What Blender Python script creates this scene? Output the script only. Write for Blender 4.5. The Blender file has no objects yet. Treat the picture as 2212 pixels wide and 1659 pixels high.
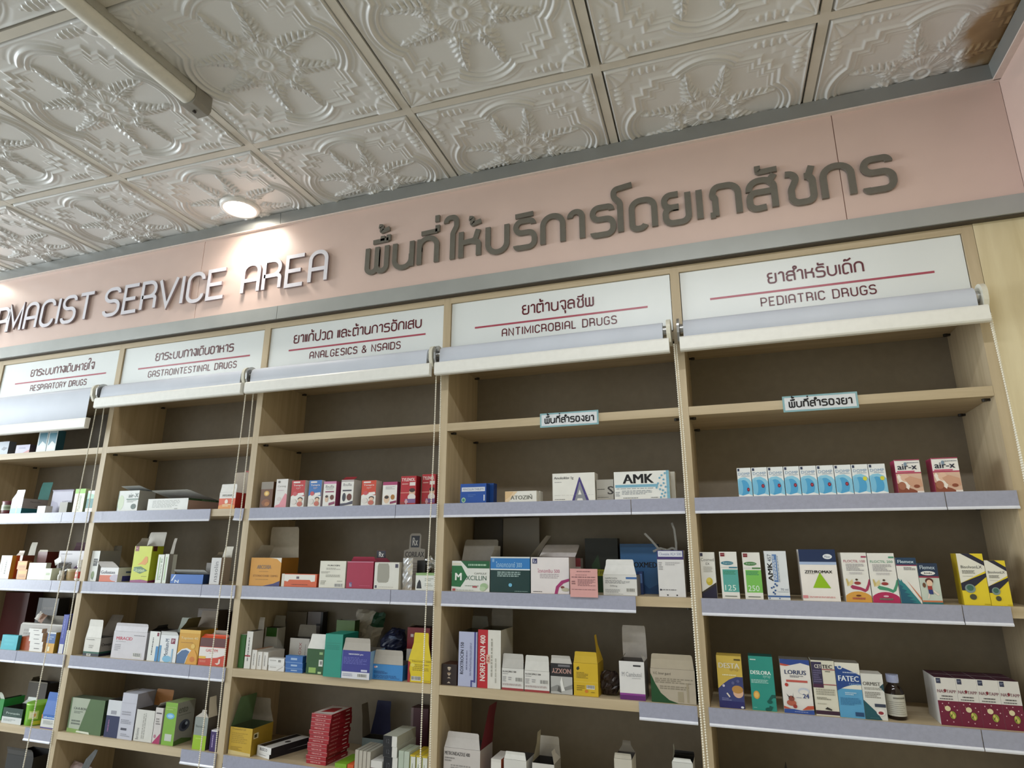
import bpy, bmesh, math, random
import numpy as np
from mathutils import Vector, Matrix

SC = bpy.context.scene
COL = SC.collection
R = math.radians

# ------------------------------------------------------------------ camera, world, lights, exposure
CEIL = 2.788
cam_data = bpy.data.cameras.new('camera')
cam_data.sensor_fit = 'HORIZONTAL'
cam_data.sensor_width = 36.0
cam_data.lens = 36.0 * 1340.5 / 2212.0
cam_data.clip_start = 0.02
cam = bpy.data.objects.new('camera', cam_data)
COL.objects.link(cam)
cam.location = (2.0109, -1.8847, 1.4312)
cam.rotation_euler = (1.83374, -0.0039, 0.341258)
SC.camera = cam

world = bpy.data.worlds.new('world')
SC.world = world
world.use_nodes = True
world.node_tree.nodes['Background'].inputs[0].default_value = (0.80, 0.90, 1.0, 1)
world.node_tree.nodes['Background'].inputs[1].default_value = 0.25

def area_light(name, loc, target, sx, sy, power, color, spread=180):
    l = bpy.data.lights.new(name, 'AREA')
    l.shape = 'RECTANGLE'; l.size = sx; l.size_y = sy
    l.energy = power; l.color = color; l.spread = R(spread)
    o = bpy.data.objects.new(name, l)
    COL.objects.link(o)
    o.location = loc
    o.rotation_euler = (Vector(target) - Vector(loc)).to_track_quat('-Z', 'Y').to_euler()
    return o
# daylight through the window at the left end of the shop
area_light('side_window_daylight', (-4.7, -1.7, 1.75), (1.5, -.9, 1.95), 2.2, 1.5, 128, (.88, .96, 1.0))
# daylight through the shop front, behind and to the left of the camera
area_light('shop_front_daylight', (-3.2, -4.9, 1.35), (0.4, 0, 1.8), 2.6, 1.9, 22, (.86, .95, 1.0))
# two lit battens on the ceiling out of frame: to the left, and behind the camera
area_light('ceiling_batten_lamp', (-1.75, -1.75, 2.70), (-1.75, -1.75, 0), .10, 1.2, 18, (.90, .98, 1.0))
area_light('ceiling_batten_lamp', (1.95, -1.32, 2.70), (1.95, -1.32, 0), 1.2, .10, 12, (.94, .98, 1.0))

VS = SC.view_settings
SC.display_settings.display_device = 'sRGB'
VS.view_transform = 'Standard'
VS.look = 'None'
VS.exposure = 0.52
VS.gamma = 1.0
VS.use_curve_mapping = False

# ------------------------------------------------------------------ materials
def lin(h):
    h = h.lstrip('#')
    if len(h) == 3: h = h[0] * 2 + h[1] * 2 + h[2] * 2
    c = [int(h[i:i + 2], 16) / 255 for i in (0, 2, 4)]
    return [x / 12.92 if x <= 0.04045 else ((x + 0.055) / 1.055) ** 2.4 for x in c]

_mats = {}
def new_mat(name):
    m = bpy.data.materials.new(name)
    m.use_nodes = True
    return m, m.node_tree, m.node_tree.nodes['Principled BSDF']

def mat(hexcol, rough=0.45, metal=0.0, var=0.04, scale=60.0, spec=0.5, bump=0.0, bscale=300.0, trans=0.0):
    """plain coated surface with a little procedural variation"""
    key = (hexcol, rough, metal, var, scale, spec, bump, bscale, trans)
    if key in _mats: return _mats[key]
    m, nt, b = new_mat('surface_%s_%d' % (hexcol.strip('#'), len(_mats)))
    r, g, bl = lin(hexcol)
    tc = nt.nodes.new('ShaderNodeTexCoord')
    nz = nt.nodes.new('ShaderNodeTexNoise'); nz.inputs['Scale'].default_value = scale; nz.inputs['Detail'].default_value = 2
    nt.links.new(tc.outputs['Object'], nz.inputs['Vector'])
    cr = nt.nodes.new('ShaderNodeValToRGB')
    cr.color_ramp.elements[0].position = 0.3; cr.color_ramp.elements[1].position = 0.7
    cr.color_ramp.elements[0].color = (r * (1 - var), g * (1 - var), bl * (1 - var), 1)
    cr.color_ramp.elements[1].color = (min(1, r * (1 + var)), min(1, g * (1 + var)), min(1, bl * (1 + var)), 1)
    nt.links.new(nz.outputs['Fac'], cr.inputs['Fac'])
    nt.links.new(cr.outputs['Color'], b.inputs['Base Color'])
    b.inputs['Roughness'].default_value = rough
    b.inputs['Metallic'].default_value = metal
    b.inputs['Specular IOR Level'].default_value = spec
    if trans: b.inputs['Transmission Weight'].default_value = trans
    if bump:
        n2 = nt.nodes.new('ShaderNodeTexNoise'); n2.inputs['Scale'].default_value = bscale
        nt.links.new(tc.outputs['Object'], n2.inputs['Vector'])
        bp = nt.nodes.new('ShaderNodeBump'); bp.inputs['Strength'].default_value = bump; bp.inputs['Distance'].default_value = 0.002
        nt.links.new(n2.outputs['Fac'], bp.inputs['Height'])
        nt.links.new(bp.outputs['Normal'], b.inputs['Normal'])
    _mats[key] = m
    return m

def wood(name, c1, c2, axis, scale=9.0, rough=0.5, stretch=14.0):
    m, nt, b = new_mat(name)
    tc = nt.nodes.new('ShaderNodeTexCoord')
    mp = nt.nodes.new('ShaderNodeMapping')
    s = [scale * stretch / 3] * 3
    s[axis] = scale / 4
    mp.inputs['Scale'].default_value = s
    nt.links.new(tc.outputs['Object'], mp.inputs['Vector'])
    nz = nt.nodes.new('ShaderNodeTexNoise'); nz.inputs['Scale'].default_value = 1.0; nz.inputs['Detail'].default_value = 6; nz.inputs['Distortion'].default_value = 0.6
    nt.links.new(mp.outputs['Vector'], nz.inputs['Vector'])
    cr = nt.nodes.new('ShaderNodeValToRGB')
    cr.color_ramp.elements[0].position = 0.33; cr.color_ramp.elements[1].position = 0.66
    cr.color_ramp.elements[0].color = (*lin(c1), 1); cr.color_ramp.elements[1].color = (*lin(c2), 1)
    nt.links.new(nz.outputs['Fac'], cr.inputs['Fac'])
    nt.links.new(cr.outputs['Color'], b.inputs['Base Color'])
    b.inputs['Roughness'].default_value = rough
    return m

def glow(name, col, strength):
    m, nt, b = new_mat(name)
    b.inputs['Base Color'].default_value = (*lin(col), 1)
    b.inputs['Emission Color'].default_value = (*lin(col), 1)
    b.inputs['Emission Strength'].default_value = strength
    return m

WOOD_V = wood('oak_laminate_upright', '#b7a484', '#c8b697', 2)
WOOD_H = wood('oak_laminate_shelf', '#b7a484', '#c8b697', 0)
WOOD_P = wood('oak_laminate_panel', '#d3c39d', '#e6d9b6', 2, scale=6.0, stretch=10)
BACKP = mat('#8c8170', 0.6, var=0.05, scale=40)
PINK = mat('#ddc3b8', 0.30, var=0.02, scale=8)
PINKLINE = mat('#e6d6cd', 0.4)
CORNICE_SHADED = mat('#8f908d', 0.34, var=.04, scale=12, metal=.15)  # trim grey made darker: shade of the down-tilted face put into the colour
GREYTRIM = mat('#a9aba8', 0.32, var=0.04, scale=12, metal=0.15)
TILE = mat('#dad9d6', 0.55, var=0.03, scale=5)
TBAR = mat('#d4cec2', 0.5, var=0.03, scale=20)
DARKGAP = mat('#2b2723', 0.8)
WHITE = mat('#e9e8e4', 0.4)
LETTER_W = mat('#e6e3ea', 0.28, var=0.02)
LETTER_WS = mat('#8f7f80', 0.5)
LETTER_G = mat('#79756c', 0.25, var=0.05, metal=0.25)
SIGN = mat('#e6eae9', 0.3, var=0.015, scale=6)
MAROON = mat('#5e1220', 0.3)
MAROONLINE = mat('#ad4c5c', 0.3)
BLIND = mat('#ccd1dc', 0.5, var=.03, scale=9, spec=.3)
BLINDBAR = mat('#efeee8', 0.4, var=0.02)
BRACKET = mat('#7d7b70', 0.35, var=0.05)
BRACKETW = mat('#dcd8c8', 0.35, var=0.03)
STEEL = mat('#b9b9b8', 0.25, metal=0.9)
BEAD = mat('#f2ecdc', 0.35, var=0.03)
STRIP = mat('#a1a3b6', 0.35, var=0.05, scale=120)
STRIPEDGE = mat('#e4e6f0', 0.18)
PIN = mat('#2c2620', 0.4)
CARD = mat('#b7aea2', 0.7, var=0.05)
GREYCARD = mat('#9c958b', 0.75, var=0.05)
WALLW = mat('#dcdcda', 0.7)
FLOORM = mat('#96938d', 0.35, var=0.05, scale=3)

# ------------------------------------------------------------------ mesh builder
class MB:
    def __init__(s): s.v = []; s.f = []; s.m = []; s.mats = []; s.sm = []
    def mi(s, m):
        if m not in s.mats: s.mats.append(m)
        return s.mats.index(m)
    def add(s, vs, fs, m, smooth=False):
        b = len(s.v); i = s.mi(m)
        s.v += [tuple(p) for p in vs]
        for f in fs:
            s.f.append([b + k for k in f]); s.m.append(i); s.sm.append(smooth)
    def box(s, x0, x1, y0, y1, z0, z1, m, mtop=None, mfront=None, mright=None, mleft=None):
        v = [(x0, y0, z0), (x1, y0, z0), (x1, y1, z0), (x0, y1, z0), (x0, y0, z1), (x1, y0, z1), (x1, y1, z1), (x0, y1, z1)]
        for f, mm in (((0, 3, 2, 1), m), ((4, 5, 6, 7), mtop or m), ((0, 1, 5, 4), mfront or m), ((1, 2, 6, 5), mright or m), ((2, 3, 7, 6), m), ((3, 0, 4, 7), mleft or m)):
            s.add([v[k] for k in f], [(0, 1, 2, 3)], mm)
        return s
    def prism(s, poly, axis, a, b, m, smooth=False):
        """extrude a 2-D polygon (counter-clockwise) along an axis from a to b"""
        n = len(poly)
        def p3(q, t):
            return {'x': (t, q[0], q[1]), 'y': (q[0], t, q[1]), 'z': (q[0], q[1], t)}[axis]
        vs = [p3(q, a) for q in poly] + [p3(q, b) for q in poly]
        s.add(vs, [tuple(range(n)), tuple(range(2 * n - 1, n - 1, -1))], m)
        s.add(vs, [(k, (k + 1) % n, n + (k + 1) % n, n + k) for k in range(n)], m, smooth)
        return s
    def cyl(s, c, r, axis, a, b, m, n=24, r2=None):
        r2 = r if r2 is None else r2
        d = {'x': ((0, 1, 0), (0, 0, 1), (1, 0, 0)), 'y': ((1, 0, 0), (0, 0, 1), (0, 1, 0)), 'z': ((1, 0, 0), (0, 1, 0), (0, 0, 1))}[axis]
        c = Vector(c); e1, e2, e3 = map(Vector, d)
        def ring(rr, t): return [c + e1 * rr * math.cos(2 * math.pi * k / n) + e2 * rr * math.sin(2 * math.pi * k / n) + e3 * t for k in range(n)]
        vs = ring(r, a) + ring(r2, b)
        s.add(vs, [tuple(range(n)), tuple(range(n, 2 * n))], m)
        s.add(vs, [(k, (k + 1) % n, n + (k + 1) % n, n + k) for k in range(n)], m, True)
        return s
    def lathe(s, prof, m, n=28, c=(0, 0, 0)):
        vs = []
        for r, z in prof:
            for k in range(n):
                a = 2 * math.pi * k / n
                vs.append((c[0] + r * math.cos(a), c[1] + r * math.sin(a), c[2] + z))
        fs = [(i * n + k, i * n + (k + 1) % n, (i + 1) * n + (k + 1) % n, (i + 1) * n + k) for i in range(len(prof) - 1) for k in range(n)]
        s.add(vs, fs, m, True)
        s.add(vs, [tuple(range(n)), tuple(range((len(prof) - 1) * n, len(prof) * n))], m)
        return s
    def ribbon(s, pts, w, y0, y1, m, mside=None):
        s.rb = getattr(s, 'rb', 0) + 1; y0 = y0 - .00014 * (s.rb % 7)
        if abs(y0 - y1) < .001: y1 = y0
        """thick flat stroke in the x-z plane from y0 (front) to y1 (back)"""
        P = [Vector(p) for p in pts]; L = []; Rr = []
        for i, p in enumerate(P):
            d1 = (p - P[i - 1]).normalized() if i else None
            d2 = (P[i + 1] - p).normalized() if i < len(P) - 1 else None
            if d1 is None: d1 = d2
            if d2 is None: d2 = d1
            t = (d1 + d2)
            t = t.normalized() if t.length > 1e-6 else d1
            n = Vector((-t.y, t.x)); k = max(0.45, n.dot(Vector((-d1.y, d1.x))))
            L.append(p + n * (w / 2 / k)); Rr.append(p - n * (w / 2 / k))
        n = len(P)
        vs = [(q.x, y0, q.y) for q in L] + [(q.x, y0, q.y) for q in Rr]
        fs = [(i, n + i, n + i + 1, i + 1) for i in range(n - 1)]
        s.add(vs, fs, m)
        if y1 != y0:
            loop = L + Rr[::-1]; k = len(loop)
            vs = [(q.x, y0, q.y) for q in loop] + [(q.x, y1, q.y) for q in loop]
            s.add(vs, [(i, (i + 1) % k, k + (i + 1) % k, k + i) for i in range(k)], mside or m)
        return s
    def build(s, name, parent=None, loc=None, rz=0.0, bevel=0.0):
        me = bpy.data.meshes.new(name)
        me.from_pydata(s.v, [], s.f)
        for m in s.mats: me.materials.append(m)
        me.polygons.foreach_set('material_index', s.m)
        me.polygons.foreach_set('use_smooth', s.sm)
        me.update()
        o = bpy.data.objects.new(name, me)
        COL.objects.link(o)
        if loc: o.location = loc
        if rz: o.rotation_euler = (0, 0, rz)
        if parent: o.parent = parent
        if bevel:
            md = o.modifiers.new('bevel', 'BEVEL'); md.width = bevel; md.segments = 2; md.limit_method = 'ANGLE'
        return o

def tag(o, label, cat, group=None):
    o['label'] = label; o['category'] = cat
    if group: o['group'] = group
    return o
def struct(o, label=None):
    o['kind'] = 'structure'
    if label: o['label'] = label
    return o
def empty(name, loc):
    o = bpy.data.objects.new(name, None); o.empty_display_size = 0.05
    COL.objects.link(o); o.location = loc
    return o

# ------------------------------------------------------------------ stroke lettering (rounded single-weight face of the signs)
def fillet(pts, r):
    out = []
    n = len(pts)
    for i, p in enumerate(pts):
        q = Vector(p[:2]); rr = p[2] if len(p) > 2 else r
        if i in (0, n - 1) or rr <= 0: out.append(q); continue
        a = Vector(pts[i - 1][:2]) - q; b = Vector(pts[i + 1][:2]) - q
        la, lb = a.length, b.length
        if la < 1e-6 or lb < 1e-6: out.append(q); continue
        a /= la; b /= lb
        ang = a.angle(b)
        if ang > 3.1: out.append(q); continue
        lim = min(la * (1.0 if i == 1 else 0.5), lb * (1.0 if i == n - 2 else 0.5))
        d = min(rr / math.tan(ang / 2), lim * 0.98); rr = d * math.tan(ang / 2)
        c = q + (a + b).normalized() * (rr / math.sin(ang / 2))
        s0 = q + a * d; s1 = q + b * d
        v0 = s0 - c; v1 = s1 - c
        t0 = math.atan2(v0.y, v0.x); t1 = math.atan2(v1.y, v1.x)
        dt = (t1 - t0 + math.pi) % (2 * math.pi) - math.pi
        k = max(3, int(abs(dt) / 0.22))
        out += [c + Vector((math.cos(t0 + dt * j / k), math.sin(t0 + dt * j / k))) * rr for j in range(k + 1)]
    res = [out[0]]
    for p in out[1:]:
        if (p - res[-1]).length > 1e-4: res.append(p)
    return res

# glyph: (advance width, [(points, fillet radius), ...]); consonant / cap height is 1
G = {
 'A': (.58, [([(0,0),(0,1),(.58,1),(.58,0)], .27), ([(0,.42),(.58,.42)], 0)]),
 'B': (.56, [([(0,0),(0,1,0),(.5,1),(.5,.53),(0,.53)], .2), ([(.25,.53),(.56,.53),(.56,0),(0,0)], .24)]),
 'C': (.55, [([(.55,.76),(.55,1),(0,1),(0,0),(.55,0),(.55,.24)], .26)]),
 'D': (.58, [([(0,0),(0,1,0),(.58,1),(.58,0),(-.07,0)], .28)]),
 'E': (.5, [([(.5,1),(0,1,0),(0,0,0),(.5,0)], 0), ([(0,.5),(.42,.5)], 0)]),
 'G': (.57, [([(.55,.78),(.55,1),(0,1),(0,0),(.57,0),(.57,.46,0),(.3,.46)], .26)]),
 'H': (.56, [([(0,0),(0,1)], 0), ([(.56,0),(.56,1)], 0), ([(0,.5),(.56,.5)], 0)]),
 'I': (.0, [([(0,0),(0,1)], 0)]),
 'L': (.46, [([(0,1),(0,0,0),(.46,0)], 0)]),
 'M': (.74, [([(0,0),(.0,1,0),(.37,.2,0),(.74,1,0),(.74,0)], 0)]),
 'N': (.58, [([(0,0),(0,1,0),(.58,0,0),(.58,1)], 0)]),
 'O': (.6, [([(.3,1),(0,1),(0,0),(.6,0),(.6,1),(.28,1)], .28)]),
 'P': (.55, [([(0,0),(0,1,0),(.55,1),(.55,.44),(0,.44)], .27)]),
 'R': (.55, [([(0,0),(0,1,0),(.53,1),(.53,.46),(0,.46)], .26), ([(.25,.46),(.55,.46),(.55,0)], .12)]),
 'S': (.54, [([(.52,.82),(.52,1),(0,1),(0,.53),(.55,.53),(.55,0),(0,0),(0,.18)], .235)]),
 'T': (.6, [([(0,1),(.6,1)], 0), ([(.3,1),(.3,0)], 0)]),
 'U': (.58, [([(0,1),(0,0),(.58,0),(.58,1)], .28)]),
 'V': (.6, [([(0,1),(.3,0,0),(.6,1)], 0)]),
 'Y': (.58, [([(0,1),(.29,.48,0),(.29,0)], 0), ([(.58,1),(.29,.48)], 0)]),
 '&': (.62, [([(.62,0),(.1,.72),(.1,1),(.42,1),(.42,.68),(0,.4),(0,0),(.45,0),(.6,.45)], .16)]),
 'พ': (.8, [([(0,1),(0,0),(.4,0),(.4,1)], .2), ([(.4,.9),(.4,0),(.8,0),(.8,1)], .2)]),
 'น': (.7, [([(0,1),(0,0),(.68,0),(.68,.5)], .32), ([(.7,1),(.7,0)], 0)]),
 'ท': (.68, [([(0,1),(0,0)], 0), ([(0,.5),(0,1),(.68,1),(.68,0)], .33)]),
 'ใ': (.2, [([(-.26,1.47),(-.26,1.66),(.16,1.66),(.16,1.28),(.02,1.02),(.02,0)], .17)]),
 'ไ': (.2, [([(-.26,1.66),(.0,1.5),(.02,1.1),(.02,0)], .1)]),
 'ห': (.66, [([(0,1),(0,0)], 0), ([(0,.56),(.52,.6),(.64,1)], .14), ([(.4,.58),(.66,.52),(.66,0)], .1)]),
 'บ': (.7, [([(0,1),(0,0),(.7,0),(.7,1)], .34)]),
 'ป': (.7, [([(0,1),(0,0),(.7,0),(.7,1.4)], .34)]),
 'ร': (.68, [([(.64,.86),(.64,1),(0,1),(0,.56),(.68,.56),(.68,0),(0,0),(0,.1)], .23)]),
 'ก': (.68, [([(0,0),(0,1),(.68,1),(.68,0)], .33)]),
 'า': (.4, [([(0,.8),(0,1),(.4,1),(.4,0)], .2)]),
 'โ': (.3, [([(.5,1.64),(-.12,1.56),(-.12,1.28),(.08,1.06),(.08,0)], .18)]),
 'ด': (.68, [([(.4,.12),(.34,0),(0,0),(0,1),(.68,1),(.68,0)], .28)]),
 'ต': (.68, [([(.4,.12),(.34,0),(0,0),(0,1),(.3,.98),(.36,.84),(.42,.98),(.68,1),(.68,0)], .2)]),
 'ย': (.7, [([(.42,1),(.0,1),(.0,.55),(.42,.55)], .2), ([(.4,.55),(.02,.55),(.02,0),(.7,0),(.7,1)], .22)]),
 'เ': (.0, [([(0,1),(0,0)], 0)]),
 'แ': (.24, [([(0,1),(0,0)], 0), ([(.24,1),(.24,0)], 0)]),
 'ภ': (.74, [([(-.08,.04),(.07,.04)], 0), ([(.08,0),(.08,.62),(.0,.7),(.08,1),(.74,1),(.74,0)], .3)]),
 'ถ': (.74, [([(.08,0),(.08,.62),(.0,.7),(.08,1),(.74,1),(.74,0)], .3)]),
 'ส': (.68, [([(0,.62),(0,.96),(.68,.96),(.68,0)], .3), ([(.44,.04),(.0,0),(0,.56),(.68,.56)], .2), ([(.52,.82),(.72,1.1)], 0)]),
 'ล': (.68, [([(0,.62),(0,.98),(.68,.98),(.68,0)], .3), ([(.44,.04),(.0,0),(0,.56),(.68,.56)], .2)]),
 'ช': (.7, [([(0,1),(.36,.96),(.12,.46),(.12,0),(.7,0),(.7,.84),(.5,.84)], .2), ([(.6,.82),(.72,1.14)], 0)]),
 'จ': (.56, [([(0,.8),(0,1),(.56,1),(.56,0),(.3,.02),(.24,.42),(.06,.42)], .16)]),
 'ว': (.46, [([(0,.84),(0,1),(.46,1),(.46,0),(.04,0),(.06,.14)], .22)]),
 'อ': (.66, [([(.1,.76),(.0,.62),(0,0),(.66,0),(.66,1),(0,1),(0,.82)], .3)]),
 'ง': (.5, [([(.1,.96),(.5,1),(.5,.05),(.36,.0),(0,.5)], .12)]),
 'ะ': (.36, [([(0,.86),(.0,.6),(.36,.62)], .1), ([(0,.36),(.0,.08),(.36,.1)], .1)]),
 'ำ': (.4, [([(0,.8),(0,1),(.4,1),(.4,0)], .2), ([(-.2,1.42),(-.34,1.42),(-.34,1.18),(-.08,1.18),(-.08,1.42),(-.22,1.42)], .12)]),
}
# marks sit over (or under) the glyph before them: x is measured from that glyph's right edge
MARKS = {
 'ิ': [([(-.62,1.22),(.0,1.24)], 0)],
 'ี': [([(-.62,1.22),(.0,1.24)], 0), ([(0,1.2),(0,1.46)], 0)],
 'ื': [([(-.62,1.22),(.0,1.24)], 0), ([(0,1.2),(0,1.44)], 0), ([(-.24,1.22),(-.24,1.42)], 0)],
 'ั': [([(-.5,1.46),(-.5,1.24,.05),(.02,1.26)], .05)],
 '็': [([(-.5,1.22),(-.5,1.46),(-.28,1.3),(-.06,1.42),(.04,1.52)], .08)],
 '่': [([(-.02,1.6),(-.02,1.86)], 0)],
 '้': [([(-.42,1.86),(-.3,1.84),(-.3,1.62),(.02,1.7)], .03)],
 '้low': [([(-.42,1.5),(-.3,1.48),(-.3,1.24),(.02,1.32)], .03)],
 '่low': [([(-.02,1.22),(-.02,1.48)], 0)],
 'ุ': [([(-.14,-.22),(-.02,-.2),(-.02,-.5)], .05)],
}
def layout(text, gap=.32, space=.55):
    """-> [(glyph strokes, x offset)], total width"""
    x = 0.0; res = []; last = 0.0; high = False
    for ch in text:
        if ch == ' ': x += space; continue
        if ch in MARKS:
            k = ch
            if ch in '้่' and not high: k = ch + 'low'
            res.append((MARKS[k], last))
            if ch in 'ิีืั': high = True
            continue
        w, st = G[ch]
        res.append((st, x)); last = x + w; x += w + gap; high = False
    return res, x - gap
def stroke_text(mb, text, x0, x1, z0, h, y, m, weight=.15, gap=.32, thick=0.0, narrow=None):
    res, W = layout(text, gap)
    k = (x1 - x0) / W
    for st, xo in res:
        for pts, r in st:
            P = fillet(pts, r)
            mb.ribbon([(x0 + (p.x + xo) * k, z0 + p.y * h) for p in P], weight * h, y, y + thick, m)

# ------------------------------------------------------------------ room shell
XL, XR, YF, YB = -5.0, 2.822, -5.2, 0.29
mb = MB(); mb.box(XL, XR + .1, YF, YB + .1, -.1, 0, FLOORM); struct(mb.build('floor'))
mb = MB(); mb.box(XL, XR + .1, YB, YB + .1, 0, CEIL + .25, WALLW); struct(mb.build('wall_back'))
mb = MB(); mb.box(XR, XR + .1, YF, YB, 0, 2.312, WOOD_P); mb.box(XR, XR + .1, YF, YB, 2.312, CEIL + .25, PINK); struct(mb.build('wall_right'))
mb = MB()
mb.box(XL - .1, XL, YF, -2.8, 0, CEIL + .25, WALLW); mb.box(XL - .1, XL, -.6, YB, 0, CEIL + .25, WALLW)
mb.box(XL - .1, XL, -2.8, -.6, 0, .6, WALLW); mb.box(XL - .1, XL, -2.8, -.6, 2.4, CEIL + .25, WALLW)
struct(mb.build('wall_left'))
mb = MB()
mb.box(XL, -4.5, YF - .1, YF, 0, CEIL + .25, WALLW); mb.box(-1.9, XR, YF - .1, YF, 0, CEIL + .25, WALLW)
mb.box(-4.5, -1.9, YF - .1, YF, 0, .4, WALLW); mb.box(-4.5, -1.9, YF - .1, YF, 2.3, CEIL + .25, WALLW)
struct(mb.build('wall_front'))

# pink fascia over the shelving: sheets with hairline joints, grey trims, cornice
def fascia():
    mb = MB()
    joints = [XL, -2.555, -0.084, 2.388, XR]
    for a, b in zip(joints[:-1], joints[1:]):
        mb.box(a + .0012, b - .0012, -.015, .01, 2.33, CEIL, PINK)
    mb.box(XL, XR, -.012, .012, 2.32, CEIL, mat('#a07d70', .6))
    struct(mb.build('wall_fascia'), 'pink laminate fascia above the shelves')
    mb = MB()
    for a, b in ((XL, -2.1), (-2.098, .3555), (.3575, XR)):
        mb.box(a, b, -.026, .01, 2.3155, 2.3705, GREYTRIM)
    mb.box(XL, XR, -.02, .01, 2.3125, 2.3155, mat('#4c4339', .6))
    struct(mb.build('trim_1', bevel=.0012), 'grey trim board under the pink fascia')
    mb = MB()
    for a, b in ((XL, -2.1), (-2.098, .323), (.325, XR)):
        mb.prism([(-.026, 2.739), (-.014, 2.739), (-.014, CEIL), (-.030, CEIL)], 'x', a, b, CORNICE_SHADED)
    mb.box(XL, XR, -.0285, -.014, 2.7345, 2.739, PINKLINE)
    struct(mb.build('trim_2'), 'grey cornice where the fascia meets the ceiling')
    mb = MB()
    mb.prism([(XR - .018, 2.739), (XR, 2.739), (XR, CEIL), (XR - .022, CEIL)][::-1], 'y', YF, -.026, CORNICE_SHADED)
    mb.box(XR - .019, XR, YF, -.026, 2.7345, 2.739, PINKLINE)
    struct(mb.build('trim_3'), 'grey cornice along the right wall')
    mb = MB(); mb.box(2.6935, XR, 0.0, .018, 0, 2.3125, WOOD_P)
    struct(mb.build('trim_4'), 'wood filler panel between the shelving and the right wall')
fascia()

# ------------------------------------------------------------------ ceiling: pressed relief tiles in a T-bar grid
def tile_mesh(n=230):
    half = .288
    a = np.linspace(-1, 1, n)
    s, t = np.meshgrid(a, a, indexing='ij')
    def sm(x, e0, e1):
        q = np.clip((x - e0) / (e1 - e0), 0, 1); return q * q * (3 - 2 * q)
    def ridge(d, c, w): return np.exp(-((d - c) / w) ** 2)
    A, B = np.abs(s), np.abs(t)
    # outline: a lobe on each side, stepped corners
    lobe = np.minimum(np.hypot(A - .46, B), np.hypot(A, B - .46)) - .41
    def rect(hx, hy): return np.maximum(A - hx, B - hy)
    st = np.minimum.reduce([rect(.73, .53), rect(.53, .73), rect(.63, .63)])
    d = np.minimum(lobe, st)
    h = .0040 * sm(d, -.11, .015)
    soft = .60 + .40 * (lobe < st)
    h += soft * (.0080 * ridge(d, .0, .017) + .0064 * ridge(d, -.062, .013) + .0030 * ridge(d, -.105, .009))
    h += .0026 * ridge(lobe, .062, .014) * (st > .05) + .0018 * sm(d, .09, .13)
    r = np.hypot(s, t); th = np.arctan2(t, s)
    # flower
    pet = .235 * (1 + .07 * np.cos(10 * th))
    inside = sm(pet - r, 0, .02)
    h += inside * (.0028 + .0022 * np.abs(np.cos(5 * th)) * sm(r, .06, .12) + .0012 * np.cos(40 * th) * sm(r, .07, .14))
    h += .0040 * ridge(r, pet, .016) * (.6 + .4 * np.cos(20 * th))
    h += .0055 * ridge(r, .075, .02) + .004 * sm(.05 - r, 0, .03)
    # eight acanthus leaves: a curved spine with paired lobes and a tip, scrolls between them
    def blade(cx, cy, dirn, ln, wd, ht):
        u = (s - cx) * math.cos(dirn) + (t - cy) * math.sin(dirn); v = -(s - cx) * math.sin(dirn) + (t - cy) * math.cos(dirn)
        e2 = (u / ln) ** 2 + (v / (wd * (1.15 - .6 * np.clip(u / ln, -1, 1)))) ** 2
        return ht * np.clip(1 - e2, 0, 1) ** .6 * (1 - .35 * ridge(v, 0, wd * .28))
    leaf = np.zeros_like(h)
    for k in range(8):
        a0 = k * math.pi / 4 + math.pi / 8
        sg = 1 if k % 2 else -1
        for j in range(6):
            f = j / 5
            rr0 = .30 + .32 * f; aa = a0 + sg * .10 * f * f
            px, py = rr0 * math.cos(aa), rr0 * math.sin(aa)
            for q in (-1, 1):
                dirn = aa + q * (.95 - .25 * f)
                ln = .082 - .040 * f
                leaf = np.maximum(leaf, blade(px + .7 * ln * math.cos(dirn), py + .7 * ln * math.sin(dirn), dirn, ln, .024 - .008 * f, .0085))
        aa = a0 + sg * .12
        leaf = np.maximum(leaf, blade(.675 * math.cos(aa), .675 * math.sin(aa), aa, .065, .020, .0085))
        along = np.hypot(s, t); turn = th - (a0 + sg * .10 * np.clip((along - .30) / .32, 0, 1) ** 2)
        off = along * np.sin(turn)
        leaf = np.maximum(leaf, .0100 * ridge(off, 0, .010) * (np.cos(turn) > 0) * sm(along, .25, .29) * sm(.70 - along, 0, .04))
    h += leaf
    for k in range(8):
        ang = k * math.pi / 4
        for sg in (-1, 1):
            cx, cy = .345 * math.cos(ang + sg * .155), .345 * math.sin(ang + sg * .155)
            rr = np.hypot(s - cx, t - cy); ta = np.arctan2(t - cy, s - cx) - ang
            h += .0050 * ridge(rr, .058, .013) * (.55 + .45 * np.cos(ta - sg * 2.2)) + .0045 * ridge(rr, .0, .018)
            h += .0026 * ridge(rr, .034, .012) * (.5 + .5 * np.cos(9 * ta))
    # corner sprays
    for sx in (-1, 1):
        for sy in (-1, 1):
            u, v = .97 - s * sx, .97 - t * sy
            p = np.hypot(u, v); fa = np.arctan2(v, u)
            fan = sm(.26 - p, 0, .03) * (.0026 + .0030 * np.abs(np.cos(7 * fa)))
            h += fan * (d > .06)
            for uu, vv in ((u, v), (v, u)):
                q = np.clip((uu - .20) / .36, 0, 1)
                w = .055 * np.sin(math.pi * q) ** .7 * (.65 + .35 * np.cos(2 * math.pi * 5 * q))
                m = sm(w - np.abs(vv - .085), -.004, .012) * ((uu > .2) & (uu < .56)) * (d > .05)
                h += m * (.0026 + .0026 * np.cos(2 * math.pi * 5 * q - 20 * np.abs(vv - .085)))
    edge = np.maximum(A, B)
    h = h * sm(1.0 - edge, .01, .03) + .0045 * ridge(edge, .975, .012)
    z = -(h * .95)
    z[edge > .999] = .006
    verts = np.stack([s * half, t * half, z], -1).reshape(-1, 3)
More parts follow.
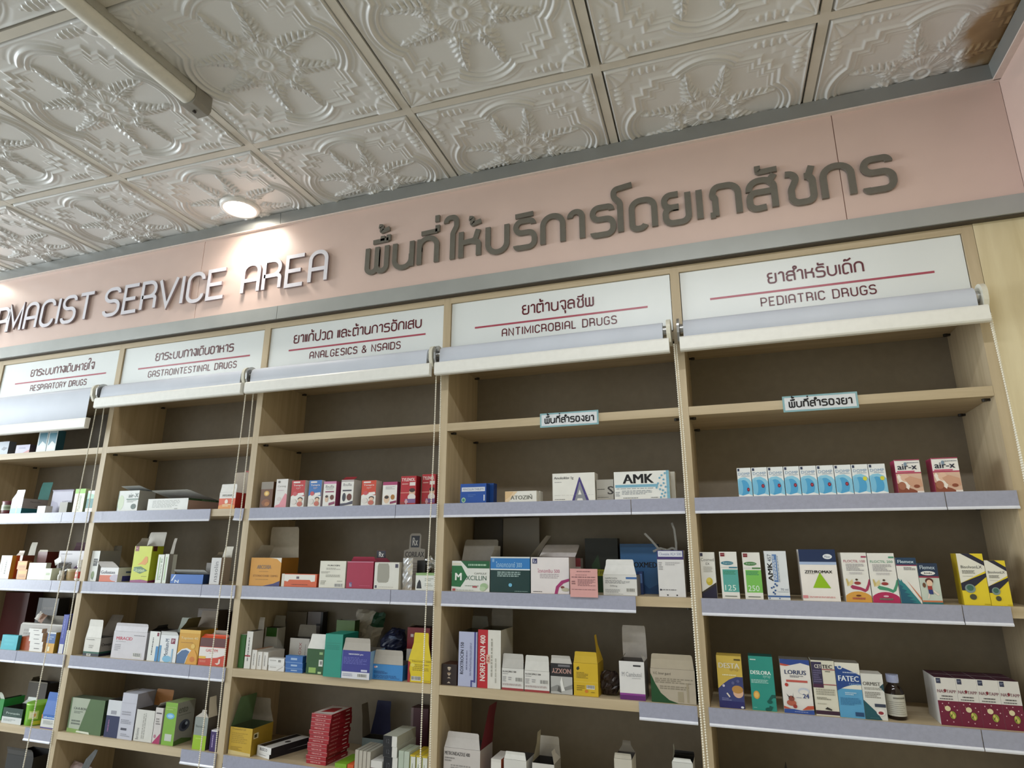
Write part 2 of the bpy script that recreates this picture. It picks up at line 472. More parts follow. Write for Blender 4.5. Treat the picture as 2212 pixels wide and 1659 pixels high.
    i, j = np.meshgrid(np.arange(n - 1), np.arange(n - 1), indexing='ij')
    k = (i * n + j).ravel()
    faces = np.stack([k, k + 1, k + n + 1, k + n], -1)
    me = bpy.data.meshes.new('ceiling_tile')
    me.vertices.add(len(verts)); me.vertices.foreach_set('co', verts.ravel())
    me.loops.add(faces.size); me.loops.foreach_set('vertex_index', faces.ravel())
    me.polygons.add(len(faces)); me.polygons.foreach_set('loop_start', np.arange(0, faces.size, 4))
    me.polygons.foreach_set('loop_total', np.full(len(faces), 4))
    me.polygons.foreach_set('use_smooth', np.ones(len(faces), bool))
    me.update(calc_edges=True); me.validate()
    return me

def tile_material():
    """white tile; the one in the right corner carries a brown water stain"""
    m, nt, b = new_mat('pressed_ceiling_tile')
    geo = nt.nodes.new('ShaderNodeNewGeometry')
    def vm(op, x, y):
        n = nt.nodes.new('ShaderNodeVectorMath'); n.operation = op
        nt.links.new(x, n.inputs[0]); n.inputs[1].default_value = y; return n
    rel = vm('SUBTRACT', geo.outputs['Position'], (2.80, -.17, CEIL))
    sc = vm('MULTIPLY', rel.outputs[0], (1 / .10, 1 / .17, 0))
    ln = nt.nodes.new('ShaderNodeVectorMath'); ln.operation = 'LENGTH'; nt.links.new(sc.outputs[0], ln.inputs[0])
    nz = nt.nodes.new('ShaderNodeTexNoise'); nz.inputs['Scale'].default_value = 14; nz.inputs['Detail'].default_value = 5
    nt.links.new(geo.outputs['Position'], nz.inputs['Vector'])
    ad = nt.nodes.new('ShaderNodeMath'); ad.operation = 'MULTIPLY_ADD'; ad.inputs[1].default_value = 1.1
    nt.links.new(nz.outputs['Fac'], ad.inputs[0]); nt.links.new(ln.outputs['Value'], ad.inputs[2])
    cr = nt.nodes.new('ShaderNodeValToRGB'); e = cr.color_ramp.elements
    e[0].position = .95; e[0].color = (*lin('#8a6f4c'), 1)
    e[1].position = 1.62; e[1].color = (*lin('#dad9d6'), 1)
    x = e.new(1.30 if False else .99); x.color = (*lin('#a58962'), 1)
    mr = nt.nodes.new('ShaderNodeMapRange'); mr.inputs[1].default_value = 0; mr.inputs[2].default_value = 2.0
    nt.links.new(ad.outputs[0], mr.inputs[0])
    e[0].position = .40; e[1].position = .62; e[2].position = .80
    e[0].color = (*lin('#8a6f4c'), 1); e[1].color = (*lin('#a88d68'), 1); e[2].color = (*lin('#dad9d6'), 1)
    nt.links.new(mr.outputs[0], cr.inputs['Fac'])
    nt.links.new(cr.outputs['Color'], b.inputs['Base Color'])
    b.inputs['Roughness'].default_value = .36
    return m

GA, TX, TY, TS = 0.0324, -0.6883, -0.462, 0.605
def grid_pt(i, j):  # i columns along x, j rows towards the camera
    return Vector((TX + TS * i + GA * TS * j, TY - TS * j + GA * TS * i, 0))
def ceiling():
    mb = MB(); mb.box(XL, XR + .1, YF, YB, CEIL + .05, CEIL + .25, WALLW)
    root = struct(mb.build('ceiling'))
    tm = tile_mesh(); tm.materials.append(tile_material())
    for i in range(-4, 6):
        for j in range(-1, 5):
            c = (grid_pt(i, j) + grid_pt(i + 1, j + 1)) / 2
            o = bpy.data.objects.new('ceiling_tile', tm); COL.objects.link(o)
            o.parent = root; o.location = (c.x, c.y, CEIL + .006)
            o.rotation_euler = (0, 0, -(math.pi / 2) * ((i + j) % 2) + math.atan(GA))
    mb = MB()
    n = Vector((1, GA, 0)).normalized(); p = Vector((-GA, 1, 0)).normalized()
    n = (grid_pt(1, 0) - grid_pt(0, 0)).normalized(); p = (grid_pt(0, -1) - grid_pt(0, 0)).normalized()
    def bar(a, b, side, w=.013, dz=0.0):
        vs = [a + side * w, b + side * w, b - side * w, a - side * w]
        lo = [(q.x, q.y, CEIL + dz) for q in vs]; hi = [(q.x, q.y, CEIL + .02) for q in vs]
        mb.add(lo + hi, [(0, 1, 2, 3), (7, 6, 5, 4), (0, 4, 5, 1), (1, 5, 6, 2), (2, 6, 7, 3), (3, 7, 4, 0)], TBAR)
    for i in range(-5, 7): bar(grid_pt(i, -1), grid_pt(i, 5), n)
    for j in range(0, 6): bar(grid_pt(-5, j), grid_pt(6, j), p, dz=.0004)
    mb.build('ceiling_grid', root)
    # plain ceiling boards over the rest of the room, behind the camera and far left
    mb = MB(); mb.box(XL, XR, YF, -3.4, CEIL + .004, CEIL + .05, TILE); mb.box(XL, -3.05, -3.4, YB, CEIL + .004, CEIL + .05, TILE)
    mb.build('ceiling_board', root)
ceiling()

# recessed downlights close to the fascia
def downlight(x, y, label):
    o = empty('downlight', (x, y, CEIL)); tag(o, label, 'light', 'recessed downlights over the fascia')
    mb = MB(); mb.lathe([(.060, .004), (.060, -.010), (.066, -.0125), (.074, -.010), (.078, .0), (.078, .004)], WHITE, 40); mb.build('trim_ring', o)
    mb = MB(); mb.lathe([(.0, -.0075), (.03, -.008), (.0605, -.0075), (.0605, .002)], glow('downlight_lens', '#fff6e6', 16.0), 40); mb.build('lens', o)
    l = bpy.data.lights.new('downlight_lamp', 'SPOT'); l.energy = 8; l.color = (1, .94, .85); l.spot_size = R(150); l.spot_blend = .9; l.shadow_soft_size = .05
    s = bpy.data.objects.new('downlight_lamp', l); COL.objects.link(s); s.parent = o; s.location = (0, 0, -.02)
downlight(.196, -.122, 'lit round recessed downlight in the ceiling above the white lettering')
downlight(-1.62, -.122, 'lit round recessed downlight at the far left end of the fascia')

# fluorescent batten, switched off
def batten():
    o = empty('batten_light', (.553, -1.28, CEIL)); tag(o, 'unlit slim white batten light along the ceiling grid', 'light')
    y0, y1 = -.585, .615
    mb = MB(); mb.prism([(-.024, 0), (-.030, -.030), (.030, -.030), (.024, 0)], 'y', y0, y1, mat('#b4b2a8', .4)); mb.build('housing', o)
    mb = MB()
    prof = [(-.027, -.030)] + [(-.027 * math.cos(a), -.034 - .022 * math.sin(a)) for a in np.linspace(0, math.pi, 14)] + [(.027, -.030)]
    mb.prism(prof, 'y', y0 + .01, y1 - .055, mat('#dedbd0', .35), True); mb.build('diffuser', o)
    for ya, yb in ((y1 - .055, y1 + .006), (y0 - .006, y0 + .02)):
        mb = MB(); mb.prism([(-.029, -.001), (-.031, -.05), (-.022, -.062), (.022, -.062), (.031, -.05), (.029, -.001)], 'y', ya, yb, mat('#8f8b82', .45)); mb.build('end_cap', o, bevel=.003)
    mb = MB(); mb.cyl((.0, 0, -.066), .004, 'y', y1 - .03, y1 - .022, PIN, 10); mb.build('pin', o)
batten()

# ------------------------------------------------------------------ raised lettering on the fascia
def place_glyph(root, strokes, x, w_scale, z0, h, y0, y1, weight, m, ms):
    mb = MB()
    for pts, r in strokes:
        P = fillet(pts, r)
        mb.ribbon([(x + p.x * w_scale, z0 + p.y * h) for p in P], weight, y0, y1, m, ms)
    return mb.build('letter', root)
def wall_letters():
    o = empty('sign_lettering', (0, 0, 0))
    tag(o, 'raised white English letters along the left half of the pink fascia', 'sign')
    E = [('P',-1.66,.075),('H',-1.55,.075),('A',-1.44,.08),('R',-1.345,.078),('M',-1.262,.09),('A',-1.142,.078),('C',-1.032,.08),('I',-.918,0),('S',-.888,.08),('T',-.782,.085),
         ('S',-.617,.085),('E',-.498,.078),('R',-.392,.078),('V',-.292,.098),('I',-.160,0),('C',-.128,.08),('E',-.018,.085),
         ('A',.165,.08),('R',.272,.08),('E',.385,.08),('A',.497,.075)]
    for ch, x, w in E:
        gw, st = G[ch]
        place_glyph(o, st, x, (w / gw if gw else 1), 2.4505, .126, -.0275, -.019, .0165, LETTER_W, LETTER_WS)
        # short stand-offs hold the letters off the board
    o = empty('sign_lettering', (0, 0, 0))
    tag(o, 'raised dark grey Thai letters along the right half of the pink fascia', 'sign')
    T = [('พ',.757,.084),('น',.876,.072),('ท',.980,.071),('ใ',1.113,.02),('ห',1.149,.069),('บ',1.254,.072),('ร',1.360,.068),('ก',1.459,.071),('า',1.556,.042),('ร',1.635,.068),('โ',1.720,.03),('ด',1.766,.073),('ย',1.872,.074),('เ',1.981,0),('ภ',2.020,.078),('ส',2.130,.072),('ช',2.237,.073),('ก',2.340,.075),('ร',2.450,.07)]
    for ch, x, w in T:
        gw, st = G[ch]
        place_glyph(o, st, x, (w / gw if gw else .107), 2.452, .102, -.0245, -.0165, .0195, LETTER_G, LETTER_G)
    for ch, x in (('ื', .845), ('้', .845), ('ี', 1.052), ('่', 1.052), ('้low', 1.224), ('ิ', 1.424), ('ั', 2.214)):
        for st in MARKS[ch]:
            place_glyph(o, [st], x, .107, 2.452, .102, -.0245, -.0165, .0175, LETTER_G, LETTER_G)
wall_letters()

# ------------------------------------------------------------------ shelving
POSTS = [-2.0786, -1.2838, -.4937, .2969, 1.0917, 1.8864, 2.6783]
TH = .0279; D = .272
LEVELS = [2.0985, 1.8507, 1.5811, 1.3072, 1.0328, .7652, .4975, .13]
def shelving():
    o = empty('shelving_unit', (.3, .0, 0)); tag(o, 'tall open pharmacy shelving in pale oak laminate with five bays', 'shelving')
    def part(mb, name, par, **k):
        return mb.build(name, par, loc=(-.3, 0, 0), **k)
    for p in POSTS:
        mb = MB(); mb.box(p - TH / 2, p + TH / 2, 0, D, .0, 2.3117, WOOD_V); part(mb, 'upright', o, bevel=.0008)
    for k in range(6):
        a, b = POSTS[k] + TH / 2, POSTS[k + 1] - TH / 2
        mb = MB(); mb.box(a, b, 0, .06, 2.2894, 2.3117, WOOD_H); part(mb, 'top_rail', o)
        mb = MB(); mb.box(a, b, D - .012, D, .1, 2.3, BACKP); part(mb, 'back_panel', o)
        for n, z in enumerate(LEVELS):
            mb = MB(); mb.box(a + .0005, b - .0005, .012 if n == 0 else 0.0, D - .013, z - .0265, z, WOOD_H); sh = part(mb, 'shelf', o)
            if n in (1, 2, 3, 4) or n == 0:
                for sx, x in ((1, a), (-1, b)):
                    for y in (.035, D - .04):
                        mb = MB(); mb.cyl((x + sx * .012, y, z - .0265), .0065, 'z', -.007, 0, PIN, 12); mb.box(min(x, x + sx * .012), max(x, x + sx * .012), y - .004, y + .004, z - .0325, z - .0275, PIN)
                        q = mb.build('shelf_pin', sh)
    mb = MB(); mb.box(POSTS[0], POSTS[-1], .03, .045, 0, .1, WOOD_H); part(mb, 'plinth', o)
shelving()

# category boards behind the blinds
def category_board(bay, thai, eng, tx, ex, lx, label, zt=2.2235, ze=2.152, zl=2.1875, ht=.031, he=.026):
    a, b = POSTS[bay] + TH / 2, POSTS[bay + 1] - TH / 2
    mb = MB(); mb.box(a + .002, b - .002, .006, .011, 2.1, 2.2885, SIGN); o = mb.build('category_board')
    tag(o, label, 'sign', 'white category boards along the top of the shelving')
    mb = MB(); stroke_text(mb, thai, *tx, zt - .008, ht, .0056, MAROON, .17, .30); mb.build('thai_lettering', o)
    mb = MB(); stroke_text(mb, eng, *ex, ze - .008, he, .0056, MAROON, .15, .30); mb.build('english_lettering', o)
    mb = MB(); mb.ribbon([(lx[0], zl), (lx[1], zl)], .0066, .0056, .0056, MAROONLINE); mb.build('rule', o)

# roller blinds, drawn up
def blind(x0, x1, drop, label):
    o = empty('roller_blind', ((x0 + x1) / 2, -.035, 2.085)); tag(o, label, 'blind', 'drawn-up roller blinds along the shelving')
    cx = (x0 + x1) / 2; hw = (x1 - x0) / 2
    L = -hw + .012; Rr = hw - .018
    def put(mb, n, **k): return mb.build(n, o, **k)
    mb = MB(); mb.cyl((0, 0, 0), .021, 'x', L, Rr, BLIND, 32); put(mb, 'fabric_roll')
    # hanging face of the fabric, slightly bowed
    zs = 2.085
    pr = [(.005, .0262), (-.010, .0240), (-.020, .0160), (-.0245, .004), (-.0255, -.012), (-.0255, -.034 - drop)]
    pr2 = [(y + .0012, z - .0008) for y, z in pr][::-1]
    mb = MB(); mb.prism(pr + pr2, 'x', L, Rr, BLIND, True); put(mb, 'fabric')
    zb = -.036 - drop
    mb = MB(); mb.prism([(-.034, zb + .002), (-.0385, zb - .004), (-.0385, zb - .038), (-.034, zb - .043), (-.018, zb - .043), (-.016, zb + .002)], 'x', -hw, hw, BLINDBAR); put(mb, 'bottom_bar', bevel=.0015)
    mb = MB(); mb.cyl((0, 0, 0), .0165, 'x', Rr, Rr + .0118, STEEL, 20); put(mb, 'tube_end')
    mb = MB(); mb.cyl((0, 0, 0), .0165, 'x', L - .010, L, STEEL, 20); put(mb, 'tube_end')
    for side, x in (('r', Rr + .012), ('l', L - .018)):
        mb = MB()
        prof = [(.034, -.030)] + [(-.004 + .031 * math.cos(t), .002 + .031 * math.sin(t)) for t in np.linspace(0, math.pi, 16)] + [(-.033, -.020), (-.020, -.044), (.0, -.046), (.034, -.040)]
        mb.prism(prof, 'x', x, x + (.012 if side == 'r' else .007), BRACKETW if side == 'r' else STEEL); put(mb, 'bracket', bevel=.002)
    return o, cx + Rr + .018
def chain(o, xs, z0, z1, y=-.040):
    """endless bead chain: two strands, a bead every 6 mm"""
    mb = MB(); ref = MB(); ref.lathe([(.0004, -.0026), (.0020, -.0017), (.0027, 0), (.0020, .0017), (.0004, .0026)], BEAD, 8)
    off = o.location
    for (xa, xb), ya in zip(xs, (y - .004, y + .006)):
        n = int((z0 - z1) / .0062)
        for k in range(n):
            f = k / n
            x = xa + (xb - xa) * f + .002 * math.sin(f * 9); z = z0 - (z0 - z1) * f
            mb.add([(v[0] + x - off.x, v[1] + ya - off.y, v[2] + z - off.z) for v in ref.v], ref.f, BEAD, True)
        q = []
        for k in range(41):
            f = k / 40
            q.append((xa + (xb - xa) * f + .002 * math.sin(f * 9) - off.x, z0 - (z0 - z1) * f - off.z))
        mb.ribbon(q, .0012, ya - off.y - .0006, ya - off.y + .0006, BEAD)
    mb.build('bead_chain', o)

# price rail strips clipped over the shelf edges
def price_strip(x0, x1, z, label, h=.034, up=.003):
    o = empty('price_strip', ((x0 + x1) / 2, 0, z)); tag(o, label, 'price strip', 'lavender price strips on the shelf edges')
    hw = (x1 - x0) / 2
    mb = MB(); mb.box(-hw, hw, -.0045, -.0012, up - h - .004, up, STRIP); mb.build('holder', o)
    mb = MB(); mb.prism([(-.0075, up - h - .002), (-.0045, up - h + .002), (-.0045, up - h - .004), (-.0065, up - h - .0055)], 'x', -hw, hw, STRIPEDGE); mb.build('lip', o)
    return o
category_board(1, 'ยาระบบทางเดินหายใจ', 'RESPIRATORY DRUGS', (-1.07, -.660), (-1.052, -.690), (-1.168, -.576), 'white category board for respiratory drugs, above the lowest-hanging blind')
category_board(2, 'ยาระบบทางเดินอาหาร', 'GASTROINTESTINAL DRUGS', (-.292, .127), (-.320, .153), (-.385, .217), 'white category board with maroon text for gastrointestinal drugs')
category_board(3, 'ยาแก้ปวด และต้านการอักเสบ', 'ANALGESICS & NSAIDS', (.427, .985), (.509, .903), (.406, 1.005), 'white category board with maroon text for analgesics')
category_board(4, 'ยาต้านจุลชีพ', 'ANTIMICROBIAL DRUGS', (1.375, 1.621), (1.301, 1.695), (1.198, 1.797), 'white category board with maroon text for antimicrobial drugs')
category_board(5, 'ยาสำหรับเด็ก', 'PEDIATRIC DRUGS', (2.159, 2.414), (2.133, 2.437), (1.988, 2.586), 'white category board with maroon text for pediatric drugs')

for x0, x1, drop, lab in ((-1.30, -.540, .082, 'lavender roller blind under the respiratory board, hanging lower than the others'),
                          (-.508, .264, 0, 'lavender roller blind under the gastrointestinal board'),
                          (.283, 1.066, 0, 'lavender roller blind under the analgesics board'),
                          (1.085, 1.862, 0, 'lavender roller blind under the antimicrobial board'),
                          (1.893, 2.666, 0, 'lavender roller blind under the pediatric board, beside the wood panel')):
    o, cx = blind(x0, x1, drop, lab)
    xs = {-1.30: ((-.527, -.577), (-.496, -.452)), -.508: ((.266, .250), (.293, .311)), .283: ((1.079, 1.071), (1.092, 1.103)),
          1.085: ((1.874, 1.883), (1.880, 1.892)), 1.893: ((2.672, 2.690), (2.680, 2.668))}[x0]
    chain(o, xs, 2.036, .42)

for x0, x1, n, lab in ((-1.247, -.671, 2, 'long price strip on the respiratory bay, shelf with the turquoise carton'),
                       (-.669, -.508, 2, 'short price strip end piece under the lime-capped carton'),
                       (-.481, .126, 2, 'long price strip under the two green and white antacid cartons'),
                       (.243, .284, 2, 'tiny crooked price strip offcut beside the orange and red carton'),
                       (.312, .924, 2, 'long price strip under the row of small syrup cartons'),
                       (.926, 1.078, 2, 'short price strip end piece under the red cartons'),
                       (1.105, 1.716, 2, 'long price strip under the blue carton and the cream carton'),
                       (1.718, 1.871, 2, 'short price strip end piece under the white and blue hexagon carton'),
                       (1.899, 2.514, 2, 'long price strip under the row of blue and white cartons'),
                       (2.516, 2.668, 2, 'short price strip end piece under the baby picture cartons'),
                       (-1.151, -.658, 3, 'long price strip under the white square carton and the golden cartons'),
                       (-.656, -.498, 3, 'short price strip end piece under the red-labelled bottle'),
                       (-.480, .130, 3, 'long price strip under the yellow-green open carton'),
                       (.132, .286, 3, 'short price strip end piece under the tall white carton with sideways text'),
                       (.316, .922, 3, 'long price strip under the orange open carton and crimson carton'),
                       (.924, 1.077, 3, 'short price strip end piece under the silver foil strip'),
                       (1.106, 1.718, 3, 'long price strip with the pink card hanging over it'),
                       (1.898, 2.509, 3, 'long price strip under the white carton with a green triangle'),
                       (2.511, 2.609, 3, 'short price strip end piece under the yellow cartons'),
                       (1.897, 2.504, 4, 'long price strip under the syrup cartons and the brown bottle'),
                       (2.506, 2.655, 4, 'short price strip end piece under the maroon carton pack'),
                       (1.714, 1.868, 4, 'short lone price strip under the grey carton with the green curve'),
                       (-.478, .123, 4, 'long price strip under the white carton with red lettering'),
                       (.125, .283, 4, 'short price strip end piece under the red and white carton'),
                       (-1.056, -.782, 4, 'price strip piece under the turquoise and orange cartons'),
                       (-.780, -.506, 4, 'price strip piece under the stack of small white cartons'),
                       (.133, .285, 5, 'short lone price strip under the grey and lime carton'),
                       (-.651, -.505, 5, 'short lone price strip under the lime tub and blue carton'),
                       (.317, .715, 5, 'price strip under the yellow open carton and red stack')):
    o = price_strip(x0, x1, LEVELS[n], lab, h=.0395, up=.0005)
    if x1 - x0 < .05: o.rotation_euler = (0, R(4), 0)

# small name tags on the second shelf
for x0, lab in ((1.437, 'small laminated shelf tag with blue border in the antimicrobial bay'), (2.160, 'small laminated shelf tag with blue border in the pediatric bay')):
    mb = MB(); mb.box(x0, x0 + .191, -.003, -.0005, 1.8145, 1.8605, mat('#8fb6bd', .2)); mb.box(x0 + .005, x0 + .186, -.0034, -.001, 1.8195, 1.8555, mat('#dfe2e6', .2))
    stroke_text(mb, 'พื้นที่สำรองยา', x0 + .017, x0 + .175, 1.8275, .0165, -.0036, mat('#131318', .3), .24, .34)
    tag(mb.build('shelf_tag'), lab, 'label', 'laminated shelf tags')

# ------------------------------------------------------------------ printed cartons
_txt = {}
def text_mesh(s, bold):
    """letter outlines filled to triangles, normalised to a unit rectangle"""
    k = (s, bold)
    if k not in _txt:
        c = bpy.data.curves.new('lettering', 'FONT'); c.body = s; c.size = 1; c.resolution_u = 2
        o = bpy.data.objects.new('lettering', c); me = o.to_mesh()
        v = [tuple(p.co[:2]) for p in me.vertices]; f = [tuple(p.vertices) for p in me.polygons]
        x0 = min(p[0] for p in v); x1 = max(p[0] for p in v); y0 = min(p[1] for p in v); y1 = max(p[1] for p in v)
        v = [((p[0] - x0) / max(1e-6, x1 - x0), (p[1] - y0) / max(1e-6, y1 - y0)) for p in v]
        o.to_mesh_clear(); bpy.data.objects.remove(o); bpy.data.curves.remove(c)
        _txt[k] = (v, f)
    return _txt[k]
def ink(c): return mat(c, .42, var=0.0)
def print_art(mb, art, P):
    """print shapes on a face; P(u, v, layer) maps face coordinates (0..1) to local space"""
    rnd = random.Random(len(art) * 7 + 3)
    for n, a in enumerate(art):
        k = a[0]; lay = n + 1
        def quad(x0, y0, x1, y1, m, l=lay): mb.add([P(x0, y0, l), P(x1, y0, l), P(x1, y1, l), P(x0, y1, l)], [(0, 1, 2, 3)], m)
        if k == 'r': quad(a[1], a[2], a[3], a[4], ink(a[5]))
        elif k == 'e':
            _, cx, cy, rx, ry, c = a; q = 28
            pts = [(min(1, max(0, cx + rx * math.cos(2 * math.pi * i / q))), min(1, max(0, cy + ry * math.sin(2 * math.pi * i / q)))) for i in range(q)]
            mb.add([P(x, y, lay) for x, y in pts], [tuple(range(q))], ink(c))
        elif k == 'p':
            # fan-safe polygon: let the tessellator handle concave outlines
            mb.add([P(min(1, max(0, x)), min(1, max(0, y)), lay) for x, y in a[1]], [tuple(range(len(a[1])))], ink(a[2]))
        elif k == 't':
            _, s, x0, y0, x1, y1, c = a[:7]; bold = a[7] if len(a) > 7 else 0; rot = a[8] if len(a) > 8 else 0
            v, f = text_mesh(s, bold)
            if rot == 90: q = [(1 - y, x) for x, y in v]
            elif rot == 180: q = [(1 - x, 1 - y) for x, y in v]
            else: q = v
            # heavy lettering: the outline struck three times, a hair apart
            st = .055 / max(1, len(s)) if bold else 0
            for i, off in enumerate((0, -st, st) if bold else (0,)):
                ox, oy = (off, 0) if rot != 90 else (0, off)
                mb.add([P(x0 + (x1 - x0) * (x + ox), y0 + (y1 - y0) * (y + oy), lay + .25 * i) for x, y in q], f, ink(c))
        elif k == 'l':
            _, x0, y0, x1, y1, cnt, c = a[:7]; rot = len(a) > 7
            for i in range(cnt):
                # a line of small print: short word-length dashes
                t0 = i / cnt; t1 = (i + .58) / cnt; p = 0.0; end = 1.0 if rnd.random() < .6 else rnd.uniform(.65, .95)
                while p < end:
                    w = rnd.uniform(.05, .16); e = min(end, p + w)
                    if rot: quad(x0 + (x1 - x0) * t0, y0 + (y1 - y0) * p, x0 + (x1 - x0) * t1, y0 + (y1 - y0) * e, ink(c))
                    else: quad(x0 + (x1 - x0) * p, y1 - (y1 - y0) * t1, x0 + (x1 - x0) * e, y1 - (y1 - y0) * t0, ink(c))
                    p = e + .025
        elif k == 'b':
            _, x0, y0, x1, y1 = a; quad(x0, y0, x1, y1, ink('#dedcd6')); p = 0.04
            while p < .95:
                w = rnd.choice((.02, .035, .05)); quad(x0 + (x1 - x0) * p, y0 + (y1 - y0) * .18, x0 + (x1 - x0) * min(.97, p + w), y0 + (y1 - y0) * .95, ink('#2a2a2c'), lay + .5); p += w + rnd.choice((.025, .04))
LAY = .00012
def carton(x, y, z, w, h, d, front, side, top, label, yaw=0, op=0, inner=None, art=(), sart=(), tart=(), flaps=(), group=None, cat='box', name='medicine_box'):
    """x is the middle of the front face, y its distance behind the shelf edge, z the shelf top"""
    mb = MB(); hw = w / 2; t = .0006
    mf, ms, mt = mat(front, .40, var=.03, scale=25), mat(side, .42, var=.04, scale=25), mat(top, .45)  # side and top are often a darker front: shading put into the colour
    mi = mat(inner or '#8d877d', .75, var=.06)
    if op and d > .02:
        mb.box(-hw, hw, 0, d, 0, t, ms)
        for (a, b, c, e), mo in (((-hw, hw, 0, t), mf), ((-hw, hw, d - t, d), ms), ((-hw, -hw + t, t, d - t), ms), ((hw - t, hw, t, d - t), ms)):
            # printed outside, card inside, mostly darkened so its colour carries the shade
            v = [(a, c), (b, c), (b, e), (a, e)]
            mb.add([(p[0], p[1], q) for q in (t, h) for p in v], [(4, 5, 6, 7)], mi)
            cx, cy = 0, d / 2
            for i in range(4):
                p, q = v[i], v[(i + 1) % 4]
                mx, my = (p[0] + q[0]) / 2, (p[1] + q[1]) / 2
                outer = (abs(mx) > hw - 1e-7) or my < 1e-7 or my > d - 1e-7
                mb.add([(p[0], p[1], t), (q[0], q[1], t), (q[0], q[1], h), (p[0], p[1], h)], [(0, 1, 2, 3)], mo if outer else mi)
    else:
        mb.box(-hw, hw, 0, d, 0, h, ms, mtop=mt, mfront=mf)
    print_art(mb, art, lambda u, v, l: (-hw + u * w, -LAY * l, v * h))
    print_art(mb, sart, lambda u, v, l: (hw + LAY * l, u * d, v * h))
    print_art(mb, tart, lambda u, v, l: (-hw + u * w, v * d, h + LAY * l))
    o = mb.build(name, loc=(x, y, z + .0003), rz=R(yaw))
    tag(o, label, cat, group)
    for fl in flaps:
        e, ln, ang, tp, co, ci = fl
        fm = MB(); a = R(ang); g = .0004
        wid = w if e in 'fb' else d
        def S(s, u, off=0.0):
            # s across the hinge (-.5...5), u up the flap
            k = 1 - (1 - tp) * min(1, max(0, u / ln * 1.6))
            s2 = s * wid * k * .985
            o_, r_ = u * math.cos(a) + off * math.sin(a), u * math.sin(a) - off * math.cos(a)
            zz = h + .0004 + o_
            if e == 'f': return (s2, .0003 - r_, zz)
            if e == 'b': return (s2, d - .0003 + r_, zz)
            if e == 'l': return (-hw + .0003 - r_, d / 2 + s2, zz)
            return (hw - .0003 + r_, d / 2 + s2, zz)
        def L(u): return [(-.5, u), (.5, u)]
        us = [0, ln * .62, ln * .93, ln]
        edge = [1, 1, .97, .90]
        out = []; inn = []
        for u, k in zip(us, edge):
            bow = .0015 * math.sin(u / ln * math.pi)
            out.append([S(-.5 * k, u, bow), S(.5 * k, u, bow)]); inn.append([S(-.5 * k, u, bow + g), S(.5 * k, u, bow + g)])
        mo, mn = mat(co, .45, var=.03), mat(ci, .75, var=.05)
        for i in range(3):
            fm.add([out[i][0], out[i][1], out[i + 1][1], out[i + 1][0]], [(0, 1, 2, 3)], mo)
            fm.add([inn[i][0], inn[i][1], inn[i + 1][1], inn[i + 1][0]], [(3, 2, 1, 0)], mn)
        f = fm.build('lid_flap', o)
    return o

# shelf contents, bay by bay
carton(2.0392, 0.012, 1.5811, 0.0368, 0.0821, 0.045, '#eaedee', '#dfe5e8', '#eaedee', 'slim white and blue carton, first from the left in the row of nine', group='row of nine slim blue and white cartons', art=(('p', ((0, 0.02), (1, 0.02), (1, 0.5), (0.85, 0.6), (0.55, 0.68), (0.2, 0.66), (0, 0.6)), '#8ecbe6'), ('e', 0.42, 0.3, 0.4, 0.28, '#4fa5d6'), ('e', 0.18, 0.33, 0.17, 0.26, '#7cc0e2'), ('p', ((0, 0), (1, 0), (1, 0.05), (0.7, 0.1), (0.3, 0.05), (0, 0.09)), '#eef2f4'), ('r', 0.05, 0.885, 0.19, 0.975, '#2b3654'), ('t', 'DOMP', 0.08, 0.74, 0.92, 0.84, '#7f9fbf'), ('l', 0.3, 0.69, 0.9, 0.72, 1, '#9ab'), ('e', 0.72, 0.25, 0.1, 0.065, '#7d1c33'), ('e', 0.72, 0.25, 0.05, 0.03, '#c04a5c')))
carton(2.0801, 0.012, 1.5811, 0.0411, 0.082, 0.045, '#eaedee', '#dfe5e8', '#eaedee', 'slim white and blue carton, second from the left in the row of nine', group='row of nine slim blue and white cartons', art=(('p', ((0, 0.02), (1, 0.02), (1, 0.5), (0.85, 0.6), (0.55, 0.68), (0.2, 0.66), (0, 0.6)), '#8ecbe6'), ('e', 0.42, 0.3, 0.4, 0.28, '#4fa5d6'), ('e', 0.18, 0.33, 0.17, 0.26, '#7cc0e2'), ('p', ((0, 0), (1, 0), (1, 0.05), (0.7, 0.1), (0.3, 0.05), (0, 0.09)), '#eef2f4'), ('r', 0.05, 0.885, 0.19, 0.975, '#2b3654'), ('t', 'DOMP', 0.08, 0.74, 0.92, 0.84, '#7f9fbf'), ('l', 0.3, 0.69, 0.9, 0.72, 1, '#9ab'), ('e', 0.66, 0.36, 0.1, 0.065, '#7d1c33'), ('e', 0.66, 0.36, 0.05, 0.03, '#c04a5c')))
carton(2.1224, 0.012, 1.5811, 0.0398, 0.0817, 0.045, '#eaedee', '#dfe5e8', '#eaedee', 'slim white and blue carton, third from the left in the row of nine', group='row of nine slim blue and white cartons', art=(('p', ((0, 0.02), (1, 0.02), (1, 0.5), (0.85, 0.6), (0.55, 0.68), (0.2, 0.66), (0, 0.6)), '#8ecbe6'), ('e', 0.42, 0.3, 0.4, 0.28, '#4fa5d6'), ('e', 0.18, 0.33, 0.17, 0.26, '#7cc0e2'), ('p', ((0, 0), (1, 0), (1, 0.05), (0.7, 0.1), (0.3, 0.05), (0, 0.09)), '#eef2f4'), ('r', 0.05, 0.885, 0.19, 0.975, '#2b3654'), ('t', 'DOMP', 0.08, 0.74, 0.92, 0.84, '#7f9fbf'), ('l', 0.3, 0.69, 0.9, 0.72, 1, '#9ab'), ('e', 0.66, 0.36, 0.1, 0.065, '#7d1c33'), ('e', 0.66, 0.36, 0.05, 0.03, '#c04a5c')))
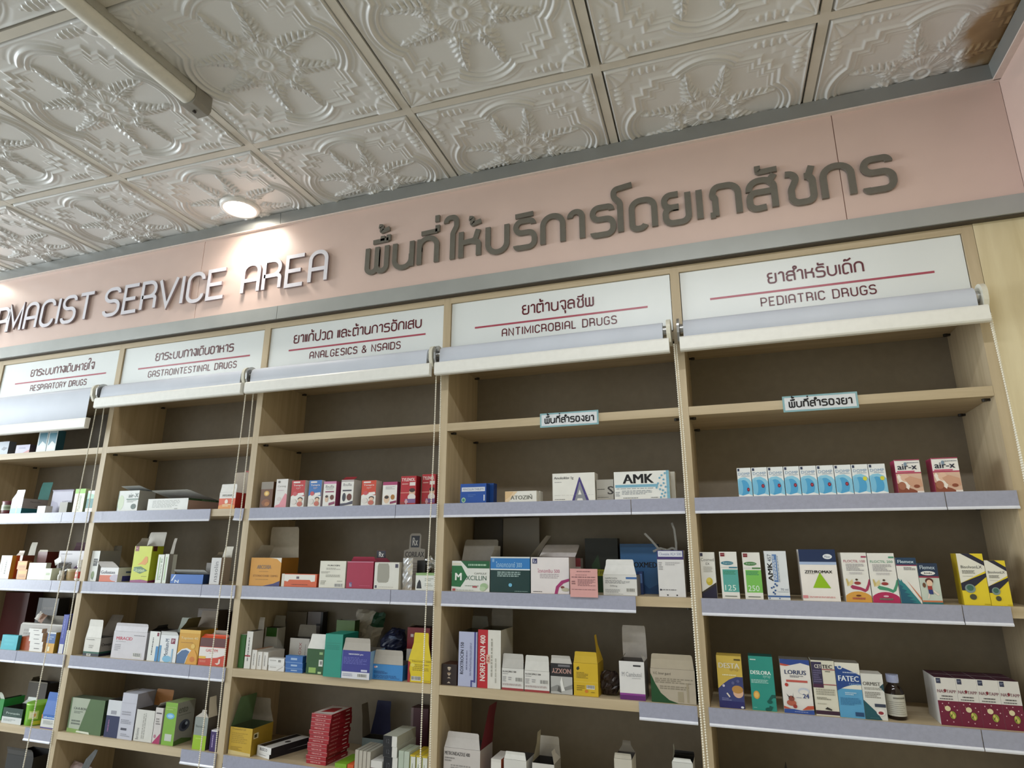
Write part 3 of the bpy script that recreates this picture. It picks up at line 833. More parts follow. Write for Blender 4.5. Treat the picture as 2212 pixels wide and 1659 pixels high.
carton(2.1639, 0.012, 1.5811, 0.0392, 0.0815, 0.045, '#eaedee', '#dfe5e8', '#eaedee', 'slim white and blue carton, fourth from the left in the row of nine', group='row of nine slim blue and white cartons', art=(('p', ((0, 0.02), (1, 0.02), (1, 0.5), (0.85, 0.6), (0.55, 0.68), (0.2, 0.66), (0, 0.6)), '#8ecbe6'), ('e', 0.42, 0.3, 0.4, 0.28, '#4fa5d6'), ('e', 0.18, 0.33, 0.17, 0.26, '#7cc0e2'), ('p', ((0, 0), (1, 0), (1, 0.05), (0.7, 0.1), (0.3, 0.05), (0, 0.09)), '#eef2f4'), ('r', 0.05, 0.885, 0.19, 0.975, '#2b3654'), ('t', 'DOMP', 0.08, 0.74, 0.92, 0.84, '#7f9fbf'), ('l', 0.3, 0.69, 0.9, 0.72, 1, '#9ab'), ('e', 0.66, 0.36, 0.1, 0.065, '#7d1c33'), ('e', 0.66, 0.36, 0.05, 0.03, '#c04a5c')))
carton(2.2058, 0.012, 1.5811, 0.0409, 0.0812, 0.045, '#eaedee', '#dfe5e8', '#eaedee', 'slim white and blue carton, fifth from the left in the row of nine', group='row of nine slim blue and white cartons', art=(('p', ((0, 0.02), (1, 0.02), (1, 0.5), (0.85, 0.6), (0.55, 0.68), (0.2, 0.66), (0, 0.6)), '#8ecbe6'), ('e', 0.42, 0.3, 0.4, 0.28, '#4fa5d6'), ('e', 0.18, 0.33, 0.17, 0.26, '#7cc0e2'), ('p', ((0, 0), (1, 0), (1, 0.05), (0.7, 0.1), (0.3, 0.05), (0, 0.09)), '#eef2f4'), ('r', 0.05, 0.885, 0.19, 0.975, '#2b3654'), ('t', 'DOMP', 0.08, 0.74, 0.92, 0.84, '#7f9fbf'), ('l', 0.3, 0.69, 0.9, 0.72, 1, '#9ab'), ('e', 0.66, 0.36, 0.1, 0.065, '#7d1c33'), ('e', 0.66, 0.36, 0.05, 0.03, '#c04a5c')))
carton(2.2487, 0.012, 1.5811, 0.0414, 0.0809, 0.045, '#eaedee', '#dfe5e8', '#eaedee', 'slim white and blue carton, sixth from the left in the row of nine', group='row of nine slim blue and white cartons', art=(('p', ((0, 0.02), (1, 0.02), (1, 0.5), (0.85, 0.6), (0.55, 0.68), (0.2, 0.66), (0, 0.6)), '#8ecbe6'), ('e', 0.42, 0.3, 0.4, 0.28, '#4fa5d6'), ('e', 0.18, 0.33, 0.17, 0.26, '#7cc0e2'), ('p', ((0, 0), (1, 0), (1, 0.05), (0.7, 0.1), (0.3, 0.05), (0, 0.09)), '#eef2f4'), ('r', 0.05, 0.885, 0.19, 0.975, '#2b3654'), ('t', 'DOMP', 0.08, 0.74, 0.92, 0.84, '#7f9fbf'), ('l', 0.3, 0.69, 0.9, 0.72, 1, '#9ab'), ('e', 0.66, 0.36, 0.1, 0.065, '#7d1c33'), ('e', 0.66, 0.36, 0.05, 0.03, '#c04a5c')))
carton(2.2916, 0.012, 1.5811, 0.0407, 0.0805, 0.045, '#eaedee', '#dfe5e8', '#eaedee', 'slim white and blue carton, seventh from the left in the row of nine', group='row of nine slim blue and white cartons', art=(('p', ((0, 0.02), (1, 0.02), (1, 0.5), (0.85, 0.6), (0.55, 0.68), (0.2, 0.66), (0, 0.6)), '#8ecbe6'), ('e', 0.42, 0.3, 0.4, 0.28, '#4fa5d6'), ('e', 0.18, 0.33, 0.17, 0.26, '#7cc0e2'), ('p', ((0, 0), (1, 0), (1, 0.05), (0.7, 0.1), (0.3, 0.05), (0, 0.09)), '#eef2f4'), ('r', 0.05, 0.885, 0.19, 0.975, '#2b3654'), ('t', 'DOMP', 0.08, 0.74, 0.92, 0.84, '#7f9fbf'), ('l', 0.3, 0.69, 0.9, 0.72, 1, '#9ab'), ('e', 0.66, 0.36, 0.1, 0.065, '#7d1c33'), ('e', 0.66, 0.36, 0.05, 0.03, '#c04a5c')))
carton(2.3332, 0.012, 1.5811, 0.0389, 0.0802, 0.045, '#eaedee', '#dfe5e8', '#eaedee', 'slim blue carton with a yellow dot, eighth from the left of nine', group='row of nine slim blue and white cartons', art=(('p', ((0, 0.02), (1, 0.02), (1, 0.5), (0.85, 0.6), (0.55, 0.68), (0.2, 0.66), (0, 0.6)), '#8ecbe6'), ('e', 0.42, 0.3, 0.4, 0.28, '#4fa5d6'), ('e', 0.18, 0.33, 0.17, 0.26, '#7cc0e2'), ('p', ((0, 0), (1, 0), (1, 0.05), (0.7, 0.1), (0.3, 0.05), (0, 0.09)), '#eef2f4'), ('r', 0.05, 0.885, 0.19, 0.975, '#2b3654'), ('t', 'DOMP', 0.08, 0.74, 0.92, 0.84, '#7f9fbf'), ('l', 0.3, 0.69, 0.9, 0.72, 1, '#9ab'), ('e', 0.75, 0.52, 0.13, 0.07, '#d9d545')))
carton(2.3741, 0.012, 1.5811, 0.0394, 0.0798, 0.045, '#eaedee', '#dfe5e8', '#eaedee', 'slim blue carton with a yellow dot, ninth from the left of nine', group='row of nine slim blue and white cartons', art=(('p', ((0, 0.02), (1, 0.02), (1, 0.5), (0.85, 0.6), (0.55, 0.68), (0.2, 0.66), (0, 0.6)), '#8ecbe6'), ('e', 0.42, 0.3, 0.4, 0.28, '#4fa5d6'), ('e', 0.18, 0.33, 0.17, 0.26, '#7cc0e2'), ('p', ((0, 0), (1, 0), (1, 0.05), (0.7, 0.1), (0.3, 0.05), (0, 0.09)), '#eef2f4'), ('r', 0.05, 0.885, 0.19, 0.975, '#2b3654'), ('t', 'DOMP', 0.08, 0.74, 0.92, 0.84, '#7f9fbf'), ('l', 0.3, 0.69, 0.9, 0.72, 1, '#9ab'), ('e', 0.75, 0.52, 0.13, 0.07, '#d9d545')))
carton(2.446, 0.012, 1.5811, 0.0579, 0.0881, 0.05, '#efece9', '#b03a63', '#efece9', 'baby picture carton with pink edges, the left one of two beside the blue row', group='pair of baby picture cartons', art=(('r', 0, 0.0, 1, 0.6, '#d9b6a0'), ('r', 0, 0.58, 1, 0.62, '#b33a5d'), ('p', ((0, 0), (0.9, 0), (0.6, 0.12), (0.25, 0.2), (0, 0.3)), '#8c4a36'), ('p', ((0.02, 0.5), (0.1, 0.57), (0.3, 0.38), (0.5, 0.25), (0.42, 0.1), (0.3, 0.18), (0.1, 0.3)), '#f3e9df'), ('e', 0.33, 0.46, 0.17, 0.12, '#e3bda5'), ('p', ((0.3, 0.42), (0.55, 0.5), (0.95, 0.4), (0.98, 0.2), (0.7, 0.14), (0.45, 0.25)), '#cf9f85'), ('e', 0.75, 0.2, 0.12, 0.05, '#8e4b36'), ('e', 0.18, 0.22, 0.15, 0.12, '#a86a52'), ('r', 0.74, 0.0, 1, 0.06, '#f0e8e4'), ('t', 'air-x', 0.1, 0.7, 0.86, 0.86, '#1b2038', 1), ('e', 0.42, 0.86, 0.06, 0.06, '#7f93a8'), ('l', 0.45, 0.88, 0.95, 0.91, 1, '#567'), ('r', 0.05, 0.63, 0.75, 0.66, '#c36'), ('r', 0, 0.975, 1, 1, '#a8315a')))
carton(2.5313, 0.012, 1.5811, 0.0589, 0.0892, 0.05, '#efece9', '#b03a63', '#efece9', 'baby picture carton with pink edges, the right one of two beside the wood panel', group='pair of baby picture cartons', art=(('r', 0, 0.0, 1, 0.6, '#d9b6a0'), ('r', 0, 0.58, 1, 0.62, '#b33a5d'), ('p', ((0, 0), (0.9, 0), (0.6, 0.12), (0.25, 0.2), (0, 0.3)), '#8c4a36'), ('p', ((0.02, 0.5), (0.1, 0.57), (0.3, 0.38), (0.5, 0.25), (0.42, 0.1), (0.3, 0.18), (0.1, 0.3)), '#f3e9df'), ('e', 0.33, 0.46, 0.17, 0.12, '#e3bda5'), ('p', ((0.3, 0.42), (0.55, 0.5), (0.95, 0.4), (0.98, 0.2), (0.7, 0.14), (0.45, 0.25)), '#cf9f85'), ('e', 0.75, 0.2, 0.12, 0.05, '#8e4b36'), ('e', 0.18, 0.22, 0.15, 0.12, '#a86a52'), ('r', 0.74, 0.0, 1, 0.06, '#f0e8e4'), ('t', 'air-x', 0.1, 0.7, 0.86, 0.86, '#1b2038', 1), ('e', 0.42, 0.86, 0.06, 0.06, '#7f93a8'), ('l', 0.45, 0.88, 0.95, 0.91, 1, '#567'), ('r', 0.05, 0.63, 0.75, 0.66, '#c36'), ('r', 0, 0.975, 1, 1, '#a8315a')))
carton(1.9212, 0.01, 1.3072, 0.0393, 0.1228, 0.05, '#e3e2de', '#e3e2de', '#e3e2de', 'slim white carton with yellow fruit and dark slanted foot beside the left upright', art=(('p', ((0, 0), (1, 0), (1, 0.3), (0, 0.09)), '#23203a'), ('p', ((0, 0.09), (1, 0.3), (1, 0.34), (0, 0.13)), '#3a3428'), ('t', 'Cosmed', 0.06, 0.8, 0.94, 0.87, '#77746e'), ('t', 'EX', 0.38, 0.72, 0.64, 0.77, '#77746e'), ('l', 0.2, 0.55, 0.8, 0.68, 4, '#b8b5ae'), ('e', 0.55, 0.36, 0.22, 0.085, '#c9b53a'), ('e', 0.5, 0.39, 0.14, 0.05, '#dcca62'), ('r', 0.03, 0.91, 0.2, 0.98, '#33344c')))
carton(1.9771, 0.01, 1.3072, 0.0457, 0.1242, 0.05, '#e9e7e2', '#e9e7e2', '#e9e7e2', 'slim white carton with a teal panel numbered 125', art=(('r', 0.12, 0.14, 1, 0.62, '#5aa79f'), ('t', '125', 0.2, 0.17, 0.82, 0.29, '#dff0e6'), ('l', 0.16, 0.5, 0.85, 0.59, 3, '#3d8c6a'), ('e', 0.42, 0.755, 0.36, 0.042, '#3f7d92'), ('r', 0.18, 0.735, 0.75, 0.775, '#3f7d92'), ('t', 'Eugreton', 0.2, 0.737, 0.72, 0.772, '#cfe0da'), ('r', 0.5, 0.645, 0.98, 0.675, '#3f7d92'), ('l', 0.05, 0.655, 0.45, 0.665, 1, '#9aa'), ('r', 0.06, 0.9, 0.3, 0.975, '#7e1626'), ('l', 0.08, 0.93, 0.28, 0.945, 1, '#caa'), ('r', 0.16, 0.045, 0.84, 0.06, '#5d6a5d')))
carton(2.037, 0.01, 1.3072, 0.0458, 0.1226, 0.05, '#e9e7e2', '#e9e7e2', '#e9e7e2', 'slim white carton with a green panel numbered 250', art=(('r', 0.12, 0.14, 1, 0.62, '#7cc25c'), ('t', '250', 0.2, 0.17, 0.82, 0.29, '#dff0e6'), ('l', 0.16, 0.5, 0.85, 0.59, 3, '#3d8c6a'), ('e', 0.42, 0.755, 0.36, 0.042, '#4c8248'), ('r', 0.18, 0.735, 0.75, 0.775, '#4c8248'), ('t', 'Eugreton', 0.2, 0.737, 0.72, 0.772, '#cfe0da'), ('r', 0.5, 0.645, 0.98, 0.675, '#4c8248'), ('l', 0.05, 0.655, 0.45, 0.665, 1, '#9aa'), ('r', 0.06, 0.9, 0.3, 0.975, '#7e1626'), ('l', 0.08, 0.93, 0.28, 0.945, 1, '#caa'), ('r', 0.16, 0.045, 0.84, 0.06, '#5d6a5d')))
carton(2.0991, 0.01, 1.3072, 0.055, 0.1266, 0.05, '#dfe3e8', '#dfe3e8', '#dfe3e8', 'pale carton with big sideways black letters and a blue stripe', art=(('t', 'AMK', 0.1, 0.38, 0.32, 0.76, '#17161a', 1, 90), ('t', '457', 0.13, 0.78, 0.31, 0.93, '#2b3550', 0, 90), ('r', 0.35, 0.36, 0.55, 0.93, '#5f82b8'), ('l', 0.38, 0.4, 0.52, 0.9, 2, '#dfe3e8', 90), ('l', 0.58, 0.36, 0.63, 0.9, 1, '#8899aa', 90), ('r', 0, 0.055, 1, 0.085, '#365f9d'), ('t', '70 ml', 0.6, 0.19, 0.95, 0.235, '#7d8590'), ('l', 0.45, 0.155, 0.95, 0.17, 1, '#9aa5b0'), ('e', 0.2, 0.24, 0.045, 0.018, '#2f568f'), ('e', 0.3, 0.26, 0.045, 0.018, '#2f568f'), ('e', 0.38, 0.32, 0.045, 0.018, '#2f568f'), ('e', 0.27, 0.15, 0.045, 0.018, '#2f568f'), ('e', 0.36, 0.19, 0.045, 0.018, '#2f568f'), ('e', 0.45, 0.29, 0.045, 0.018, '#2f568f'), ('e', 0.33, 0.12, 0.04, 0.016, '#2f568f'), ('r', 0.05, 0.02, 0.1, 0.045, '#365f9d'), ('r', 0.5, 0.02, 0.55, 0.045, '#365f9d')))
carton(2.2027, 0.01, 1.3072, 0.0891, 0.1311, 0.06, '#efe9e4', '#efe9e4', '#1b2f52', 'white carton with a bright green triangle and navy top', art=(('r', 0, 0.755, 1, 1, '#1b2f57'), ('r', 0, 0.7, 1, 0.755, '#a9bbdc'), ('e', 0.78, 0.86, 0.125, 0.05, '#e9edf2'), ('t', 'Pfizer', 0.7, 0.835, 0.86, 0.88, '#28477d'), ('p', ((0.3, 0.25), (0.78, 0.25), (0.52, 0.55)), '#93bf1d'), ('t', 'ZITHROMAX', 0.12, 0.535, 0.86, 0.59, '#0f0f14', 1), ('l', 0.12, 0.515, 0.38, 0.525, 1, '#555'), ('r', 0, 0.05, 0.14, 0.105, '#d98b90'), ('l', 0.18, 0.055, 0.86, 0.09, 2, '#e1a6a6')))
carton(2.2899, 0.01, 1.3072, 0.0595, 0.1232, 0.06, '#e9e7e2', '#e9e7e2', '#e9e7e2', 'white carton with banana picture and orange arc at its foot', art=(('e', 0.5, -0.02, 0.62, 0.235, '#d9a048'), ('r', 0, -0.001, 1, 0.04, '#d9a048'), ('p', ((0.22, 0.3), (0.3, 0.34), (0.62, 0.3), (0.8, 0.26), (0.9, 0.36), (0.97, 0.46), (1, 0.46), (1, 0.36), (0.9, 0.24), (0.78, 0.2), (0.6, 0.24), (0.3, 0.26)), '#a83a5e'), ('p', ((0.1, 0.32), (0.2, 0.4), (0.33, 0.46), (0.36, 0.38), (0.26, 0.33)), '#e0cf9a'), ('p', ((0.08, 0.46), (0.13, 0.47), (0.2, 0.37), (0.12, 0.31)), '#cdb876'), ('e', 0.52, 0.38, 0.13, 0.032, '#9a3a3a'), ('e', 0.5, 0.45, 0.05, 0.02, '#4a3a2a'), ('t', 'FLOCTIL 100', 0.08, 0.8, 0.92, 0.85, '#a83a5e'), ('l', 0.15, 0.62, 0.85, 0.77, 5, '#b0acb0'), ('l', 0.25, 0.55, 0.75, 0.6, 2, '#ccc8cc'), ('r', 0.78, 0.9, 0.98, 0.93, '#a83a5e'), ('e', 0.5, 0.13, 0.1, 0.018, '#6b3a1e'), ('l', 0.25, 0.05, 0.75, 0.09, 2, '#a83a5e')))
carton(2.3523, 0.01, 1.3072, 0.0611, 0.1223, 0.06, '#e9e7e2', '#e9e7e2', '#e9e7e2', 'white carton with banana picture and crimson arc at its foot', art=(('e', 0.5, -0.02, 0.62, 0.235, '#b3295a'), ('r', 0, -0.001, 1, 0.04, '#b3295a'), ('p', ((0.22, 0.3), (0.3, 0.34), (0.62, 0.3), (0.8, 0.26), (0.9, 0.36), (0.97, 0.46), (1, 0.46), (1, 0.36), (0.9, 0.24), (0.78, 0.2), (0.6, 0.24), (0.3, 0.26)), '#4a9676'), ('p', ((0.1, 0.32), (0.2, 0.4), (0.33, 0.46), (0.36, 0.38), (0.26, 0.33)), '#e0cf9a'), ('p', ((0.08, 0.46), (0.13, 0.47), (0.2, 0.37), (0.12, 0.31)), '#cdb876'), ('e', 0.52, 0.38, 0.13, 0.032, '#9a3a3a'), ('e', 0.5, 0.45, 0.05, 0.02, '#4a3a2a'), ('t', 'FLOCTIL 200', 0.08, 0.8, 0.92, 0.85, '#4a9676'), ('l', 0.15, 0.62, 0.85, 0.77, 5, '#b0acb0'), ('l', 0.25, 0.55, 0.75, 0.6, 2, '#ccc8cc'), ('r', 0.78, 0.9, 0.98, 0.93, '#4a9676'), ('e', 0.5, 0.13, 0.1, 0.018, '#e7b8c8'), ('l', 0.25, 0.05, 0.75, 0.09, 2, '#4a9676')))
carton(2.4077, 0.01, 1.3072, 0.0456, 0.1111, 0.06, '#e9e7e2', '#e9e7e2', '#28496a', 'white carton with navy top and teal zigzag mountain pattern', art=(('r', 0, 0.845, 1, 1, '#23405e'), ('r', 0, 0.82, 1, 0.845, '#8a2f52'), ('t', 'Flemex', 0.1, 0.88, 0.88, 0.95, '#c5d7e2', 1), ('l', 0.35, 0.72, 0.92, 0.79, 3, '#6c6c70'), ('p', ((0, 0.55), (0.1, 0.48), (0.14, 0.53), (0.2, 0.46), (0.3, 0.42), (0.4, 0.36), (0.5, 0.3), (0.62, 0.22), (0.75, 0.14), (0.9, 0.04), (0.95, 0), (0, 0)), '#2b7f86'), ('p', ((0.0, 0.42), (0.2, 0.36), (0.1, 0.32), (0.35, 0.28), (0.2, 0.24), (0.5, 0.2), (0.3, 0.16), (0.62, 0.12), (0.4, 0.09), (0.75, 0.05), (0.5, 0.03), (0.85, 0), (0, 0)), '#1f5c74'), ('p', ((0.34, 0.55), (0.42, 0.5), (1, 0.06), (1, 0.13)), '#cf7a55')))
carton(2.4534, 0.01, 1.3072, 0.0437, 0.0979, 0.05, '#c9d2c6', '#c9d2c6', '#1f3148', 'small carton with navy top, red band and a running cartoon child', art=(('r', 0, 0.68, 1, 1, '#1f3350'), ('r', 0, 0.64, 1, 0.68, '#8d2b45'), ('t', 'Flemex', 0.12, 0.85, 0.86, 0.945, '#b9c7d2', 1), ('e', 0.48, 0.755, 0.36, 0.052, '#e7e6e2'), ('t', 'kids', 0.3, 0.735, 0.68, 0.775, '#3a3440', 1), ('r', 0, 0.045, 1, 0.085, '#cc7a52'), ('r', 0, 0, 1, 0.045, '#2f7378'), ('e', 0.48, 0.56, 0.2, 0.075, '#5b2a1f'), ('e', 0.48, 0.51, 0.15, 0.08, '#e9c9ae'), ('r', 0.36, 0.34, 0.58, 0.44, '#a33a34'), ('p', ((0.38, 0.24), (0.6, 0.24), (0.58, 0.35), (0.37, 0.35)), '#2c3a78'), ('p', ((0.6, 0.3), (0.82, 0.2), (0.88, 0.24), (0.62, 0.35)), '#e6d8cc'), ('p', ((0.36, 0.26), (0.28, 0.14), (0.34, 0.12), (0.42, 0.24)), '#e6d8cc'), ('e', 0.2, 0.46, 0.08, 0.06, '#6e4a34')))
carton(2.5477, 0.01, 1.3072, 0.0554, 0.1221, 0.045, '#e8cf2f', '#b39a20', '#e8cf2f', 'tall yellow and white carton with black slashes, the larger one', art=(('p', ((0, 1), (0, 0.42), (1, 0.66), (1, 0.78), (0.16, 1)), '#e9e6da'), ('p', ((0.12, 1), (0.45, 1), (1, 0.78), (1, 0.85), (0.5, 1.0), (0.4, 1)), '#1f2038'), ('p', ((0.16, 1), (0.48, 1), (1, 0.82), (1, 0.76)), '#22233a'), ('p', ((0.0, 0.42), (0, 0.28), (0.3, 0.28), (1, 0.55), (1, 0.62)), '#22233a'), ('t', 'BisolvonLX', 0.1, 0.71, 0.9, 0.765, '#33333c'), ('l', 0.12, 0.6, 0.6, 0.67, 3, '#77756e'), ('l', 0.12, 0.55, 0.5, 0.56, 1, '#99968e'), ('e', 0.32, 0.32, 0.2, 0.085, '#7d9290'), ('e', 0.32, 0.33, 0.13, 0.055, '#3f6a5c'), ('e', 0.38, 0.16, 0.13, 0.055, '#4a4a3a'), ('l', 0.75, 0.015, 0.98, 0.03, 1, '#8a7a20')))
carton(2.5978, 0.01, 1.3072, 0.043, 0.1059, 0.045, '#e8cf2f', '#b39a20', '#e8cf2f', 'shorter yellow and white carton with black slashes beside the right panel', art=(('p', ((0, 1), (0, 0.42), (1, 0.66), (1, 0.78), (0.16, 1)), '#e9e6da'), ('p', ((0.12, 1), (0.45, 1), (1, 0.78), (1, 0.85), (0.5, 1.0), (0.4, 1)), '#1f2038'), ('p', ((0.16, 1), (0.48, 1), (1, 0.82), (1, 0.76)), '#22233a'), ('p', ((0.0, 0.42), (0, 0.28), (0.3, 0.28), (1, 0.55), (1, 0.62)), '#22233a'), ('t', 'BisolvonLX', 0.1, 0.71, 0.9, 0.765, '#33333c'), ('l', 0.12, 0.6, 0.6, 0.67, 3, '#77756e'), ('l', 0.12, 0.55, 0.5, 0.56, 1, '#99968e'), ('e', 0.32, 0.32, 0.2, 0.085, '#7d9290'), ('e', 0.32, 0.33, 0.13, 0.055, '#3f6a5c'), ('e', 0.38, 0.16, 0.13, 0.055, '#4a4a3a'), ('l', 0.75, 0.015, 0.98, 0.03, 1, '#8a7a20')))
carton(1.957, 0.01, 1.0328, 0.0635, 0.1279, 0.05, '#cdb152', '#cdb152', '#cdb152', 'mustard and navy carton with a night sky and sleeping child', art=(('p', ((0, 0), (1, 0), (1, 0.6), (0.75, 0.6), (0.45, 0.54), (0.2, 0.45), (0, 0.36)), '#3c4378'), ('r', 0, 0, 1, 0.13, '#2c2c68'), ('e', 0.78, 0.3, 0.2, 0.1, '#d9b197'), ('e', 0.76, 0.36, 0.22, 0.075, '#b98a4a'), ('t', 'DESTA', 0.08, 0.76, 0.9, 0.86, '#d9d2bc', 1), ('t', 'syrup', 0.5, 0.7, 0.85, 0.75, '#a5873a'), ('l', 0.2, 0.6, 0.75, 0.64, 1, '#e6dcae'), ('e', 0.22, 0.42, 0.05, 0.025, '#c9c3d9'), ('p', ((0.3, 0.28), (0.36, 0.29), (0.46, 0.22), (0.42, 0.2)), '#ddd3c8'), ('l', 0.12, 0.13, 0.5, 0.19, 2, '#7d80ae'), ('e', 0.9, 0.03, 0.06, 0.02, '#dfe3ee'), ('e', 0.6, 0.48, 0.06, 0.03, '#5c5f8c'), ('e', 0.8, 0.52, 0.06, 0.03, '#5c5f8c'), ('r', 0.7, 0.92, 0.95, 0.945, '#4a3f1f')))
carton(2.0366, 0.01, 1.0328, 0.0593, 0.1311, 0.05, '#2f9286', '#2f9286', '#12524c', 'teal green carton with an orange sun and white name', art=(('t', 'DESLORA', 0.05, 0.66, 0.88, 0.73, '#e3efec', 1), ('t', 'syrup', 0.55, 0.59, 0.86, 0.645, '#9fcfc8'), ('l', 0.05, 0.49, 0.75, 0.565, 3, '#a8d4cd'), ('e', 0.22, 0.28, 0.13, 0.075, '#d9a04a'), ('e', 0.22, 0.28, 0.085, 0.05, '#e3bd6a'), ('p', ((0.72, 0.17), (0.9, 0.25), (1, 0.24), (1, 0.3), (0.84, 0.3), (0.68, 0.2)), '#12574f'), ('e', 0.74, 0.17, 0.11, 0.035, '#12574f'), ('p', ((0.62, 0.0), (0.78, 0.02), (0.86, 0.08), (0.72, 0.1)), '#12574f'), ('e', 0.65, 0.03, 0.12, 0.035, '#12574f'), ('l', 0.06, 0.91, 0.3, 0.945, 1, '#cfe6e2'), ('l', 0.06, 0.04, 0.2, 0.055, 1, '#9fd0c8')))
carton(2.119, 0.01, 1.0328, 0.0703, 0.1277, 0.05, '#e4e0dc', '#e4e0dc', '#6d6a66', 'white carton with blue and red waves and a red cartoon cow', art=(('p', ((0, 1), (1, 1), (1, 0.9), (0.7, 0.94), (0.35, 0.89), (0, 0.88)), '#2f4a94'), ('p', ((0, 0.88), (0.2, 0.87), (0.35, 0.89), (0.0, 0.92)), '#c1503f'), ('t', 'LORIUS', 0.14, 0.72, 0.86, 0.8, '#243462', 1), ('l', 0.3, 0.655, 0.75, 0.7, 2, '#77747c'), ('r', 0.16, 0.575, 0.88, 0.615, '#c25a52'), ('e', 0.16, 0.52, 0.06, 0.033, '#b23a35'), ('e', 0.72, 0.42, 0.19, 0.06, '#c4c9d8'), ('e', 0.72, 0.4, 0.15, 0.045, '#e4e0dc'), ('t', '24', 0.68, 0.29, 0.88, 0.37, '#37477e', 1), ('l', 0.45, 0.28, 0.65, 0.3, 1, '#99a'), ('e', 0.27, 0.19, 0.16, 0.055, '#b5624e'), ('e', 0.28, 0.27, 0.1, 0.05, '#8d4a3e'), ('p', ((0.12, 0.36), (0.2, 0.31), (0.24, 0.31), (0.2, 0.28)), '#2a2626'), ('p', ((0.36, 0.38), (0.33, 0.31), (0.3, 0.31), (0.34, 0.28)), '#2a2626'), ('e', 0.38, 0.13, 0.07, 0.035, '#a03a34'), ('p', ((0, 0), (1, 0), (1, 0.08), (0.6, 0.06), (0.3, 0.08), (0, 0.07)), '#33509c'), ('p', ((0.6, 0.07), (1, 0.1), (1, 0.16), (0.8, 0.15)), '#c1563f'), ('p', ((0, 0.08), (0.25, 0.08), (0, 0.13)), '#c1563f'), ('l', 0.35, 0.025, 0.9, 0.04, 1, '#aab6dc')))
carton(2.1853, 0.01, 1.0328, 0.0537, 0.1292, 0.05, '#dcd8c8', '#dcd8c8', '#5f5b54', 'cream carton with dark purple quarter and red lines', art=(('r', 0, 0.02, 1, 0.09, '#3c2338'), ('r', 0, 0.5, 0.45, 0.97, '#3a3352'), ('l', 0.05, 0.58, 0.4, 0.82, 6, '#6a6486'), ('r', 0, 0.5, 0.45, 0.565, '#4a2644'), ('t', 'CET', 0.14, 0.855, 0.44, 0.925, '#d9d5cc', 1), ('t', 'TEC', 0.47, 0.855, 0.9, 0.925, '#332f3a', 1), ('r', 0.45, 0.83, 1, 0.845, '#9a3f4c'), ('r', 0.45, 0.555, 1, 0.57, '#9a3f4c'), ('l', 0.58, 0.785, 0.8, 0.81, 1, '#5a564e'), ('l', 0.1, 0.36, 0.9, 0.48, 3, '#a9a597'), ('l', 0.1, 0.28, 0.7, 0.33, 2, '#8f8b7e'), ('l', 0.1, 0.2, 0.6, 0.22, 1, '#a9a597'), ('p', ((0.4, 0.12), (0.5, 0.16), (0.7, 0.12), (0.68, 0.1)), '#34312e')))
carton(2.241, 0.01, 1.0328, 0.0556, 0.1269, 0.05, '#e3e0d6', '#e3e0d6', '#837f76', 'blue and white carton with white capitals and sky blue lower half', art=(('r', 0, 0, 1, 0.52, '#5aa0cc'), ('p', ((0, 0.49), (0.35, 0.56), (0.7, 0.6), (1, 0.6), (1, 0.68), (0, 0.5)), '#8cc0dc'), ('p', ((0, 0.93), (0.3, 0.91), (0.6, 0.86), (1, 0.78), (1, 0.62), (0.6, 0.6), (0.3, 0.55), (0, 0.48)), '#26488c'), ('t', 'FATEC', 0.1, 0.66, 0.92, 0.76, '#e5eaf0', 1), ('t', 'syrup', 0.5, 0.59, 0.92, 0.63, '#8aa4cf'), ('l', 0.3, 0.8, 0.9, 0.83, 1, '#c3cde0'), ('e', 0.2, 0.91, 0.1, 0.035, '#d8dbe2'), ('e', 0.2, 0.915, 0.06, 0.022, '#4a669f'), ('l', 0.08, 0.22, 0.9, 0.36, 5, '#3f7fae'), ('l', 0.3, 0.4, 0.8, 0.46, 2, '#bcd8ea'), ('r', 0.62, 0.04, 0.96, 0.11, '#274a74')))
carton(2.2939, 0.01, 1.0328, 0.0483, 0.1043, 0.05, '#dad9d4', '#dad9d4', '#dad9d4', 'white carton with dark teal corner and red fruit, next to the bottle', art=(('p', ((0, 0), (0, 0.42), (0.55, 0.16), (0.75, 0.0)), '#1f5560'), ('p', ((0.8, 0.72), (1, 0.8), (1, 0.62)), '#264a56'), ('t', 'ORMIST', 0.06, 0.74, 0.86, 0.82, '#6d6a66', 1), ('l', 0.1, 0.64, 0.9, 0.7, 2, '#99968f'), ('l', 0.1, 0.46, 0.8, 0.6, 4, '#8f8c86'), ('r', 0.48, 0.28, 0.98, 0.35, '#3b4256'), ('e', 0.72, 0.17, 0.2, 0.08, '#e6e2de'), ('e', 0.72, 0.155, 0.12, 0.035, '#8f2a38'), ('l', 0.2, 0.03, 0.6, 0.045, 1, '#5c8a90')))
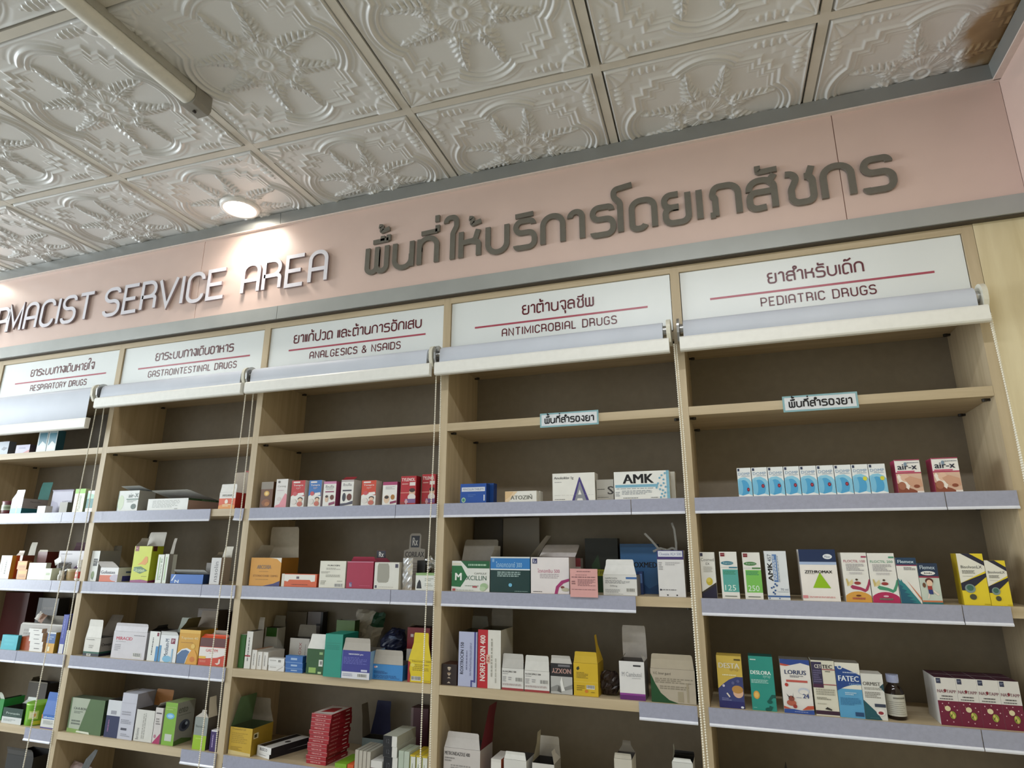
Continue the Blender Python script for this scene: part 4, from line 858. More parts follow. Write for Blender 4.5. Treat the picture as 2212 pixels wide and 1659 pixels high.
carton(2.4529, 0.016, 1.0328, 0.043, 0.1049, 0.052, '#d9d6d2', '#cfccc8', '#3f1730', 'maroon carton with a bee, first from the left of the front row of four', group='pack of maroon bee cartons', art=(('r', 0, 0, 1, 0.51, '#6f1638'), ('r', 0.06, 0.875, 0.28, 0.985, '#2f3550'), ('l', 0.09, 0.91, 0.25, 0.95, 2, '#8890a8'), ('t', 'NAS TAPP', 0.05, 0.68, 0.95, 0.745, '#8d6a72', 1), ('e', 0.43, 0.725, 0.055, 0.035, '#7a1f30'), ('l', 0.22, 0.58, 0.82, 0.62, 1, '#4f4a4c'), ('l', 0.12, 0.53, 0.9, 0.56, 1, '#4f4a4c'), ('e', 0.42, 0.35, 0.14, 0.055, '#ddd2a8'), ('p', ((0.25, 0.42), (0.34, 0.36), (0.42, 0.42), (0.38, 0.3)), '#ddd2a8'), ('e', 0.62, 0.22, 0.15, 0.08, '#8f9a3e'), ('p', ((0.5, 0.26), (0.56, 0.3), (0.72, 0.2), (0.66, 0.14)), '#cfc26a'), ('p', ((0.58, 0.2), (0.62, 0.26), (0.5, 0.18)), '#3a2a1a'), ('e', 0.2, 0.45, 0.03, 0.013, '#d7b0ba'), ('e', 0.75, 0.4, 0.03, 0.013, '#d7b0ba'), ('e', 0.3, 0.1, 0.03, 0.013, '#d7b0ba'), ('e', 0.6, 0.08, 0.03, 0.013, '#d7b0ba'), ('e', 0.86, 0.33, 0.03, 0.013, '#d7b0ba'), ('e', 0.5, 0.47, 0.025, 0.01, '#e6cfd4'), ('e', 0.12, 0.28, 0.025, 0.01, '#e6cfd4')), sart=(('r', 0, 0.58, 1, 0.63, '#7a3348'), ('r', 0, 0.78, 1, 0.81, '#8a5a66')))
carton(2.4959, 0.016, 1.0328, 0.0422, 0.105, 0.052, '#d9d6d2', '#cfccc8', '#3f1730', 'maroon carton with a bee, second from the left of the front row of four', group='pack of maroon bee cartons', art=(('r', 0, 0, 1, 0.51, '#6f1638'), ('r', 0.06, 0.875, 0.28, 0.985, '#2f3550'), ('l', 0.09, 0.91, 0.25, 0.95, 2, '#8890a8'), ('t', 'NAS TAPP', 0.05, 0.68, 0.95, 0.745, '#8d6a72', 1), ('e', 0.43, 0.725, 0.055, 0.035, '#7a1f30'), ('l', 0.22, 0.58, 0.82, 0.62, 1, '#4f4a4c'), ('l', 0.12, 0.53, 0.9, 0.56, 1, '#4f4a4c'), ('e', 0.42, 0.35, 0.14, 0.055, '#ddd2a8'), ('p', ((0.25, 0.42), (0.34, 0.36), (0.42, 0.42), (0.38, 0.3)), '#ddd2a8'), ('e', 0.62, 0.22, 0.15, 0.08, '#8f9a3e'), ('p', ((0.5, 0.26), (0.56, 0.3), (0.72, 0.2), (0.66, 0.14)), '#cfc26a'), ('p', ((0.58, 0.2), (0.62, 0.26), (0.5, 0.18)), '#3a2a1a'), ('e', 0.2, 0.45, 0.03, 0.013, '#d7b0ba'), ('e', 0.75, 0.4, 0.03, 0.013, '#d7b0ba'), ('e', 0.3, 0.1, 0.03, 0.013, '#d7b0ba'), ('e', 0.6, 0.08, 0.03, 0.013, '#d7b0ba'), ('e', 0.86, 0.33, 0.03, 0.013, '#d7b0ba'), ('e', 0.5, 0.47, 0.025, 0.01, '#e6cfd4'), ('e', 0.12, 0.28, 0.025, 0.01, '#e6cfd4')), sart=(('r', 0, 0.58, 1, 0.63, '#7a3348'), ('r', 0, 0.78, 1, 0.81, '#8a5a66')))
carton(2.5389, 0.016, 1.0328, 0.0432, 0.1052, 0.052, '#d9d6d2', '#cfccc8', '#3f1730', 'maroon carton with a bee, third from the left of the front row of four', group='pack of maroon bee cartons', art=(('r', 0, 0, 1, 0.51, '#6f1638'), ('r', 0.06, 0.875, 0.28, 0.985, '#2f3550'), ('l', 0.09, 0.91, 0.25, 0.95, 2, '#8890a8'), ('t', 'NAS TAPP', 0.05, 0.68, 0.95, 0.745, '#8d6a72', 1), ('e', 0.43, 0.725, 0.055, 0.035, '#7a1f30'), ('l', 0.22, 0.58, 0.82, 0.62, 1, '#4f4a4c'), ('l', 0.12, 0.53, 0.9, 0.56, 1, '#4f4a4c'), ('e', 0.42, 0.35, 0.14, 0.055, '#ddd2a8'), ('p', ((0.25, 0.42), (0.34, 0.36), (0.42, 0.42), (0.38, 0.3)), '#ddd2a8'), ('e', 0.62, 0.22, 0.15, 0.08, '#8f9a3e'), ('p', ((0.5, 0.26), (0.56, 0.3), (0.72, 0.2), (0.66, 0.14)), '#cfc26a'), ('p', ((0.58, 0.2), (0.62, 0.26), (0.5, 0.18)), '#3a2a1a'), ('e', 0.2, 0.45, 0.03, 0.013, '#d7b0ba'), ('e', 0.75, 0.4, 0.03, 0.013, '#d7b0ba'), ('e', 0.3, 0.1, 0.03, 0.013, '#d7b0ba'), ('e', 0.6, 0.08, 0.03, 0.013, '#d7b0ba'), ('e', 0.86, 0.33, 0.03, 0.013, '#d7b0ba'), ('e', 0.5, 0.47, 0.025, 0.01, '#e6cfd4'), ('e', 0.12, 0.28, 0.025, 0.01, '#e6cfd4')), sart=(('r', 0, 0.58, 1, 0.63, '#7a3348'), ('r', 0, 0.78, 1, 0.81, '#8a5a66')))
carton(2.5812, 0.016, 1.0328, 0.0406, 0.1053, 0.052, '#d9d6d2', '#cfccc8', '#3f1730', 'maroon carton with a bee, fourth from the left of the front row of four', group='pack of maroon bee cartons', art=(('r', 0, 0, 1, 0.51, '#6f1638'), ('r', 0.06, 0.875, 0.28, 0.985, '#2f3550'), ('l', 0.09, 0.91, 0.25, 0.95, 2, '#8890a8'), ('t', 'NAS TAPP', 0.05, 0.68, 0.95, 0.745, '#8d6a72', 1), ('e', 0.43, 0.725, 0.055, 0.035, '#7a1f30'), ('l', 0.22, 0.58, 0.82, 0.62, 1, '#4f4a4c'), ('l', 0.12, 0.53, 0.9, 0.56, 1, '#4f4a4c'), ('e', 0.42, 0.35, 0.14, 0.055, '#ddd2a8'), ('p', ((0.25, 0.42), (0.34, 0.36), (0.42, 0.42), (0.38, 0.3)), '#ddd2a8'), ('e', 0.62, 0.22, 0.15, 0.08, '#8f9a3e'), ('p', ((0.5, 0.26), (0.56, 0.3), (0.72, 0.2), (0.66, 0.14)), '#cfc26a'), ('p', ((0.58, 0.2), (0.62, 0.26), (0.5, 0.18)), '#3a2a1a'), ('e', 0.2, 0.45, 0.03, 0.013, '#d7b0ba'), ('e', 0.75, 0.4, 0.03, 0.013, '#d7b0ba'), ('e', 0.3, 0.1, 0.03, 0.013, '#d7b0ba'), ('e', 0.6, 0.08, 0.03, 0.013, '#d7b0ba'), ('e', 0.86, 0.33, 0.03, 0.013, '#d7b0ba'), ('e', 0.5, 0.47, 0.025, 0.01, '#e6cfd4'), ('e', 0.12, 0.28, 0.025, 0.01, '#e6cfd4')), sart=(('r', 0, 0.58, 1, 0.63, '#7a3348'), ('r', 0, 0.78, 1, 0.81, '#8a5a66')))
carton(2.4529, 0.069, 1.0328, 0.043, 0.1049, 0.052, '#d9d6d2', '#cfccc8', '#3f1730', 'maroon carton standing behind the first bee carton of the front row', group='pack of maroon bee cartons', sart=(('r', 0, 0.58, 1, 0.63, '#7a3348'), ('r', 0, 0.78, 1, 0.81, '#8a5a66')))
carton(2.4959, 0.069, 1.0328, 0.0422, 0.105, 0.052, '#d9d6d2', '#cfccc8', '#3f1730', 'maroon carton standing behind the second bee carton of the front row', group='pack of maroon bee cartons', sart=(('r', 0, 0.58, 1, 0.63, '#7a3348'), ('r', 0, 0.78, 1, 0.81, '#8a5a66')))
carton(2.5389, 0.069, 1.0328, 0.0432, 0.1052, 0.052, '#d9d6d2', '#cfccc8', '#3f1730', 'maroon carton standing behind the third bee carton of the front row', group='pack of maroon bee cartons', sart=(('r', 0, 0.58, 1, 0.63, '#7a3348'), ('r', 0, 0.78, 1, 0.81, '#8a5a66')))
carton(2.5812, 0.069, 1.0328, 0.0406, 0.1053, 0.052, '#d9d6d2', '#cfccc8', '#3f1730', 'maroon carton standing behind the fourth bee carton of the front row', group='pack of maroon bee cartons', sart=(('r', 0, 0.58, 1, 0.63, '#7a3348'), ('r', 0, 0.78, 1, 0.81, '#8a5a66')))
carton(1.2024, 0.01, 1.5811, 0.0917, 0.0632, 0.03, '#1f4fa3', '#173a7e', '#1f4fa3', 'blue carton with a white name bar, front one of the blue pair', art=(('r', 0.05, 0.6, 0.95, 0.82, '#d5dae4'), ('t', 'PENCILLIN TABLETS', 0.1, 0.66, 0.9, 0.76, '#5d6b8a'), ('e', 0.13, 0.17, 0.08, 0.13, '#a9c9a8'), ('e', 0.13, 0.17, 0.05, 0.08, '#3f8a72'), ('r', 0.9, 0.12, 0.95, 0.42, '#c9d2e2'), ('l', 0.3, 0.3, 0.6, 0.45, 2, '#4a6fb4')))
carton(1.2485, 0.046, 1.5811, 0.0229, 0.0669, 0.03, '#1c478f', '#173a7e', '#1c478f', 'blue carton partly hidden behind the front blue carton')
carton(1.3665, 0.01, 1.5811, 0.1056, 0.0347, 0.035, '#e6e4dd', '#e6e4dd', '#e6e4dd', 'low cream and white carton with grey italic name', art=(('p', ((0, 1), (0.28, 0.98), (0.15, 0.5), (0.0, 0.2)), '#d9b98c'), ('p', ((0, 0.2), (0.15, 0.5), (0.28, 0.98), (0.4, 0.98), (0.1, 0), (0, 0)), '#e3c9a5'), ('t', 'ATOZIN', 0.18, 0.24, 0.86, 0.6, '#77776e', 1), ('r', 0.8, 0.62, 0.84, 0.7, '#77776e')))
carton(1.4147, 0.047, 1.5811, 0.0109, 0.0366, 0.03, '#dedcd5', '#dedcd5', '#dedcd5', 'second low cream and white carton behind the first')
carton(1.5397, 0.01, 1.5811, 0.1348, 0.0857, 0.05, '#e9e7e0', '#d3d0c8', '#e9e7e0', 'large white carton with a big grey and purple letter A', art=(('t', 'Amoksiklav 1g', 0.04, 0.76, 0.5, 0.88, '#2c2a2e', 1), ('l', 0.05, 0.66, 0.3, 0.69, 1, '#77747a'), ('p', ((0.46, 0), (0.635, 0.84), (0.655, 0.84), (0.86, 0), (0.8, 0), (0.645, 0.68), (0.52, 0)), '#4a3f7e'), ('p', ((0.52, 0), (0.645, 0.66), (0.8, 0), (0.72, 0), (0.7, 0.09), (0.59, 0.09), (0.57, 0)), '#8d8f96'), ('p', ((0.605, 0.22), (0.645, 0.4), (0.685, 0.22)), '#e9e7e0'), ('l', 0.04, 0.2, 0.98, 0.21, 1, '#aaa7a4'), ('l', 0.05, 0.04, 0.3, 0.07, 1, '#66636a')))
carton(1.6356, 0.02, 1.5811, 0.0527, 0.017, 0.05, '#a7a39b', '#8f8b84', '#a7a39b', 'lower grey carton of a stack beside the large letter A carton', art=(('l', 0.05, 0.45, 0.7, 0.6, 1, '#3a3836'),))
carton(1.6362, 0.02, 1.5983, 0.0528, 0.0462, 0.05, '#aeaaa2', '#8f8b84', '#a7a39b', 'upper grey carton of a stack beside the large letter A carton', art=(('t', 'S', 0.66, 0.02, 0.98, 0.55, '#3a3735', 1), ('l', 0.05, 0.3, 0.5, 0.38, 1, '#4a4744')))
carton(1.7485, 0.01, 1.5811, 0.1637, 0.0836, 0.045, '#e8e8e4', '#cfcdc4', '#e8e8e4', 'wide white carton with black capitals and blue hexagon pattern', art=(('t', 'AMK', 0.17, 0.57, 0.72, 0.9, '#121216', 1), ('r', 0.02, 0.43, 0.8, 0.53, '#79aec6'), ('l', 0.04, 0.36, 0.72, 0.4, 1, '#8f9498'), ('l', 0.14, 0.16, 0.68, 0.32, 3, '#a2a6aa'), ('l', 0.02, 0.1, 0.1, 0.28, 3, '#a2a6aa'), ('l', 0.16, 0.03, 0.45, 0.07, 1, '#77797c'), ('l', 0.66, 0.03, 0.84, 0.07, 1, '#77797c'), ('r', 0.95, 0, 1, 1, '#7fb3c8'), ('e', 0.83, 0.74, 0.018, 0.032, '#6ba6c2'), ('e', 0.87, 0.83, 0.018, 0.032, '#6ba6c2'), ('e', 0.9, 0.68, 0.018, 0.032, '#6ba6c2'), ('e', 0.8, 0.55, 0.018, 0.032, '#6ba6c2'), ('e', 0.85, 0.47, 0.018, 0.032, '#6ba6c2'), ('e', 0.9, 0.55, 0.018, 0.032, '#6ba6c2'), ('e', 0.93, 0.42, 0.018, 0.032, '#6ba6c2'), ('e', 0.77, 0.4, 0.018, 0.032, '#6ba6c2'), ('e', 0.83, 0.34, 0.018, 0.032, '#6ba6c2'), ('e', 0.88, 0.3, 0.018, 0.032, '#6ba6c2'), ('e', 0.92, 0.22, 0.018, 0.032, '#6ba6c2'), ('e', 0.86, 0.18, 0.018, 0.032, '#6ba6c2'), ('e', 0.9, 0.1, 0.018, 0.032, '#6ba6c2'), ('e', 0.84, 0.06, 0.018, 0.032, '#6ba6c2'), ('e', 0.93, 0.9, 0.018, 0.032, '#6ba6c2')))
carton(1.8355, 0.06, 1.5811, 0.0149, 0.0848, 0.04, '#d9d6cb', '#d9d6cb', '#d9d6cb', 'second wide white carton tucked behind the one with hexagon pattern')
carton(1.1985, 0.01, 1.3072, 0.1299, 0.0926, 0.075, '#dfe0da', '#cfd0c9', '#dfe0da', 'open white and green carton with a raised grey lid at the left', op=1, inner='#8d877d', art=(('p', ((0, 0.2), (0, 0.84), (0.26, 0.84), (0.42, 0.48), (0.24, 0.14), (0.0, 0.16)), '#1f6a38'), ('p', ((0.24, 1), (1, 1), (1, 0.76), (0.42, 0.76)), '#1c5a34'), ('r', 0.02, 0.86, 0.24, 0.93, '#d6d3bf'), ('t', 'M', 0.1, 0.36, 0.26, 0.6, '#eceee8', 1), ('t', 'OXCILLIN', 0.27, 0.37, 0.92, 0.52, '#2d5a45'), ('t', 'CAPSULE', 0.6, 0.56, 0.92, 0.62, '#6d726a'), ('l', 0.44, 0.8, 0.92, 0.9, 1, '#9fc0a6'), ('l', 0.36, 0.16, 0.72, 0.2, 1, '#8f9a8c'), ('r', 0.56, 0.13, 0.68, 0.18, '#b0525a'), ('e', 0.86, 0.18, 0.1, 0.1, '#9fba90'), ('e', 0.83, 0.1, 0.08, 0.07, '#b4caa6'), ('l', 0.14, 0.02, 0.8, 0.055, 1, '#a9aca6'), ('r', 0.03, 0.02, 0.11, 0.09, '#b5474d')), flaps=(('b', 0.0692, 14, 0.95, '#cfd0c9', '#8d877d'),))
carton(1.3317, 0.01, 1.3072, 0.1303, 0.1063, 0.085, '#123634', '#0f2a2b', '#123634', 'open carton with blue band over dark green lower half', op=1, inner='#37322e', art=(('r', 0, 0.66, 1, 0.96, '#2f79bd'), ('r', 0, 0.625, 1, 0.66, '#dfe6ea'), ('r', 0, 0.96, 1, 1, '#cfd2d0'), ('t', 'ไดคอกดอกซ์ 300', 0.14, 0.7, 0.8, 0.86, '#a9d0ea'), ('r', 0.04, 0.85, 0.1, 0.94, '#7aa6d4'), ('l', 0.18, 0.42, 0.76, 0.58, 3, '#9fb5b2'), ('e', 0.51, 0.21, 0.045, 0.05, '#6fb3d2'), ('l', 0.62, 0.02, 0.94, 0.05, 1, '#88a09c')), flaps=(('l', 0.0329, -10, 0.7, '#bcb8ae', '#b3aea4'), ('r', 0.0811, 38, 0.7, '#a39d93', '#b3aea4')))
carton(1.4599, 0.01, 1.3072, 0.1203, 0.1057, 0.085, '#e3dcdc', '#cbbfbf', '#e3dcdc', 'open white carton with a magenta ring and a striped lid edge', op=1, inner='#4a443f', art=(('r', 0.04, 0.82, 0.17, 0.96, '#2c2f5e'), ('t', 'Rx', 0.06, 0.84, 0.15, 0.94, '#cfcfe0'), ('t', 'ไดคอกซิน 500', 0.18, 0.57, 0.76, 0.68, '#b44a74'), ('l', 0.24, 0.4, 0.74, 0.54, 3, '#b9aeb2'), ('p', ((0.62, 0), (0.66, 0.2), (0.8, 0.36), (1, 0.42), (1, 0.35), (0.86, 0.29), (0.74, 0.17), (0.7, 0)), '#a3346e'), ('e', 0.83, 0.18, 0.05, 0.035, '#7a3a34'), ('e', 0.9, 0.12, 0.1, 0.05, '#b9b49c'), ('l', 0.06, 0.03, 0.3, 0.06, 1, '#4a4648')), flaps=(('b', 0.0808, 62, 1, '#b33a4a', '#e3dcdc'),))
carton(1.5695, -0.0105, 1.3012, 0.0828, 0.0797, 0.0015, '#d9a3a0', '#d9a3a0', '#d9a3a0', 'pink printed card hanging over the price strip', art=(('l', 0.25, 0.86, 0.75, 0.92, 1, '#8d6465'), ('l', 0.2, 0.75, 0.8, 0.79, 1, '#9a7072'), ('l', 0.06, 0.66, 0.94, 0.72, 1, '#8d6465'), ('l', 0.28, 0.38, 0.92, 0.63, 6, '#9a7072'), ('l', 0.06, 0.42, 0.2, 0.57, 2, '#8d6465'), ('l', 0.06, 0.24, 0.94, 0.28, 1, '#9a7072')), cat='card', name='paper_card')
carton(1.5956, 0.13, 1.3072, 0.105, 0.164, 0.04, '#15170f', '#15170f', '#15170f', 'tall black carton with a yellow band at the back of the shelf', art=(('p', ((0.2, 0.0), (0.2, 0.5), (0.4, 0.7), (0.5, 0.3), (0.75, 0.6), (0.78, 0.0)), '#1f3a20'), ('r', 0, 0.3, 1, 0.42, '#8d8a1e'), ('t', 'HAIRY FIBRE', 0.05, 0.33, 0.75, 0.39, '#2a2a10'), ('p', ((0.75, 0.42), (0.95, 0.55), (1, 0.42)), '#a39a22')))
carton(1.5211, 0.098, 1.3072, 0.0295, 0.1027, 0.03, '#8f8a84', '#8f8a84', '#8f8a84', 'small grey and red carton wedged behind the pink card', art=(('r', 0, 0.75, 1, 1, '#6a2226'), ('l', 0.1, 0.3, 0.9, 0.6, 3, '#55504c')))
carton(1.6723, 0.01, 1.3072, 0.0982, 0.0576, 0.07, '#dddcda', '#8f8b86', '#dddcda', 'white text carton with its front flap standing up', op=1, inner='#3a342f', art=(('t', 'NAPROXEN', 0.06, 0.78, 0.42, 0.87, '#55555a'), ('r', 0.68, 0.8, 1, 0.9, '#4a6fa8'), ('l', 0.06, 0.56, 0.8, 0.74, 4, '#9a9a9c'), ('t', '500mg', 0.2, 0.4, 0.42, 0.5, '#7d7d80'), ('l', 0.06, 0.12, 0.5, 0.3, 3, '#a5a5a6'), ('b', 0.68, 0.16, 0.94, 0.36), ('l', 0.06, 0.05, 0.6, 0.08, 1, '#99999a')), flaps=(('f', 0.044, -12, 0.86, '#dddcda', '#b9b4ac'),))
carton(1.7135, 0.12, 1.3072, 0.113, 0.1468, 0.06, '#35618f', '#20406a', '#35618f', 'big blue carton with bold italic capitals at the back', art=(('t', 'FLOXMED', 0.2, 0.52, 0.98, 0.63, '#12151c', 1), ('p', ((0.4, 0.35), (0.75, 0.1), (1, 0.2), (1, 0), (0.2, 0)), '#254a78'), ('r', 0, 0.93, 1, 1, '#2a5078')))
carton(1.7202, 0.082, 1.3072, 0.0164, 0.0654, 0.03, '#2c3f6e', '#2c3f6e', '#2c3f6e', 'thin vial carton in blue and yellow beside the white text carton', art=(('r', 0.0, 0.0, 0.35, 0.7, '#c2bb4a'), ('r', 0.4, 0.5, 0.9, 0.9, '#5a7ab0')))
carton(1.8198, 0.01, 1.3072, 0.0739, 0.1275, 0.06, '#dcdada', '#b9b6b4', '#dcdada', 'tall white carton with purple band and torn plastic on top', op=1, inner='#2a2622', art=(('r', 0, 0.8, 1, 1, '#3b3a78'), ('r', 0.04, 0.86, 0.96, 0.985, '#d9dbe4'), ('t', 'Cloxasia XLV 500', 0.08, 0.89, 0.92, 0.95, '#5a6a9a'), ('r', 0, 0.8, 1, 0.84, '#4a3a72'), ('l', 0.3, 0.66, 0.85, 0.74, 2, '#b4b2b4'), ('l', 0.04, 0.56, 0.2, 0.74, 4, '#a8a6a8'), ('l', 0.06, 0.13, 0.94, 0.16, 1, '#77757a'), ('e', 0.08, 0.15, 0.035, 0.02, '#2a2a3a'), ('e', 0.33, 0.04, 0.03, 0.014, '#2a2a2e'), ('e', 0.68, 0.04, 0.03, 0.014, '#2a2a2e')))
carton(1.1689, 0.235, 1.3072, 0.1079, 0.2334, 0.0015, '#4d473f', '#4d473f', '#4d473f', 'tall dark grey board leaning at the back behind the green carton', cat='card', name='cardboard_sheet')
carton(1.2967, 0.22, 1.3072, 0.1332, 0.2359, 0.0015, '#8a8174', '#8a8174', '#8a8174', 'tall pale grey board leaning at the back of the antimicrobial bay', cat='card', name='cardboard_sheet')
carton(1.1337, 0.01, 1.0328, 0.0516, 0.0593, 0.06, '#2a1a16', '#3a2018', '#4a2a20', 'small dark brown carton with a row of pale drops, beside the left upright', art=(('p', ((0.38, 0.78), (0.62, 0.78), (0.5, 0.68)), '#bfae9c'), ('e', 0.5, 0.83, 0.12, 0.04, '#d6c6b0'), ('p', ((0.38, 0.54), (0.62, 0.54), (0.5, 0.44)), '#bfae9c'), ('e', 0.5, 0.57, 0.12, 0.04, '#a08a70'), ('p', ((0.38, 0.33), (0.62, 0.33), (0.5, 0.4)), '#bfae9c'), ('p', ((0.38, 0.1), (0.62, 0.1), (0.5, 0.18)), '#bfae9c')))
carton(1.1947, 0.01, 1.0328, 0.0612, 0.1557, 0.1, '#b4b9d6', '#8f93b4', '#b4b9d6', 'open lavender carton with black sideways name', op=1, inner='#57503f', art=(('t', 'ROXTROCIN 150', 0.1, 0.22, 0.28, 0.8, '#262638', 1, 90), ('r', 0.84, 0.08, 0.94, 1, '#4a4a8a'), ('p', ((0.68, 0.12), (0.84, 0.12), (0.94, 0.12), (0.94, 0.09), (0.76, 0.09), (0.76, 0), (0.68, 0)), '#4a4a8a'), ('l', 0.42, 0.3, 0.52, 0.75, 1, '#77799a', 90), ('l', 0.62, 0.2, 0.72, 0.8, 2, '#8a8cae', 90)), flaps=(('b', 0.0373, -6, 0.9, '#8f93b4', '#6d6a60'),))
carton(1.2657, 0.01, 1.0328, 0.0746, 0.164, 0.11, '#dddad2', '#b9b4a8', '#dddad2', 'open white carton with red side strip and white sideways capitals', op=1, inner='#57503f', art=(('r', 0, 0, 0.44, 1, '#b8202a'), ('t', 'NORFLOXIN 400', 0.1, 0.12, 0.33, 0.9, '#e8dcd6', 1, 90), ('r', 0.38, 0.42, 0.54, 0.57, '#e0b9a6'), ('t', 'Rx', 0.4, 0.45, 0.52, 0.54, '#8a3a34', 0, 90), ('l', 0.58, 0.2, 0.68, 0.85, 1, '#a5a298', 90), ('l', 0.76, 0.1, 0.84, 0.7, 1, '#b5b2a8', 90)), flaps=(('b', 0.0531, 4, 1, '#b9b4a8', '#7d766b'),))
carton(1.3416, 0.01, 1.0328, 0.0683, 0.0599, 0.1, '#dad8d4', '#a5a19a', '#dad8d4', 'white carton with red foot and raised grey front flap, left of a like pair', op=1, inner='#3a342f', group='pair of white cartons with red feet', art=(('r', 0, 0, 1, 0.1, '#9c3a3c'), ('t', 'FLOXCIPRO 500', 0.04, 0.8, 0.66, 0.88, '#4a4848', 1), ('l', 0.04, 0.7, 0.4, 0.75, 1, '#99979a'), ('l', 0.04, 0.36, 0.2, 0.62, 4, '#a5a3a4'), ('l', 0.3, 0.42, 0.45, 0.6, 2, '#a5a3a4'), ('b', 0.62, 0.38, 0.95, 0.6), ('l', 0.04, 0.2, 0.9, 0.3, 2, '#b09c9c')), flaps=(('f', 0.0399, -6, 0.97, '#bcb9b4', '#8d877d'),))
carton(1.4168, 0.01, 1.0328, 0.0764, 0.0569, 0.1, '#dad8d4', '#a5a19a', '#dad8d4', 'white carton with red foot and raised white front flap, right of a like pair', op=1, inner='#3a342f', group='pair of white cartons with red feet', art=(('r', 0, 0, 1, 0.1, '#9c3a3c'), ('t', 'FLOXCIPRO 500', 0.04, 0.8, 0.66, 0.88, '#4a4848', 1), ('l', 0.04, 0.7, 0.4, 0.75, 1, '#99979a'), ('l', 0.04, 0.36, 0.2, 0.62, 4, '#a5a3a4'), ('l', 0.3, 0.42, 0.45, 0.6, 2, '#a5a3a4'), ('b', 0.62, 0.38, 0.95, 0.6), ('l', 0.04, 0.2, 0.9, 0.3, 2, '#b09c9c')), flaps=(('f', 0.0418, -4, 0.96, '#d6d4cf', '#8d877d'),))
carton(1.4916, 0.01, 1.0328, 0.0647, 0.0814, 0.09, '#b4b3b0', '#2a2826', '#b4b3b0', 'black and silver carton with upside-down outlined letters', op=1, inner='#2a2622', art=(('r', 0, 0.58, 1, 1, '#232225'), ('t', 'NOXZY', 0.06, 0.68, 0.94, 0.84, '#b58d84', 1, 180), ('r', 0.35, 0.9, 0.9, 0.97, '#77757a'), ('p', ((0, 0.2), (0.3, 0.3), (0.6, 0.22), (1, 0.34), (1, 0.2), (0.5, 0.1), (0, 0.08)), '#8a8986'), ('p', ((0.5, 0.1), (0.44, 0.4), (0.52, 0.58), (0.58, 0.3), (0.66, 0.12)), '#e6e4e0'), ('p', ((0.3, 0.1), (0.38, 0.3), (0.5, 0.05)), '#5a5856')), flaps=(('f', 0.0237, 18, 0.9, '#d0cdc9', '#d0cdc9'),))
carton(1.5636, 0.01, 1.0328, 0.0711, 0.0868, 0.08, '#d1ae2a', '#a88a1e', '#d1ae2a', 'yellow carton with a curved yellow tear strip', op=1, inner='#4a3f1a', art=(('p', ((0.13, 0.86), (0.22, 0.9), (0.25, 0.82), (0.18, 0.77), (0.12, 0.8)), '#3a3a1a'), ('l', 0.12, 0.52, 0.6, 0.72, 5, '#8a7320'), ('r', 0.0, 0.42, 1, 0.43, '#e0c65a'), ('b', 0.52, 0.22, 0.86, 0.34), ('l', 0.12, 0.14, 0.45, 0.32, 3, '#94791e'), ('e', 0.52, 0.15, 0.07, 0.045, '#cf7a2a'), ('l', 0.7, 0.1, 0.85, 0.14, 1, '#94791e')), flaps=(('f', 0.03, -8, 0.93, '#c9a82a', '#8a7a4a'), ('r', 0.0741, -10, 0.35, '#c9a62a', '#c9a62a')))
carton(1.6958, 0.01, 1.0328, 0.0703, 0.0992, 0.07, '#dfdddc', '#8f8b88', '#dfdddc', 'white carton with purple foot, open gable and tall grey back flap', op=1, inner='#57514c', art=(('r', 0, 0, 1, 0.13, '#6d2f78'), ('r', 0.0, 0.0, 1, 0.17, '#8a3f8f'), ('r', 0, 0, 1, 0.12, '#62286c'), ('t', 'M Cambutol', 0.1, 0.6, 0.88, 0.72, '#9a9a9e'), ('l', 0.5, 0.54, 0.85, 0.57, 1, '#b5b4b6'), ('r', 0.56, 0.87, 0.86, 0.91, '#2f3033')), flaps=(('b', 0.0885, -4, 1, '#8f8b88', '#a9a29b'), ('l', 0.0176, -38, 0.4, '#c9c6c2', '#d8d5d0'), ('r', 0.0192, -38, 0.4, '#c9c6c2', '#e2e0dc')))
carton(1.8067, 0.01, 1.0328, 0.1188, 0.0855, 0.09, '#b3a897', '#12351f', '#b3a897', 'grey paper carton with a dark green curved corner', op=1, inner='#3a342f', art=(('p', ((0, 0), (0.62, 0), (0.4, 0.09), (0.22, 0.28), (0.1, 0.55), (0, 0.85)), '#1d4a28'), ('t', 'V.C. Inner guard', 0.06, 0.8, 0.46, 0.9, '#4a463e'), ('l', 0.1, 0.56, 0.95, 0.72, 3, '#8d8474'), ('l', 0.2, 0.38, 0.85, 0.5, 2, '#8d8474'), ('r', 0.6, 0.05, 0.72, 0.35, '#a1967f'), ('r', 0.8, 0.05, 0.84, 0.6, '#a1967f')), flaps=(('f', 0.0378, -3, 0.96, '#aea390', '#8d8474'),))
carton(1.1825, 0.01, 0.7652, 0.117, 0.0973, 0.1, '#cac3bf', '#a9a29e', '#cac3bf', 'grey-white text carton with raised flap at the bottom left of the antimicrobial bay', op=1, inner='#3a342f', art=(('t', 'METRONIDAZOLE 400', 0.03, 0.8, 0.72, 0.9, '#3a3638', 1), ('l', 0.03, 0.6, 0.3, 0.74, 2, '#8f8a88'), ('l', 0.2, 0.3, 0.9, 0.55, 4, '#9a9592'), ('l', 0.03, 0.1, 0.9, 0.25, 3, '#9a9592')), flaps=(('f', 0.0427, -10, 0.9, '#c0bab6', '#8d877d'), ('r', 0.1201, 10, 0.7, '#6d1f2c', '#8d8580')))
carton(1.2913, 0.01, 0.7652, 0.0313, 0.0812, 0.08, '#dcd8d2', '#a5502f', '#dcd8d2', 'small white and orange carton end beside the grey-white text carton', art=(('r', 0, 0.5, 1, 0.9, '#e4e0da'), ('t', 'Min', 0.2, 0.3, 0.6, 0.5, '#4a4744')))
